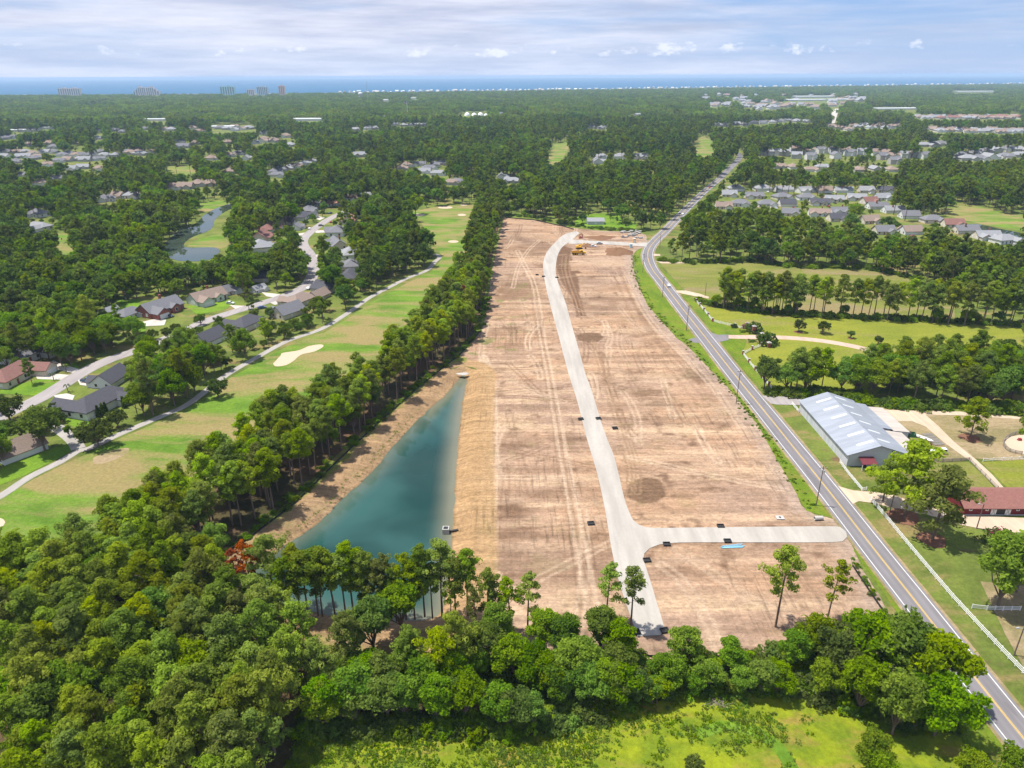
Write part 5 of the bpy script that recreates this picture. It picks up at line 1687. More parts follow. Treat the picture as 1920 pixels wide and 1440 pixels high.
# horse farm trees: base pixel, top pixel
for px, py, pt, pr, lab in ((1695, 968, 840, PINE_WIDE, 'twin trunked pine over the white fence by the barn'), (1655, 940, 868, PINE_WIDE, 'pine beside the barn porch and farm drive'), (1748, 1012, 888, PINE_WIDE, 'broad pine on red mulch inside the white road fence'), (1819, 820, 748, PINE_WIDE, 'lone yellow green pine in the farm yard')):
    x, y = P(px, py)
    h = (py - pt) / FPX * math.hypot(y, CAM_H) / math.cos(math.atan2(CAM_H, y)) * 0.97
    want('pine_tree', pr, x, y, h / 15, lab, None, True)
for px, py, pt, pr, ref, lab in ((1870, 1140, 1010, BROAD_TALL, 18, 'dense dark tree at the white paddock gate fence'), (1905, 1110, 1020, BROAD, 15, 'spreading tree behind the paddock gate fence'), (1497, 622, 600, OAK, 9, 'small round tree beside the brick driveway'), (1542, 625, 602, OAK, 9, 'wider round tree in the mown field past the driveway'), (1595, 634, 620, OAK, 9, 'young sapling in the mown field'), (1646, 646, 630, OAK, 9, 'thin sapling further along the mown field'),
                                 (1700, 655, 636, OAK, 9, 'pale sapling near the pines of the mown field'), (185, 838, 790, OAK, 9, 'round oak on bare earth at the path fork'), (222, 802, 770, OAK, 9, 'smaller round oak behind the oak at the path fork'), (410, 745, 712, OAK, 9, 'round oak on the fairway edge beyond the cart path'), (85, 845, 762, BROAD, 15, 'big shady tree on the lawn at the path fork'), (20, 790, 745, OAK, 9, 'open crowned tree beside the street end'), (270, 656, 622, OAK, 9, 'flat topped spreading tree over the street')):
    x, y = P(px, py)
    h = (py - pt) / FPX * math.hypot(y, CAM_H) / math.cos(math.atan2(CAM_H, y)) * 0.97
    want('broadleaf_tree', pr, x, y, h / ref, lab, None, True)
for px, py, pt in ((288, 780, 672), (344, 735, 645), (353, 748, 650)):
    x, y = P(px, py)
    h = (py - pt) / FPX * math.hypot(y, CAM_H) / math.cos(math.atan2(CAM_H, y)) * 0.95
    want('pine_tree', PINE_THIN, x, y, h / 20, 'tall single pine with bare trunk beside the cart path', 'single pines beside the cart path', True)
for px, py, pt in ((1445, 572, 490), (1345, 555, 487), (1362, 560, 492), (1450, 560, 505)):
    pass

# rows along the fields
def row(line, n, seed, fn):
    r = np.random.default_rng(seed)
    ln = spline(line, 1.0)
    for k in range(n):
        q = ln[int((k + r.uniform(0.1, 0.9)) / n * (len(ln) - 1))]
        fn(q[0] + r.normal(0, 2.0), q[1] + r.normal(0, 2.0), r)


def f_row2(x, y, r):
    k = r.random()
    if k < 0.75:
        want('pine_tree', (PINE_TALL, PINE_THIN, PINE)[int(k * 4) % 3], x, y, r.uniform(0.85, 1.12), 'pine in the hedgerow between the hay field and mown field', 'hedgerow pines between the fields')
    else:
        want('broadleaf_tree', BROAD, x, y, r.uniform(0.3, 0.55), 'leafy tree in the hedgerow between the hay field and mown field', 'hedgerow trees between the fields')


row(PP([(1345, 573), (1400, 583), (1495, 589)]), 42, 21, f_row2)
row(PP([(1495, 589), (1560, 594), (1640, 596), (1740, 602)]), 18, 22, f_row2)
row(PP([(1740, 602), (1830, 606), (1940, 612)]), 26, 24, f_row2)


def f_row3(x, y, r):
    k = r.random()
    if k < 0.55:
        want('pine_tree', PINE, x, y, r.uniform(0.72, 0.98), 'pine in the grove behind the metal barn', 'pines of the grove behind the barn')
    else:
        want('broadleaf_tree', BROAD, x, y, r.uniform(0.75, 1.0), 'leafy tree in the grove behind the metal barn', 'leafy trees of the grove behind the barn')


fill(PP([(1480, 736), (1560, 736), (1650, 752), (1750, 760), (1930, 768), (1980, 740), (1930, 690), (1800, 690), (1680, 690), (1580, 715)]), 6.3, 23, f_row3)
row(PP([(1462, 735), (1490, 730), (1520, 728)]), 6, 26, f_row3)
for px, py, pt in ((1515, 730, 625), (1480, 735, 655)):
    x, y = P(px, py)
    want('pine_tree', PINE_THIN, x, y, 0.8, 'slim pine at the grove end facing the brick gate', 'slim pines facing the brick gate', True)

# ---- woods by rule: everything the photograph does not show as open
r5 = np.random.default_rng(77)


def frustum(p):
    return (np.abs(p[:, 0]) < 0.80 * p[:, 1] + 60)


def zone_label(x, y):
    if x < -150 and y < 420:
        return 'west', 'among the golf community houses', 'golf community'
    if x < -20:
        return 'northwest', 'in the woods past the golf community', 'woods past the golf community'
    if x < 105 and y < 1000:
        return 'centre', 'in the woods behind the cleared lots', 'woods behind the cleared lots'
    return 'east', 'in the woods between highway and eastern houses', 'woods east of the highway'


stuffP, stuffB = [], []
for y0, y1, st in ((190, 470, 6.9), (470, 1000, 9.6), (1000, 1900, 13.0)):
    p = jitter_grid(-0.85 * y1 - 60, 0.85 * y1 + 60, y0, y1, st, r5)
    p = p[frustum(p)]
    nz = fbm(p[:, 0] * 0.012, p[:, 1] * 0.012, 71)
    pineish = np.where(p[:, 0] > 60, 0.72, np.where((p[:, 0] < -150) & (p[:, 1] < 450), 0.16, 0.42)) + (nz - 0.5) * 1.0
    isp = r5.random(len(p)) < pineish
    s = r5.uniform(0.62, 1.15, len(p)) * (1.0 if y0 < 400 else 1.15 if y0 < 900 else 1.35)
    keep = (fbm(p[:, 0] * 0.02, p[:, 1] * 0.02, 83) + r5.normal(0, 0.06, len(p))) < 0.68
    s = np.where(keep, s, s * 0.45)
    h = np.where(isp, 18.0, 14.5) * s
    bad = hidden(p, h, np.where(isp, 3.4, 4.8) * s)
    small = (~bad)
    for i in np.nonzero(small)[0]:
        x, y = p[i]
        zn, where, grp = zone_label(x, y)
        if isp[i]:
            want('pine_tree', PINE_M if y > 330 else PINE, x, y, s[i] * 0.9, 'pine ' + where, 'pines: ' + grp)
        else:
            k = r5.random()
            pr = (BROAD_M if y > 330 else (BROAD if k < 0.8 else LIME))
            want('broadleaf_tree', pr, x, y, s[i] * 0.97, 'leafy tree ' + where, 'leafy trees: ' + grp)
    # garden trees where full-grown ones would hide the houses
    q = p[bad]
    sub = r5.random(len(q)) < (0.55 if y0 < 900 else 0.4)
    q = q[sub]
    hs = r5.uniform(3.5, 7.0, len(q))
    b0 = project(np.column_stack([q, np.zeros(len(q))]))
    xx, yy = (b0[:, 0] / 2).astype(int).clip(0, MW - 1), (b0[:, 1] / 2).astype(int).clip(0, MH - 1)
    okq = ~vis[yy, xx] & ~hidden(q, hs, np.full(len(q), 2.2))
    hd = np.array([min([9e9] + [math.hypot(a - x, b - y) for a, b in HL]) for x, y in q]) if y0 < 900 else np.full(len(q), 99)
    for (x, y), hh in zip(q[okq & (hd > 9)], hs[okq & (hd > 9)]):
        zn, where, grp = zone_label(x, y)
        want('broadleaf_tree', OAK if y < 500 else BROAD_M, x, y, hh / (9 if y < 500 else 15), 'small garden tree ' + where, 'small garden trees: ' + grp)

# the 300 of each kind that show largest are things, the rest one mass of woodland
CNT = {}


HN = [(x_, y_, h_[7]) for (x_, y_), h_ in zip(HL, NEAR_HOUSES)]


def near_label(t):
    if t['must'] or not t['group'] or 'golf community' not in t['group'] or t['y'] > 700:
        return t['label']
    hx = min(HN, key=lambda h: math.hypot(h[0] - t['x'], h[1] - t['y']))
    d = math.hypot(hx[0] - t['x'], hx[1] - t['y'])
    if d > 60:
        return t['label']
    kind = t['label'].split(' ' + ('among' if 'among' in t['label'] else 'in '))[0].strip()
    t['group'] = 'trees around the golf community houses'
    w = (kind + (' close to the ' if d < 22 else ' some way from the ') + hx[2]).split()[:15]
    while w[-1] in ('and', 'with', 'at', 'the', 'by', 'on', 'in', 'to', 'of', 'beside', 'between', 'behind', 'a', 'two', 'white', 'facing', 'its', 'above'):
        w.pop()
    return ' '.join(w)


def build_tree(t):
    trunk, crown = t['protos'][random.randrange(len(t['protos']))]
    s = t['s']
    root = empty(t['kind'], (t['x'], t['y'], 0), random.uniform(0, 6.28), (s * random.uniform(0.94, 1.06), s * random.uniform(0.94, 1.06), s))
    tag(root, near_label(t), 'tree', t['group'])
    link('trunk', trunk, root)
    link('crown', crown, root)


def in_view(t):
    hh = 15 * t['s']
    q = project(np.array([[t['x'], t['y'], hh], [t['x'], t['y'], hh * 0.5]]))
    return any(-20 < a < 1940 and -20 < b < 1460 for a, b in q)


mass = {'pine_tree': [], 'broadleaf_tree': []}
for kind in mass:
    lst = [t for t in TREES if t['kind'] == kind]
    lst.sort(key=lambda t: (not t['must'], not in_view(t), t['D']))
    for t in lst[:300]:
        build_tree(t)
    mass[kind] = [t for t in lst[300:] if in_view(t)]
print('trees', {k: (len([t for t in TREES if t['kind'] == k]), len(v)) for k, v in mass.items()})


def joined(trunk, crown):
    """trunk and crown of one prototype as a single mesh, for the mass of woodland"""
    V = np.empty(len(crown.vertices) * 3)
    crown.vertices.foreach_get('co', V)
    V = V.reshape(-1, 3)
    V2 = np.empty(len(trunk.vertices) * 3)
    trunk.vertices.foreach_get('co', V2)
    V2 = V2.reshape(-1, 3)
    F = [tuple(p.vertices) for p in crown.polygons] + [tuple(i + len(V) for i in p.vertices) for p in trunk.polygons]
    mi = [0] * len(crown.polygons) + [1] * len(trunk.polygons)
    c = np.empty(len(crown.vertices) * 4, dtype=np.float32)
    crown.color_attributes['tint'].data.foreach_get('color', c)
    c = np.vstack([c.reshape(-1, 4)[:, :3], np.zeros((len(V2), 3))])
    return mesh('tree', np.vstack([V, V2]), F, [crown.materials[0], trunk.materials[0]], mi, col=c)


for kind, nm, near_sets, far_set, lab in (('pine_tree', 'pine_woodland', (PINE, PINE_TALL, PINE_THIN), PINE_MS, 'pine woods spreading behind the nearer pines'), ('broadleaf_tree', 'broadleaf_woodland', (BROAD, OAK), BROAD_MS, 'leafy woods spreading behind the nearer trees')):
    src = []
    groups = {}
    pos, scl, rot, idx = [], [], [], []
    protos = list(far_set)
    for t in mass[kind]:
        pos.append((t['x'], t['y'], 0))
        sc = t['s']
        if t['D'] * t['s'] > 430:
            idx.append(random.randrange(len(far_set)))
            if t['protos'] is OAK:
                sc *= 0.6
        else:
            pr = t['protos'][random.randrange(len(t['protos']))]
            key = id(pr[1])
            if key not in groups:
                groups[key] = len(protos)
                protos.append(joined(*pr))
            idx.append(groups[key])
        scl.append(sc)
        rot.append(random.uniform(0, 6.28))
    scatter(nm, pos, scl, rot, idx, protos, lab, 'woodland')

# far-off forest to the coast: clumps of crowns
p = jitter_grid(-4600, 7600, 1850, 9200, 27.0, r5)
p = p[np.abs(p[:, 0]) < 0.80 * p[:, 1] + 60]
cy_ = np.interp(p[:, 0], [c[0] for c in COAST], [c[1] for c in COAST])
tp = project(np.column_stack([p, np.full(len(p), 19.0)]))
p = p[(p[:, 1] < cy_ - 170) & (tp[:, 1] > np.interp(tp[:, 0], [c[0] for c in COAST_PX], [c[1] for c in COAST_PX]) - 0.3)]
bad = hidden(p, np.full(len(p), 17.0), np.full(len(p), 12.0))
nz = fbm(p[:, 0] * 0.0022, p[:, 1] * 0.0022, 91)
p = p[~bad & (fbm(p[:, 0] * 0.006, p[:, 1] * 0.006, 95) < 0.70)]
scatter('distant_forest', np.column_stack([p, np.zeros(len(p))]), r5.uniform(0.85, 1.25, len(p)), r5.uniform(0, 6.28, len(p)), r5.integers(0, 4, len(p)), PATCH, 'distant forest rolling away to the coast', 'forest')
print('far patches', len(p))

# ---- undergrowth, hedges, shrubs
def shrub_gen(rng, h, rad, k, n, size):
    C = rng.normal(size=(k, 3)) * np.array([rad * .5, rad * .5, 0])
    C[:, 2] = rng.uniform(0.15, 0.8, k) * h * np.clip(1.2 - np.hypot(C[:, 0], C[:, 1]) / rad * 0.7, 0.3, 1)
    q, F, tv = leaf_cloud(C, rng.uniform(0.35, 0.7, k) * rad * 0.42, n, size, rng, 0.9, 0.3, 0.6)
    q[:, 2] = np.maximum(q[:, 2], 0.02)
    return q, F, tv


sr = np.random.default_rng(15)
SHRUB = []
for m in ('broad_leaves', 'broad_leaves', 'oak_leaves'):
    q, F, tv = shrub_gen(sr, 3.2, 2.6, 42, 24, 0.30)
    SHRUB.append(mesh('shrub', q, F, MATS[m], col=tv))
q, F, tv = shrub_gen(sr, 3.0, 2.4, 36, 22, 0.30)
SHRUB_L = mesh('shrub', q, F, MATS['lime_leaves'], col=tv)
WEED = []
for m in ('weed_leaves', 'weed_leaves', 'lime_leaves'):
    q, F, tv = shrub_gen(sr, 0.8, 0.9, 9, 12, 0.14)
    WEED.append(mesh('weed', q, F, MATS[m], col=tv))


def tangle(name, line, n, spread, sc, seed, label, protos=None):
    r = np.random.default_rng(seed)
    ln = spline(line, 0.7)
    i = r.integers(0, len(ln), n)
    pos = np.column_stack([ln[i] + r.normal(0, spread, (n, 2)), np.zeros(n)])
    pr = protos or SHRUB + [SHRUB_L]
    return scatter(name, pos, r.uniform(*sc, n), r.uniform(0, 6.28, n), r.integers(0, len(pr), n), pr, label, 'undergrowth')


tangle('undergrowth', [(-40, 99), (-20, 99), (0, 99.5), (12, 102), (22, 108)], 150, 1.6, (0.4, 1.0), 1, 'tangled undergrowth along the foot of the meadow tree line')
tangle('undergrowth', [(-40, 112), (-10, 111), (20, 112), (50, 113), (75, 113)], 210, 2.4, (0.45, 1.2), 2, 'brush between the tree line and the graded lots')
tangle('undergrowth', [(22, 107), (40, 109), (58, 108), (72, 104), (82, 101)], 90, 2.0, (0.5, 1.1), 3, 'brush below the leafy trees by the highway')
tangle('undergrowth', [tuple(q) for q in np.array(BELT_R[:9]) + np.array([0.5, 0])], 170, 1.2, (0.25, 0.6), 4, 'low brush at the foot of the pine belt')
tangle('undergrowth', PP([(1312, 566), (1360, 575), (1420, 584), (1500, 590), (1600, 596), (1740, 602), (1930, 611)]), 190, 1.6, (0.5, 1.05), 5, 'hedge brush between the hay field and mown field')
tangle('undergrowth', PP([(1462, 738), (1560, 742), (1640, 756), (1700, 762), (1800, 766), (1930, 772)]), 120, 1.6, (0.6, 1.2), 6, 'hedge brush behind the metal barn')
tangle('undergrowth', PP([(1236, 489), (1300, 493), (1400, 490), (1500, 501), (1620, 503), (1720, 524)]), 110, 2.0, (0.5, 1.1), 7, 'brush along the far edge of the hay field')
tangle('undergrowth', PP([(1190, 480), (1192, 520), (1215, 566), (1250, 608), (1285, 640), (1330, 688), (1380, 742), (1430, 808), (1470, 872), (1510, 945)]), 700, 1.1, (0.05, 0.22), 8, 'weeds along the ditch between lots and highway', [SHRUB[0], SHRUB_L, WEED[2]])
tangle('undergrowth', PP([(950, 404), (1000, 408), (1060, 420), (1110, 428), (1200, 434)]), 70, 2.0, (0.4, 0.9), 9, 'brush along the back of the cleared lots')
tangle('undergrowth', PP([(1600, 1048), (1625, 1095), (1660, 1150), (1690, 1190)]), 40, 0.5, (0.12, 0.3), 10, 'weeds along the black silt fence')
# meadow weeds
wr = np.random.default_rng(33)
p = jitter_grid(-44, 89, 82, 108, 0.75, wr)
dens = fbm(p[:, 0] * 0.16, p[:, 1] * 0.16, 61)
MEADOW = [(-43, 70), (-41, 97), (-20, 99), (10, 100), (24, 105), (45, 107), (60, 104), (80, 99), (88, 92), (90, 70)]
p = p[inside(p, MEADOW) & (dens + wr.uniform(-0.12, 0.12, len(p)) > np.where(p[:, 0] > 28, 0.66, 0.47))]
scatter('meadow_weeds', np.column_stack([p, np.full(len(p), 0.04)]), wr.uniform(0.35, 0.95, len(p)), wr.uniform(0, 6.28, len(p)), wr.integers(0, 3, len(p)), WEED, 'leafy weeds covering the yellow green meadow', 'weeds')
# weeds by the pond
tangle('bank_weeds', [tuple(q) for q in POND[18:70] + np.array([-2.0, 0.4])], 160, 0.8, (0.25, 0.6), 12, 'small weeds dotting the pond bank below the pines', WEED)

# single shrubs one can point to
CR = np.random.default_rng(3)
q, F, tv = shrub_gen(CR, 5.2, 4.2, 70, 26, 0.26)
top = (q[:, 2] > 2.6) & (CR.random(len(q)).repeat(1) < 2)
fsel = (q[F[:, 0], 2] > 2.9) & (CR.random(len(F)) < 0.42)
cm = mesh('crown', q, F, [MATS['crape_leaves'], MATS['crape_blossom']], fsel.astype(np.int32), col=tv)
x, y = P(1873, 1020)
root = tag(empty('flowering_shrub', (x, y, 0)), 'crape myrtle with magenta blossom before the red stable', 'shrub')
link('crown', cm, root)
link('trunk', MB().tube((0, 0, 0), (0.3, 0.1, 2), 0.12, 0.06, 6).tube((0, 0, 0), (-0.4, 0.2, 2), 0.1, 0.05, 6).mesh('trunk', MATS['bark']), root)
CYP = []
q, F, tv = leaf_cloud(np.array([[0, 0, z] for z in np.linspace(0.5, 4.6, 12)]), np.linspace(1.0, 0.35, 12), 46, 0.22, CR, 0.9, 0.1, 0.4)
CYP = mesh('cypress', q, F, MATS['oak_leaves'], col=tv)
for i, (px, py) in enumerate(((186, 782), (194, 778), (200, 776), (233, 765))):
    x, y = P(px, py)
    tag(link('cypress', CYP, None, (x, y, 0), i * 1.1), 'slim dark cypress against the white charcoal roofed house', 'shrub', 'cypresses by the white house')
PALM = MB()
PALM.tube((0, 0, 0), (0.1, 0, 2.6), 0.16, 0.13, 7)
pf = []
for k in range(14):
    a = k * 0.449 * 2
    dx, dy = math.cos(a), math.sin(a)
    l = 1.5 + 0.3 * (k % 3)
    p0, p1, p2 = Vector((0.1, 0, 2.6)), Vector((dx * l * .6, dy * l * .6, 3.1)), Vector((dx * l, dy * l, 2.5 - 0.2 * (k % 2)))
    sd = Vector((-dy, dx, 0)) * 0.22
    pf.append(([p0, p1 + sd, p2, p1 - sd], [(0, 1, 2, 3)]))
ph = MB()
for v_, f_ in pf:
    ph.add(v_, f_)
pm = ph.mesh('crown', MATS['oak_leaves'])
tm = PALM.mesh('trunk', MATS['bark'])
for px, py, lab in ((128, 735, 'small palm on the lawn by the street'), (125, 698, 'palm on the strip lawn between two drives'), (101, 713, 'palm beside the long white drive'), (368, 605, 'round palm in front of the sage green house'), (183, 725, 'palm next to the parked blue pickup')):
    x, y = P(px, py)
    root = tag(empty('palm_tree', (x, y, 0), random.uniform(0, 6)), lab, 'palm')
    link('trunk', tm, root)
    link('crown', pm, root)

# ------------------------------------------------------------------ fences, farm, gate
UNIT = {k: MB().box(-0.5, 0.5, -0.5, 0.5, 0, 1).mesh('box_' + k, MATS[k]) for k in ('white_paint', 'grey_wood', 'brick', 'silt_fabric', 'concrete', 'pole_wood', 'white_trim')}
RAIL = {k: MB().box(0, 1, -0.5, 0.5, -0.5, 0.5).mesh('rail_' + k, MATS[k]) for k in ('white_paint', 'grey_wood', 'silt_fabric')}


def fence(pts, label, cat='fence', post=2.4, h=1.35, rails=(0.35, 0.75, 1.15), mat='white_paint', pier=None, pw=0.16, rw=(0.06, 0.15), name='rail_fence'):
    """posts and rails, each a part; pier = spacing of brick piers"""
    pts = [np.array(p) for p in pts]
    root = empty(name, (pts[0][0], pts[0][1], 0))
    tag(root, label, cat)
    o = pts[0]
    npost = 0
    for a, b in zip(pts[:-1], pts[1:]):
        L = np.linalg.norm(b - a)
        n = max(1, int(round(L / post)))
        ang = math.atan2(b[1] - a[1], b[0] - a[0])
        for k in range(n + (1 if b is pts[-1] else 0)):
            q = a + (b - a) * k / n - o
            if pier and npost % pier == 0:
                p = link('pier', UNIT['brick'], root, (q[0], q[1], 0), ang, (0.75, 0.75, h + 0.35))
                link('pier_cap', UNIT['concrete'], p, (0, 0, 1.0), 0, (1.2, 1.2, 0.08))
            else:
                link('post', UNIT[mat], root, (q[0], q[1], 0), ang, (pw, pw, h))
            npost += 1
        for k in range(n):
            q = a + (b - a) * k / n - o
            for z in rails:
                link('rail', RAIL[mat], root, (q[0], q[1], z), ang, (L / n, rw[0], rw[1]))
    return root


fence(PP([(1631, 938), (1660, 972), (1690, 1009), (1735, 1063), (1785, 1122), (1840, 1182), (1890, 1235), (1930, 1276), (1990, 1342)]), 'long white three rail fence along the highway by the horse farm', h=1.5, rails=(0.4, 0.85, 1.3))
fence(PP([(1574, 868), (1590, 890), (1616, 921), (1624, 920)]), 'short white fence between the barn and the farm drive')
fence(PP([(1484, 758), (1490, 765), (1497, 773)]), 'white fence stub at the far corner of the barn')
fence(PP([(1822, 1141), (1850, 1144), (1880, 1145), (1912, 1145)]), 'white paddock fence beneath the dense dark tree')
fence(PP([(1305, 566), (1315, 577), (1325, 589), (1336, 603), (1350, 607), (1364, 610), (1378, 613), (1391, 617)]), 'white fence with brick piers on the far side of the brick gate', pier=3, post=3.0, h=1.5)
fence(PP([(1428, 649), (1410, 656), (1393, 665), (1408, 685), (1424, 704), (1446, 729)]), 'white fence with brick piers on the near side of the brick gate', pier=3, post=3.0, h=1.5)
fence(PP([(1750, 867), (1785, 866), (1817, 864)]), 'grey board fence behind the farm paddock', mat='grey_wood', post=3, rails=(0.3, 0.7, 1.1), rw=(0.05, 0.25))
fence(PP([(1843, 866), (1880, 864), (1925, 862)]), 'pale board fence east of the farm gate', mat='white_paint', post=3, rails=(0.5, 1.1))
fence(PP([(1819, 866), (1838, 886), (1856, 904), (1870, 918)]), 'grey rail fence beside the sandy farm track', mat='grey_wood', post=3)
ring = [(1882 + 40 + 42 * math.cos(a), 833 + 20 * math.sin(a)) for a in np.linspace(math.pi * 0.55, math.pi * 1.55, 11)]
fence(PP(ring), 'curved grey board fence of the riding ring', mat='grey_wood', post=4, rails=(0.4, 0.8, 1.2), rw=(0.05, 0.22))
fence(PP([(1598, 1062), (1615, 1088), (1640, 1125), (1664, 1160), (1690, 1195)]), 'black silt fence along the lot edge by the highway', mat='silt_fabric', post=2.5, h=0.8, rails=(0.4,), rw=(0.03, 0.7), pw=0.06, name='silt_fence')
fence([(-48, 116), (-20, 116.5), (10, 117), (40, 116.5), (78, 116)], 'black silt fence along the bottom of the graded lots', mat='silt_fabric', post=4, h=0.8, rails=(0.4,), rw=(0.03, 0.7), pw=0.06, name='silt_fence')
fence([tuple(q) for q in np.array(BELT_R[:8]) + np.array([2.2, -0.6])], 'black silt fence below the pine belt over the pond', mat='silt_fabric', post=5, h=0.7, rails=(0.35,), rw=(0.03, 0.6), pw=0.06, name='silt_fence')
fence(PP([(948, 409), (1000, 413), (1060, 426), (1076, 431)]), 'black silt fence along the back edge of the clearing', mat='silt_fabric', post=6, h=0.9, rails=(0.45,), rw=(0.04, 0.8), pw=0.08, name='silt_fence')
fence(PP([(1187, 486), (1192, 506), (1198, 530)]), 'blue grey silt fence by the highway bend', mat='grey_wood', post=4, h=0.9, rails=(0.45,), rw=(0.04, 0.8), pw=0.08, name='silt_fence')


def barn():
    A, B = np.array(P(1497, 771)), np.array(P(1586, 874))
    y0, y1 = B[1], A[1]
    x0 = 106.8
    L = y1 - y0
    W, wh, rh = 19.0, 4.4, 3.2
    root = tag(empty('metal_barn', (x0, y0, 0)), 'long white barn with pale metal roof and skylight strips beside the highway', 'barn')
    wall = MB()
    t = 0.25
    wall.add([(0, 0, 0), (W, 0, 0), (W, 0, wh), (W / 2, 0, wh + rh - .15), (0, 0, wh), (0, t, 0), (W, t, 0), (W, t, wh), (W / 2, t, wh + rh - .15), (0, t, wh)], [(0, 1, 2, 3, 4), (9, 8, 7, 6, 5)])
    wall.add([(0, L, 0), (W, L, 0), (W, L, wh), (W / 2, L, wh + rh - .15), (0, L, wh)], [(4, 3, 2, 1, 0)])
    wall.box(W - t, W, t, L, 0, wh)
    link('wall', wall.mesh('wall', MATS['barn_wall']), root)
    nseg = 6
    for k in range(nseg):                    # side panels with an open slot under the eave
        ya, yb = L * k / nseg, L * (k + 1) / nseg
        link('wall_panel', MB().box(-0.05, 0.12, ya + 0.1, yb - 0.1, 0.0, wh - 0.75).mesh('wall_panel', MATS['barn_wall']), root)
        link('post', MB().box(-0.08, 0.16, ya - 0.12, ya + 0.12, 0, wh).mesh('post', MATS['white_trim']), root)
    link('loft_shade', MB().box(0.35, 0.4, 0.3, L - 0.2, 0, wh).mesh('loft_shade', MATS['black_plastic']), root)
    roofs = MB()
    roof_gable_y(roofs, 0, L + 0.5, W / 2, W / 2, wh, rh, 0.6)
    ro = link('roof', roofs.mesh('roof', MATS['barn_roof']), root)
    s = rh / (W / 2)
    for k in range(6):
        for side in (0, 1):
            yc = L * (k + 0.6 + 0.25 * side) / 6.2
            m = MB()
            if side == 0:
                xa, xb = W * 0.20, W * 0.46
                slab4(m, (xa, yc, wh + s * xa + .04), (xa, yc - 1.1, wh + s * xa + .04), (xb, yc - 1.1, wh + s * xb + .04), (xb, yc, wh + s * xb + .04), 0.03)
            else:
                xa, xb = W * 0.58, W * 0.80
                slab4(m, (xa, yc, wh + s * (W - xa) + .04), (xa, yc - 1.0, wh + s * (W - xa) + .04), (xb, yc - 1.0, wh + s * (W - xb) + .04), (xb, yc, wh + s * (W - xb) + .04), 0.03)
            link('skylight', m.mesh('skylight', MATS['skylight_panel']), ro)
    # lean-tos on the yard side
    for (ya, yb, xa, xb, za, zb, mt) in ((L * 0.47, L * 0.97, W + 0.05, W + 4.5, wh - 0.3, 3.3, 'barn_roof'), (L * 0.45, L * 0.93, W + 4.55, W + 10.3, 3.2, 2.6, 'lean_to_roof'), (2.0, L * 0.44, W + 0.05, W + 7.2, wh - 0.6, 2.7, 'lean_to_roof')):
        m = MB()
        slab4(m, (xa, ya, za), (xb, ya, zb), (xb, yb, zb), (xa, yb, za), 0.15)
        link('lean_to_roof', m.mesh('lean_to_roof', MATS[mt]), root)
        link('lean_to_wall', MB().add([(xa, ya + .2, 0), (xb - .2, ya + .2, 0), (xb - .2, ya + .2, zb - .17), (xa, ya + .2, za - .17)], [(0, 1, 2, 3)]).box(xb - .35, xb - .2, ya + .2, yb - .2, 0, zb - .2).mesh('lean_to_wall', MATS['barn_wall']), root)
    # red roofed porch on the gable
    px = W * 0.30
    m = MB()
    slab4(m, (px - 2.4, -3.4, 2.5), (px + 2.4, -3.4, 2.5), (px + 2.4, 0.02, 3.5), (px - 2.4, 0.02, 3.5), 0.15)
    link('porch_roof', m.mesh('porch_roof', MATS['maroon_metal']), root)
    for sx in (-2.2, 2.2):
        link('porch_post', MB().box(px + sx - .1, px + sx + .1, -3.25, -3.05, 0, 2.5).mesh('porch_post', MATS['white_trim']), root)
    link('porch_rail', MB().box(px - 2.1, px - 0.7, -3.2, -3.1, 0.7, 0.85).box(px + 0.7, px + 2.1, -3.2, -3.1, 0.7, 0.85).mesh('porch_rail', MATS['white_trim']), root)
    link('door', MB().box(px - 0.6, px + 0.6, -0.06, -0.01, 0.02, 2.2).mesh('door', MATS['dark_glass']), root)
    link('lamp', MB().box(W * 0.72, W * 0.76, -0.3, -0.01, 5.0, 5.5).mesh('lamp', MATS['black_plastic']), root)


barn()


def stable():
    x0, y0 = P(1806, 966)
    L, W, wh, rh = 40.0, 10.0, 3.0, 2.6
    root = tag(empty('stable', (x0, y0, 0), -0.01), 'dark red stable with brown shingle roof and white cross braced doors', 'stable')
    w = MB().box(0, L, 0, W, 0, wh)
    for x in (0, L):
        w.add([(x, 0, wh), (x, W, wh), (x, W / 2, wh + rh - .25)], [(0, 1, 2)])
    link('wall', w.mesh('wall', MATS['red_wall']), root)
    r = MB()
    roof_gable_x(r, 0, L, W / 2, W / 2, wh, rh, 0.7)
    link('roof', r.mesh('roof', MATS['roof_shingles']), root, color=(0.225, 0.105, 0.088))
    link('base_board', MB().box(0, L, -0.06, -0.01, 0.02, 0.25).mesh('base_board', MATS['white_trim']), root)
    link('doorway', MB().box(9.0, 11.4, -0.05, -0.012, 0.26, 2.5).mesh('doorway', MATS['black_plastic']), root)
    for xa in (7.4, 11.45):
        d = link('door', MB().box(xa, xa + 1.55, -0.16, -0.07, 0.1, 2.6).mesh('door', MATS['white_trim']), root)
        m = MB()
        slab4(m, (xa + .1, -0.20, .3), (xa + .25, -0.20, .2), (xa + 1.45, -0.20, 2.4), (xa + 1.3, -0.20, 2.5), -0.0)
        m = MB().tube((xa + .15, -0.18, .25), (xa + 1.4, -0.18, 2.45), .06, n=4).tube((xa + 1.4, -0.18, .25), (xa + .15, -0.18, 2.45), .06, n=4)
        link('door_brace', m.mesh('door_brace', MATS['grey_wood']), d)
    for xa in (1.2, 5.8, 14.5, 19.0, 23.5, 28, 32.5, 37):
        f = link('window', MB().box(xa, xa + 0.9, -0.1, -0.015, 1.5, 2.5).mesh('window', MATS['white_trim']), root)
        link('pane', MB().box(xa + .22, xa + .68, -0.13, -0.05, 1.75, 2.3).mesh('pane', MATS['dark_glass']), f)


stable()


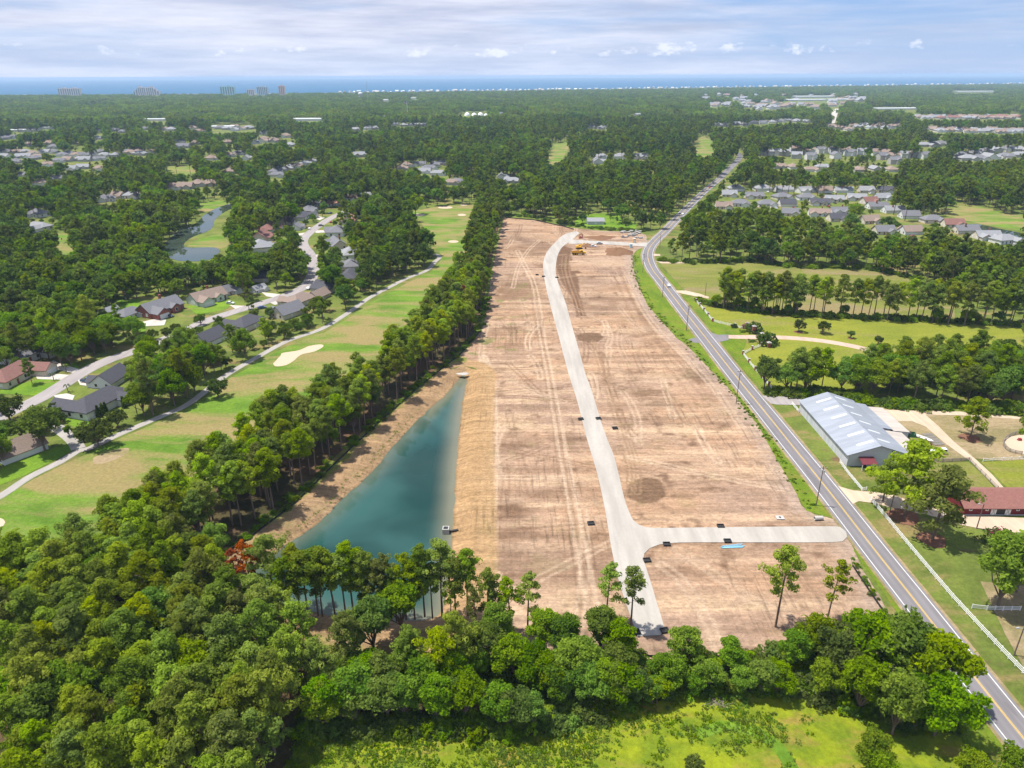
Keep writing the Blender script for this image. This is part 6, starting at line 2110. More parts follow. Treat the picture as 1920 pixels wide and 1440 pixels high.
def gate():
    cx, cy = P(1420, 632)
    root = tag(empty('brick_gate', (cx, cy, 0), math.atan2(P(1445, 655)[1] - P(1398, 612)[1], P(1445, 655)[0] - P(1398, 612)[0])), 'curved brick entrance gate with four capped pillars across the brick driveway', 'gate')
    for i, (x, h) in enumerate(((-14, 2.2), (-5.2, 3.6), (5.2, 3.6), (14, 2.2))):
        p = link('pillar', MB().box(x - .7, x + .7, -.7, .7, 0, h).mesh('pillar', MATS['brick']), root)
        link('pillar_cap', MB().box(x - .9, x + .9, -.9, .9, h, h + .25).box(x - .4, x + .4, -.4, .4, h + .25, h + .6).mesh('pillar_cap', MATS['concrete']), p)
    for s in (-1, 1):
        m = MB()
        xs = np.linspace(5.9, 13.3, 8)
        for a, b in zip(xs[:-1], xs[1:]):
            za, zb = 1.4 + 1.4 * ((13.3 - a) / 7.4) ** 2, 1.4 + 1.4 * ((13.3 - b) / 7.4) ** 2
            m.add([(s * a, -.25, 0), (s * b, -.25, 0), (s * b, .25, 0), (s * a, .25, 0), (s * a, -.25, za), (s * b, -.25, zb), (s * b, .25, zb), (s * a, .25, za)], [(4, 5, 6, 7), (0, 1, 5, 4), (2, 3, 7, 6), (0, 3, 2, 1)])
        link('wing_wall', m.mesh('wing_wall', MATS['brick']), root)
        leaf = MB().box(min(s * .1, s * 4.4), max(s * .1, s * 4.4), -.05, .05, .3, .4).box(min(s * .1, s * 4.4), max(s * .1, s * 4.4), -.05, .05, 1.6, 1.7)
        for k in range(9):
            leaf.box(s * (.3 + k * .48) - .03, s * (.3 + k * .48) + .03, -.03, .03, .2, 1.9)
        link('gate_leaf', leaf.mesh('gate_leaf', MATS['black_plastic']), root)
    sh = [((1393, 622), 'low planting bed at the far gate pillar'), ((1409, 640), 'low planting bed at the near gate pillar')]
    for (px, py), lab in sh:
        x, y = P(px, py)
        tag(link('shrub', SHRUB[1], None, (x, y, 0), 0.4, (0.9, 0.7, 0.35)), lab, 'shrub')
    for px, py, s, lab in ((1412, 622, 1.5, 'dark rounded holly behind the far gate pillar'), (1437, 645, 1.7, 'dark holly beside the near brick wing wall'), (1376, 614, 0.6, 'small shrub against the pierced white fence')):
        x, y = P(px, py)
        tag(link('shrub', SHRUB[2], None, (x, y, 0), 0.9, (s, s, s * 1.2)), lab, 'shrub')
    x, y = P(1396, 616)
    q = link('shrub', SHRUB[0].copy(), None, (x, y, 0), 0.4, (0.6, 0.6, 1.0))
    q.data.materials[0] = MATS['crape_blossom']
    tag(q, 'reddish flowering shrub beside the far gate pillar', 'shrub')


gate()

# ------------------------------------------------------------------ vehicles
WHEEL = MB().tube((0, -0.11, 0), (0, 0.11, 0), 0.34, n=14).mesh('wheel', MATS['black_rubber'])
RIM = MB().tube((0, -0.12, 0), (0, 0.12, 0), 0.2, n=10).mesh('rim', MATS['steel'])


def car(x, y, rz, color, label, style='car', z=0.0, group=None):
    root = tag(empty('car' if style == 'car' else style, (x, y, z), rz), label, {'car': 'car', 'minivan': 'van', 'pickup_truck': 'pickup'}[style], group)
    if style == 'car':
        L, prof, gl = 4.6, [(-2.3, .3), (2.25, .3), (2.3, .65), (2.1, .82), (1.0, .95), (.35, 1.42), (-1.1, 1.46), (-1.9, 1.02), (-2.3, .95)], [(.93, .98), (.33, 1.38), (-1.08, 1.42), (-1.75, 1.04)]
    elif style == 'minivan':
        L, prof, gl = 5.1, [(-2.55, .3), (2.5, .3), (2.55, .75), (2.2, .95), (1.6, 1.1), (.75, 1.68), (-2.3, 1.76), (-2.52, 1.2)], [(1.45, 1.12), (.74, 1.62), (-2.2, 1.68), (-2.3, 1.15)]
    else:
        L, prof, gl = 5.7, [(-2.85, .45), (2.8, .45), (2.85, 1.0), (2.6, 1.12), (1.3, 1.2), (.7, 1.85), (-.7, 1.87), (-.95, 1.2), (-2.85, 1.2)], [(1.2, 1.24), (.68, 1.78), (-.68, 1.8), (-.85, 1.24)]
    ins = lambda zz: 0.0 if zz < 1.0 else (zz - 1.0) * 0.22
    link('body', MB().extrude_profile(prof, -.9, .9, inset=ins).mesh('body', MATS['car_paint']), root, color=color)
    wm = MB()
    for s in (-1, 1):
        link('window', MB().add([(px_, s * (.925 - ins(z_)), z_) for px_, z_ in gl], [(0, 1, 2, 3) if s > 0 else (3, 2, 1, 0)]).mesh('window', MATS['dark_glass']), root)
    link('windshield', MB().add([(gl[0][0] + .09, -.8, gl[0][1] + .01), (gl[0][0] + .09, .8, gl[0][1] + .01), (gl[1][0] + .08, .72, gl[1][1] + .02), (gl[1][0] + .08, -.72, gl[1][1] + .02)], [(0, 1, 2, 3)]).mesh('windshield', MATS['dark_glass']), root)
    if style == 'pickup_truck':
        link('cargo_bed', MB().box(-2.75, -1.05, -.75, .75, 1.15, 1.215).mesh('cargo_bed', MATS['black_plastic']), root)
    for sx in (-.3, .3):
        for s in (-1, 1):
            w = link('wheel', WHEEL, root, (sx * L, s * .82, .34))
            link('rim', RIM, w)
    for s in (-1, 1):
        link('headlight', MB().box(prof[2][0] - .12, prof[2][0] + .01, s * .7 - .15, s * .7 + .15, .62, .76).mesh('headlight', MATS['white_trim']), root)


def on_lane(py, side, off=0.0):
    """point on the highway at the given photo row, in one of its lanes"""
    q = project(np.column_stack([HW, np.zeros(len(HW))]))
    i = int(np.argmin(np.abs(q[:, 1] - py)))
    t = HW[min(i + 1, len(HW) - 1)] - HW[i - 1]
    t /= np.linalg.norm(t)
    n = np.array([t[1], -t[0]])
    p = HW[i] + n * side * 1.7
    return p[0], p[1], math.atan2(t[1], t[0]) + (math.pi if side < 0 else 0)


for py, sd, c, lab in ((538, 1, (0.62, 0.63, 0.65), 'silver car on the highway bend past the gate'), (353, 1, (0.35, 0.04, 0.04), 'red car far up the highway'), (359, -1, (0.6, 0.6, 0.6), 'pale car beside the red car far up the highway'), (402, 1, (0.7, 0.7, 0.7), 'white car at the highway side turning'), (343, -1, (0.5, 0.5, 0.52), 'grey car beyond the red car up the highway')):
    x, y, a = on_lane(py, sd)
    car(x, y, a, c, lab, z=0.17)
x, y = P(1759, 850)
car(x, y, math.pi, (0.72, 0.73, 0.75), 'white minivan parked in the horse farm yard', 'minivan', 0.07)
x, y = P(166, 716)
car(x, y, 0.1, (0.07, 0.13, 0.24), 'blue pickup truck parked on a concrete drive', 'pickup_truck', 0.13)
for px, py, c, lab in ((432, 570, (0.65, 0.65, 0.65), 'white car on the drive of the sage green house'), (318, 594, (0.05, 0.06, 0.09), 'dark car at the white garage of the brick house'), (538, 563, (0.7, 0.7, 0.7), 'white car by the tan brown roofed house'), (548, 454, (0.2, 0.04, 0.05), 'dark red car on a drive at the street bend'), (602, 424, (0.1, 0.1, 0.1), 'black car on the drive opposite the stepped grey roofs')):
    x, y = P(px, py)
    car(x, y, random.uniform(-0.4, 0.4), c, lab, z=0.13)
rc_ = random.Random(12)
CN = {'white': (0.6, 0.6, 0.6), 'silver': (0.45, 0.46, 0.48), 'black': (0.03, 0.03, 0.035), 'dark red': (0.22, 0.03, 0.03), 'blue': (0.06, 0.1, 0.25)}
for i in range(14):
    zx, zy = SUB[(i * 5 + 2) % len(SUB)]
    x, y = P(1340 + zx * 0.302, 340 + zy * 0.302, 3.0)
    nm_ = rc_.choice(list(CN))
    car(x + rc_.uniform(-6, 6), y - 13.0, rc_.choice([1.57, 0.1, -1.5]), CN[nm_], nm_ + ' car parked outside a house past the highway pines', z=0.06, group='cars parked in the subdivision past the highway pines')
for i, (hx_, hy_) in enumerate(HL[12:34:3]):
    d_, nr_ = dist_line(np.array([[hx_, hy_]]), ST_A)
    x, y = np.array([hx_, hy_]) + (nr_[0] - np.array([hx_, hy_])) * 0.72
    nm_ = rc_.choice(list(CN))
    lb_ = NEAR_HOUSES[12 + 3 * i][7].split()[:8]
    while lb_[-1] in ('and', 'with', 'at', 'the', 'by', 'on', 'in', 'to', 'of', 'beside', 'between', 'behind', 'a', 'two', 'above'):
        lb_.pop()
    car(x, y, rc_.uniform(0, 3), CN[nm_], nm_ + ' car on the drive of the ' + ' '.join(lb_), z=0.10)
x, y = P(1111, 463.5)
car(x, y, 0.0, (0.75, 0.75, 0.75), 'white pickup truck parked by the soil heap on site', 'pickup_truck', 0.08)
x, y = P(1124, 458)
car(x, y, 0.1, (0.4, 0.42, 0.44), 'grey car parked along the site entrance street', 'car', 0.24)


def big_wheel(root, x, y, r, w):
    m = MB().tube((x, y - w / 2, r), (x, y + w / 2, r), r, n=14)
    wo = link('wheel', m.mesh('wheel', MATS['black_rubber']), root)
    link('rim', MB().tube((x, y - w / 2 - .03, r), (x, y + w / 2 + .03, r), r * .5, n=10).mesh('rim', MATS['machine_yellow']), wo)


def dump_truck(x, y, rz):
    root = tag(empty('dump_truck', (x, y, 0.05), rz), 'yellow articulated dump truck parked beside the muddy soil band', 'dump truck')
    for wx in (-3.4, -1.6, 2.9):
        for s in (-1, 1):
            big_wheel(root, wx, s * 1.15, .85, .65)
    link('dump_bed', MB().add([(-5, -1.4, 1.7), (0.6, -1.4, 1.5), (0.6, 1.4, 1.5), (-5, 1.4, 1.7), (-5.4, -1.5, 2.5), (0.9, -1.5, 3.0), (0.9, 1.5, 3.0), (-5.4, 1.5, 2.5)], [(0, 3, 2, 1), (0, 1, 5, 4), (1, 2, 6, 5), (2, 3, 7, 6), (3, 0, 4, 7)]).box(.6, .95, -1.5, 1.5, 1.5, 3.2).mesh('dump_bed', MATS['machine_yellow']), root)
    link('frame', MB().box(-4.8, 4.6, -.5, .5, .8, 1.4).mesh('frame', MATS['black_plastic']), root)
    link('hood', MB().extrude_profile([(2.6, 1.2), (5.0, 1.0), (5.0, 2.0), (2.6, 2.4)], -1.1, 1.1).mesh('hood', MATS['machine_yellow']), root)
    cab = link('cab', MB().box(1.2, 2.7, -.95, .95, 1.2, 3.3).box(1.1, 2.9, -1.05, 1.05, 3.3, 3.45).mesh('cab', MATS['machine_yellow']), root)
    link('window', MB().box(2.66, 2.74, -.8, .8, 2.3, 3.2).box(1.4, 2.5, -.98, .98, 2.3, 3.2).mesh('window', MATS['dark_glass']), cab)


def excavator(x, y, rz):
    root = tag(empty('excavator', (x, y, 0.05), rz), 'yellow excavator with folded boom behind the dump truck', 'excavator')
    for s in (-1, 1):
        link('track', MB().extrude_profile([(-2.0, .1), (2.0, .1), (2.3, .5), (2.0, .95), (-2.0, .95), (-2.3, .5)], s * 1.2 - .3, s * 1.2 + .3).mesh('track', MATS['black_rubber']), root)
    link('body', MB().box(-2.3, 1.1, -1.3, 1.3, 1.05, 2.0).box(-2.3, -.6, -1.3, 1.3, 2.0, 2.4).mesh('body', MATS['machine_yellow']), root)
    cab = link('cab', MB().box(-.4, 1.3, .25, 1.3, 2.0, 3.1).mesh('cab', MATS['machine_yellow']), root)
    link('window', MB().box(-.2, 1.34, .35, 1.33, 2.3, 2.95).mesh('window', MATS['dark_glass']), cab)
    link('boom', MB().tube((.6, -.3, 1.8), (3.2, -.3, 4.2), .3, .25, 4).tube((3.2, -.3, 4.2), (5.2, -.3, 3.4), .25, .2, 4).mesh('boom', MATS['machine_yellow']), root)
    link('stick', MB().tube((5.2, -.3, 3.4), (4.6, -.3, 1.0), .2, .15, 4).mesh('stick', MATS['machine_yellow']), root)
    link('bucket', MB().extrude_profile([(4.2, .2), (5.0, .3), (5.2, 1.0), (4.5, 1.1)], -.8, .2).mesh('bucket', MATS['black_plastic']), root)


x, y = P(1085, 478)
dump_truck(x, y, 0.03)
x, y = P(1086, 467)
excavator(x, y, 0.25)
# red trailer-mounted pipe reel frame
x, y = P(1089, 447)
root = tag(empty('hose_reel', (x, y, 0.05), 0.3), 'red hose reel cart beside the gravel street end', 'reel')
m = MB()
for k in range(16):
    a, b = k / 16 * 6.283, (k + 1) / 16 * 6.283
    m.tube((math.cos(a) * 1.5, 0, 1.8 + math.sin(a) * 1.5), (math.cos(b) * 1.5, 0, 1.8 + math.sin(b) * 1.5), .28, n=6)
link('drum', m.mesh('drum', MATS['signal_red']), root)
link('stand', MB().box(-1.8, 1.8, -.9, -.6, 0, .4).box(-1.8, 1.8, .6, .9, 0, .4).box(-.15, .15, -.9, .9, 0, 1.9).mesh('stand', MATS['signal_red']), root)

# soil heaps
def heap(px, py, rx, ry, h, label, seed, mat='soil_pile'):
    x, y = P(px, py)
    n, rings = 28, 7
    V, F = [(0, 0, h)], []
    rr = np.random.default_rng(seed)
    for j in range(1, rings + 1):
        t = j / rings
        for k in range(n):
            a = 2 * math.pi * k / n
            w = 1 + 0.18 * math.sin(3 * a + seed) + 0.1 * math.sin(7 * a) + rr.normal(0, 0.03)
            z = h * max(0, (1 - t) ** 0.9 * (1 + 0.25 * math.sin(2 * a + seed))) + rr.normal(0, 0.05) * (t < 1)
            V.append((rx * t * w * math.cos(a), ry * t * w * math.sin(a), z if j < rings else -0.1))
    for k in range(n):
        F.append((0, 1 + k, 1 + (k + 1) % n))
    for j in range(rings - 1):
        for k in range(n):
            F.append((1 + j * n + k, 1 + (j + 1) * n + k, 1 + (j + 1) * n + (k + 1) % n, 1 + j * n + (k + 1) % n))
    tag(link('soil_heap', mesh('soil_heap', V, F, MATS[mat], smooth=True), None, (x, y, 0.05)), label, 'soil heap')


heap(1158, 473, 10, 12, 3.4, 'dark brown heap of topsoil near the site entrance', 2)
heap(1102, 462, 6, 5, 2.2, 'low tan heap of soil behind the yellow machines', 4, 'graded_dirt_plain' if False else 'soil_pile')
heap(1125, 446, 12, 8, 1.6, 'low spread of brown soil north of the entrance street', 6)

# drainage yard: precast boxes and pipes, each one a thing
pr_ = np.random.default_rng(9)
BOXM = MB().box(-1, 1, -1, -.75, 0, 1.5).box(-1, 1, .75, 1, 0, 1.5).box(-1, -.75, -.75, .75, 0, 1.5).box(.75, 1, -.75, .75, 0, 1.5).box(-.75, .75, -.75, .75, 0, .15).mesh('concrete_box', MATS['concrete'])
PIPEM = []
m = MB()
V, F = [], []
for k in range(12):
    a = 2 * math.pi * k / 12
    for r_, x_ in ((.6, -1.2), (.6, 1.2), (.48, 1.2), (.48, -1.2)):
        V.append((x_, r_ * math.cos(a), .6 + r_ * math.sin(a)))
for k in range(12):
    for j in range(4):
        F.append((k * 4 + j, k * 4 + (j + 1) % 4, ((k + 1) % 12) * 4 + (j + 1) % 4, ((k + 1) % 12) * 4 + j))
PIPEM = mesh('concrete_pipe', V, F, MATS['concrete'])
for i in range(30):
    px, py = pr_.uniform(1166, 1202), pr_.uniform(433.5, 449)
    x, y = P(px, py)
    if i % 5 < 3:
        tag(link('concrete_pipe', PIPEM, None, (x, y, 0.05), pr_.uniform(-.4, .4), (pr_.uniform(.8, 1.6),) + (pr_.uniform(.8, 1.2),) * 2), 'pale concrete pipe lying in the drainage yard by the bend', 'pipe', 'pipes in the drainage yard')
    else:
        s = pr_.uniform(.7, 1.1)
        tag(link('concrete_box', BOXM, None, (x, y, 0.05), pr_.uniform(-.4, .4), (s, s, s)), 'pale concrete catch basin in the drainage yard by the bend', 'basin', 'basins in the drainage yard')
for px, py, mt, sc, lab in ((1189, 455.5, 'machine_yellow', (1.8, 1.8, 3.2), 'yellow portable cabin at the site entrance'), (1183, 464.5, 'blue_plastic', (1.5, 1.5, 2.6), 'pale blue portable toilet at the site entrance')):
    x, y = P(px, py)
    root = tag(empty('portable_cabin', (x, y, 0.05), 0.2), lab, 'cabin')
    link('wall', MB().box(-.5 * sc[0], .5 * sc[0], -.5 * sc[1], .5 * sc[1], 0, sc[2]).mesh('wall', MATS[mt]), root)
    link('roof', MB().box(-.55 * sc[0], .55 * sc[0], -.55 * sc[1], .55 * sc[1], sc[2], sc[2] + .15).mesh('roof', MATS['white_trim']), root)
    link('door', MB().box(-.3 * sc[0], .3 * sc[0], -.5 * sc[1] - .04, -.5 * sc[1] - .005, .1, sc[2] * .8).mesh('door', MATS['white_trim']), root)
# grey roofed shed at the back of the clearing
x, y = P(1116, 419)
root = tag(empty('shed', (x, y, 0)), 'small grey roofed shed on the lawn behind the clearing', 'shed')
link('wall', MB().box(-7, 7, -5, 5, 0, 2.8).mesh('wall', MATS['barn_wall']), root)
m = MB()
roof_gable_x(m, -7, 7, 0, 5, 2.8, 2.2)
link('roof', m.mesh('roof', MATS['roof_shingles']), root, color=LGREY)
link('door', MB().box(-1, 1, -5.06, -5.01, 0, 2.1).mesh('door', MATS['white_trim']), root)

# black inlet guards along the gravel street, each a low wrapped frame
IN = MB().box(-.95, .95, -.75, -.6, 0, .5).box(-.95, .95, .6, .75, 0, .5).box(-.95, -.8, -.6, .6, 0, .5).box(.8, .95, -.6, .6, 0, .5).mesh('guard_frame', MATS['black_plastic'])
GRATE = MB().box(-.8, .8, -.6, .6, .02, .2).mesh('grate', MATS['black_rubber'])
for px, py, rz, lab in ((1089, 787, .2, 'black inlet guard west of the gravel street straight'), (1122, 786, .2, 'black inlet guard east of the gravel street straight'), (1153, 804, .1, 'black inlet guard in the soil beside the wheel tracks'), (1108, 983, .1, 'black inlet guard west of the street junction'), (1250, 1022, 0, 'black inlet guard on the inner side of the spur street'), (1213, 1052, .1, 'black inlet guard at the junction corner'),
                        (1364, 1016, 0, 'black inlet guard beside the blue pipes'), (1246, 1184, .2, 'black inlet guard at the stub end near the lot trees'), (1192, 1187, .2, 'black inlet guard hidden at the stub end edge'), (1351, 988, 0, 'black inlet guard on the far side of the spur street'), (1019, 519, .2, 'black inlet guard on the outer curve of the gravel street'), (1044, 521, .2, 'black inlet guard on the inner curve of the gravel street'), (1007, 516, .1, 'black inlet guard in the lot beside the outer curve')):
    x, y = P(px, py)
    root = tag(empty('inlet_guard', (x, y, 0.10), rz), lab, 'inlet')
    link('guard_frame', IN, root)
    link('grate', GRATE, root)
x, y = P(1462, 972)
root = tag(empty('manhole', (x, y, 0.05)), 'square concrete manhole top in the soil by the spur street', 'manhole')
link('slab', MB().box(-1.1, 1.1, -.9, .9, 0, .35).mesh('slab', MATS['concrete']), root)
link('opening', MB().tube((0, 0, .35), (0, 0, .40), .35, n=12).mesh('opening', MATS['black_plastic']), root)
x, y = P(1534, 975)
tag(link('concrete_pipe', PIPEM, None, (x, y, 0.05), 0.1, (1.0, 1.0, 1.0)), 'single concrete pipe on the soil next to the highway', 'pipe')
for i in range(5):
    x, y = P(1373, 1026)
    tag(link('plastic_pipe', MB().tube((-2.9, 0, .12), (2.9, 0, .12), .10, n=8).mesh('plastic_pipe', MATS['blue_plastic']), None, (x + .4 * (i % 3) - .3, y + .24 * i - .5, 0.1 if i < 4 else 0.28), 0.05 + 0.03 * i), 'pale blue plastic pipe in the bundle below the spur street', 'pipe', 'blue pipes below the spur street')
# pond outlet
x, y = P(836, 993, ZW + 1)
root = tag(empty('outlet_box', (x, y, ZW)), 'concrete outlet box standing in the pond by the clay bank', 'outlet box')
link('box_wall', MB().box(-.9, .9, -.9, -.65, -.5, 1.6).box(-.9, .9, .65, .9, -.5, 1.6).box(-.9, -.65, -.65, .65, -.5, 1.6).box(.65, .9, -.65, .65, -.5, 1.6).mesh('box_wall', MATS['concrete']), root)
link('grate', MB().box(-.65, .65, -.65, .65, 1.3, 1.4).mesh('grate', MATS['black_plastic']), root)
link('outlet_pipe', MB().tube((.9, .2, .3), (3.0, .4, .6), .32, n=10).tube((2.6, .36, .54), (3.4, .44, .65), .36, n=10).mesh('outlet_pipe', MATS['black_plastic']), root)
x, y = P(868, 702)
heap(868, 701, 2.6, 1.2, .5, 'rock apron at the head of the pond', 12, 'concrete')

# ------------------------------------------------------------------ poles
def pole(px, py, top, label, lamp=False, arm=True):
    x, y = P(px, py)
    D = math.hypot(y, CAM_H)
    h = (py - top) / FPX * D / math.cos(math.atan2(CAM_H, y))
    h = min(max(h, 6), 14)
    root = tag(empty('utility_pole' if not lamp else 'lamp_post', (x, y, 0)), label, 'pole')
    link('post', MB().tube((0, 0, 0), (0, 0, h), .16, .11, 8).mesh('post', MATS['pole_wood']), root)
    if lamp:
        link('lamp_arm', MB().tube((0, 0, h - .3), (-1.3, -.2, h), .05, n=6).mesh('lamp_arm', MATS['steel']), root)
        link('lamp_head', MB().box(-1.8, -1.2, -.35, -.05, h - .08, h + .1).mesh('lamp_head', MATS['steel']), root)
    elif arm:
        link('cross_arm', MB().box(-1.1, 1.1, -.06, .06, h - .7, h - .55).mesh('cross_arm', MATS['pole_wood']), root)
        for s in (-1, 0, 1):
            link('insulator', MB().tube((s, 0, h - .55), (s, 0, h - .3), .06, n=6).mesh('insulator', MATS['white_trim']), root)
        link('transformer', MB().tube((.3, -.25, h - 2.2), (.3, -.25, h - 1.3), .24, n=10).mesh('transformer', MATS['steel']), root)


pole(1530, 948, 878, 'wooden utility pole on the highway verge facing the metal barn')
pole(1380, 757, 690, 'wooden utility pole on the verge by the dark wet patch')
pole(1287, 620, 574, 'wooden utility pole on the verge opposite the brick gate')
pole(1242, 557, 520, 'wooden utility pole on the verge inside the bend')
pole(1205, 511, 477, 'wooden utility pole at the top of the bend')
pole(1322, 555, 531, 'slim pole beside the sandy field drive', arm=False)
pole(1237, 466, 440, 'wooden pole on the outer side of the bend', arm=False)
pole(1447, 698, 680, 'short pole in the grass below the brick gate')
pole(1667, 966, 933, 'plain post behind the white fence under the pines', arm=False)
pole(1831, 991, 947, 'lamp post in front of the red stable', lamp=True)
pole(1901, 1229, 1184, 'lamp post over the bare paddock', lamp=True)


def cylinder_tower():
    x, y = P(677, 190)
    root = tag(empty('water_tower', (x, y, 0)), 'cream water tower on legs above the woods', 'water tower')
    for k in range(6):
        a = k * math.pi / 3
        link('leg', MB().tube((11 * math.cos(a), 11 * math.sin(a), 0), (9 * math.cos(a), 9 * math.sin(a), 30), .9, n=6).mesh('leg', MATS['white_trim']), root)
    V, F = [], []
    prof = [(0, 27), (7, 28), (11, 31), (12, 35), (11, 39), (7, 42), (0, 43)]
    for r_, z_ in prof:
        for k in range(14):
            a = k / 14 * 6.283
            V.append((r_ * math.cos(a), r_ * math.sin(a), z_))
    for j in range(6):
        for k in range(14):
            F.append((j * 14 + k, j * 14 + (k + 1) % 14, (j + 1) * 14 + (k + 1) % 14, (j + 1) * 14 + k))
    link('tank', mesh('tank', V, F, MATS['white_trim'], smooth=True), root)
    x, y = P(690, 190)
    root = tag(empty('radio_mast', (x, y, 0)), 'thin lattice radio mast beside the water tower', 'mast')
    m = MB()
    for s in ((-1, -1), (1, -1), (0, 1)):
        m.tube((s[0] * 1.2, s[1] * 1.2, 0), (s[0] * .5, s[1] * .5, 92), .35, n=4)
    link('lattice', m.mesh('lattice', MATS['steel']), root)
    x, y = P(764.5, 222)
    root = tag(empty('flagpole', (x, y, 0)), 'tall white flagpole with a striped flag above the woods', 'flagpole')
    link('post', MB().tube((0, 0, 0), (0, 0, 48), .7, .4, 8).mesh('post', MATS['white_paint']), root)
    fl = link('flag', MB().box(-9, -.5, -.1, .1, 40.5, 46).mesh('flag', MATS['white_trim']), root)
    for k in range(4):
        link('stripe', MB().box(-9.02, -.48, -.14, .14, 40.5 + k * 1.4, 41.2 + k * 1.4).mesh('stripe', MATS['signal_red']), fl)
    link('canton', MB().box(-4.2, -.46, -.18, .18, 43.3, 46.02).mesh('canton', MATS['car_paint']), fl, color=(0.03, 0.05, 0.2))


cylinder_tower()

# ------------------------------------------------------------------ farm yard clutter
def horse(x, y, rz):
    sk = bpy.data.meshes.new('horse')
    V = [(0, 0, 1.25), (.45, 0, 1.28), (-.5, 0, 1.3), (.75, 0, 1.6), (1.0, 0, 2.0), (1.25, 0, 2.02), (1.5, 0, 1.82),
         (.42, .2, .9), (.40, .2, .5), (.42, .2, .05), (.46, -.2, .9), (.5, -.2, .5), (.46, -.2, .05), (-.5, .2, .95), (-.58, .2, .52), (-.52, .2, .05), (-.55, -.2, .95), (-.66, -.2, .52), (-.6, -.2, .05), (-.78, 0, 1.2), (-.86, 0, .7)]
    E_ = [(0, 1), (0, 2), (1, 3), (3, 4), (4, 5), (5, 6), (1, 7), (7, 8), (8, 9), (1, 10), (10, 11), (11, 12), (2, 13), (13, 14), (14, 15), (2, 16), (16, 17), (17, 18), (2, 19), (19, 20)]
    sk.from_pydata(V, E_, [])
    o = link('horse', sk, None, (x, y, 0.08), rz, (1.15,) * 3)
    sm = o.modifiers.new('skin', 'SKIN')
    R_ = [.30, .29, .29, .17, .14, .13, .08, .12, .06, .06, .12, .06, .06, .13, .06, .06, .13, .06, .06, .05, .05]
    for v, r in zip(sk.skin_vertices[0].data if sk.skin_vertices else [], R_):
        v.radius = (r, r)
    if sk.skin_vertices:
        sk.skin_vertices[0].data[0].use_root = True
    o.modifiers.new('sub', 'SUBSURF').levels = 1
    sk.materials.append(MATS['horse_coat'])
    tag(o, 'brown horse standing between the boat and the white minivan', 'horse')


x, y = P(1741, 837)
horse(x, y, 2.4)
x, y = P(1731, 824)
root = tag(empty('rowing_boat', (x, y, 0.1), -0.95), 'pale open boat lying on the farm grass by the barn', 'boat')
hl = [(-3.2, .75), (0, .95), (2.2, .8), (3.4, 0), (2.2, -.8), (0, -.95), (-3.2, -.75)]
V = [(a, b, .65) for a, b in hl] + [(a * .9, b * .65, 0.02) for a, b in hl] + [(a * .95, b * .86, .63) for a, b in hl] + [(a * .88, b * .6, .12) for a, b in hl]
F = []
n = 7
for k in range(n):
    j = (k + 1) % n
    F += [(k, n + k, n + j, j), (k, j, 2 * n + j, 2 * n + k), (2 * n + k, 2 * n + j, 3 * n + j, 3 * n + k)]
F.append(tuple(range(3 * n, 4 * n)))
link('hull', mesh('hull', V, F, MATS['white_trim']), root)
for bx in (-1.5, .6):
    link('bench', MB().box(bx - .2, bx + .2, -.8, .8, .4, .46).mesh('bench', MATS['grey_wood']), root)
for i in range(5):
    px, py = 1739 + i * 5.2, 815 + i * 4.6
    x, y = P(px, py)
    root = tag(empty('gate_panel', (x, y, 0.1 + 0.02 * i), 0.12), 'grey metal gate panel lying in the row on the farm grass', 'panel', 'gate panels on the farm grass')
    m = MB()
    for k in range(5):
        m.tube((-1.7, -.7 + k * .35, .1), (1.7, -.7 + k * .35, .1), .05, n=5)
    m.tube((-1.7, -.75, .1), (-1.7, .75, .1), .06, n=5).tube((1.7, -.75, .1), (1.7, .75, .1), .06, n=5)
    link('bars', m.mesh('bars', MATS['grey_wood']), root)
    link('backing', MB().box(-1.6, 1.6, -.65, .65, 0, .05).mesh('backing', MATS['grey_wood']), root)
x, y = P(1706, 818)
root = tag(empty('skip_bin', (x, y, 0.1), -0.3), 'green metal skip bin at the end of the lean-to', 'bin')
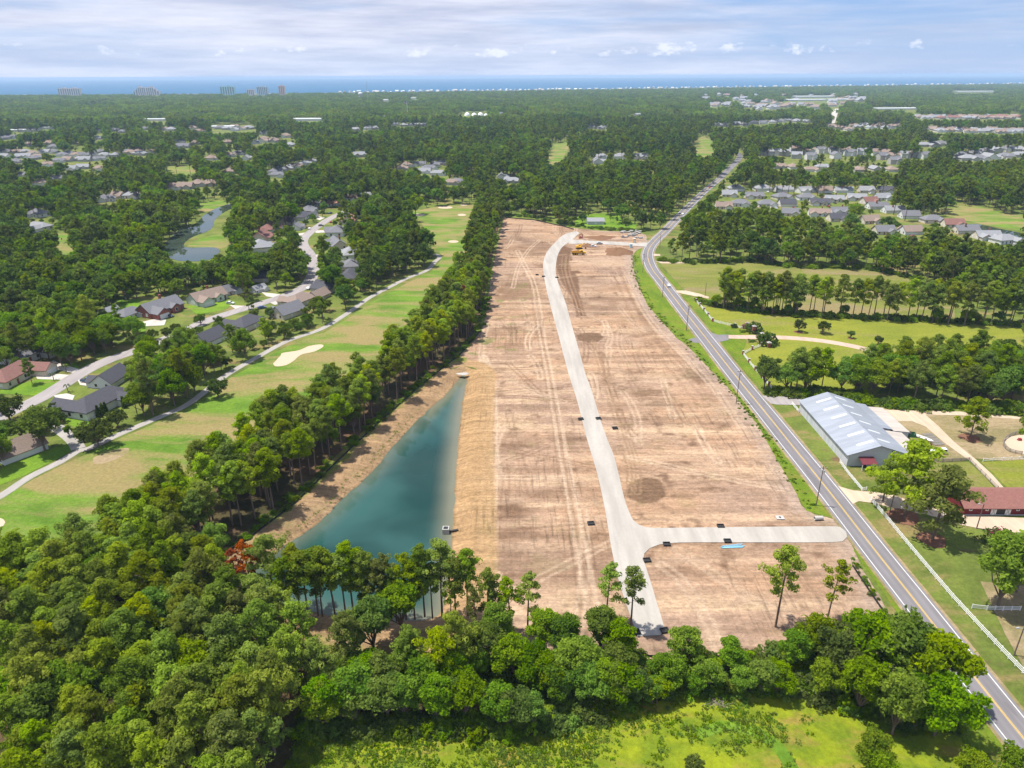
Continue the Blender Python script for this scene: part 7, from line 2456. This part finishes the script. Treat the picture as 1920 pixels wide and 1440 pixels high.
link('tub', MB().box(-1.6, 1.6, -1.0, -.9, 0, 1.3).box(-1.6, 1.6, .9, 1.0, 0, 1.3).box(-1.6, -1.5, -.9, .9, 0, 1.3).box(1.5, 1.6, -.9, .9, 0, 1.3).box(-1.5, 1.5, -.9, .9, 0, .1).mesh('tub', MATS['green_metal']), root)
link('lid', MB().box(-1.65, 0.2, -1.05, 1.05, 1.3, 1.38).mesh('lid', MATS['black_plastic']), root)
x, y = P(1911, 826)
root = tag(empty('toy_jump', (x, y, 0.1)), 'small red mounting block inside the riding ring', 'block')
link('block', MB().box(-.6, .6, -.4, .4, 0, .4).box(-.3, .6, -.4, .4, .4, .75).mesh('block', MATS['signal_red']), root)
for px, py, r_, lab in ((1695, 969, 4.2, 0), (1748, 1013, 3.6, 0), (1497, 623, 2.2, 0), (1595, 635, 1.4, 0), (1646, 647, 1.4, 0), (1819, 822, 3.4, 0)):
    x, y = P(px, py)
    sheet('mulch_bed', [(x + r_ * (1 + .15 * math.sin(3 * a)) * math.cos(a), y + r_ * math.sin(a)) for a in np.linspace(0, 6.283, 19)[:-1]], 0.105, MATS['mulch'])
# brush piles in the meadow
for px, py, s, lab in ((1345, 1318, 1.0, 'pile of bleached dead branches at the meadow edge'), (1690, 1358, 1.1, 'pile of pale cut limbs in the shade by the highway trees')):
    x, y = P(px, py)
    m = MB()
    rb = np.random.default_rng(int(px))
    for k in range(46):
        a = rb.uniform(0, 6.28)
        c = np.array([rb.normal(0, 1.0), rb.normal(0, .7), rb.uniform(.05, .6)])
        d = np.array([math.cos(a), math.sin(a) * .6, rb.normal(0, .15)]) * rb.uniform(.5, 1.3)
        m.tube(c - d, c + d, .05, .02, 4)
    tag(link('brush_pile', m.mesh('brush_pile', MATS['pale_bark']), None, (x, y, 0.05), 0, (s,) * 3), lab, 'brush pile')

# ------------------------------------------------------------------ air
HZ = MB().box(-61000, 61000, -500, 41000, -6, 122)
m, n, out = material('haze_air')
vol = n.a('VolumePrincipled', {'Color': (0.52, 0.73, 1.0, 1), 'Density': HAZE_DENSITY, 'Anisotropy': 0.0})
n.t.links.new(vol.outputs[0], out.inputs['Volume'])
tag(link('haze', HZ.mesh('haze', m)), 'thin blue summer haze over the whole landscape', 'haze', None, 'stuff')
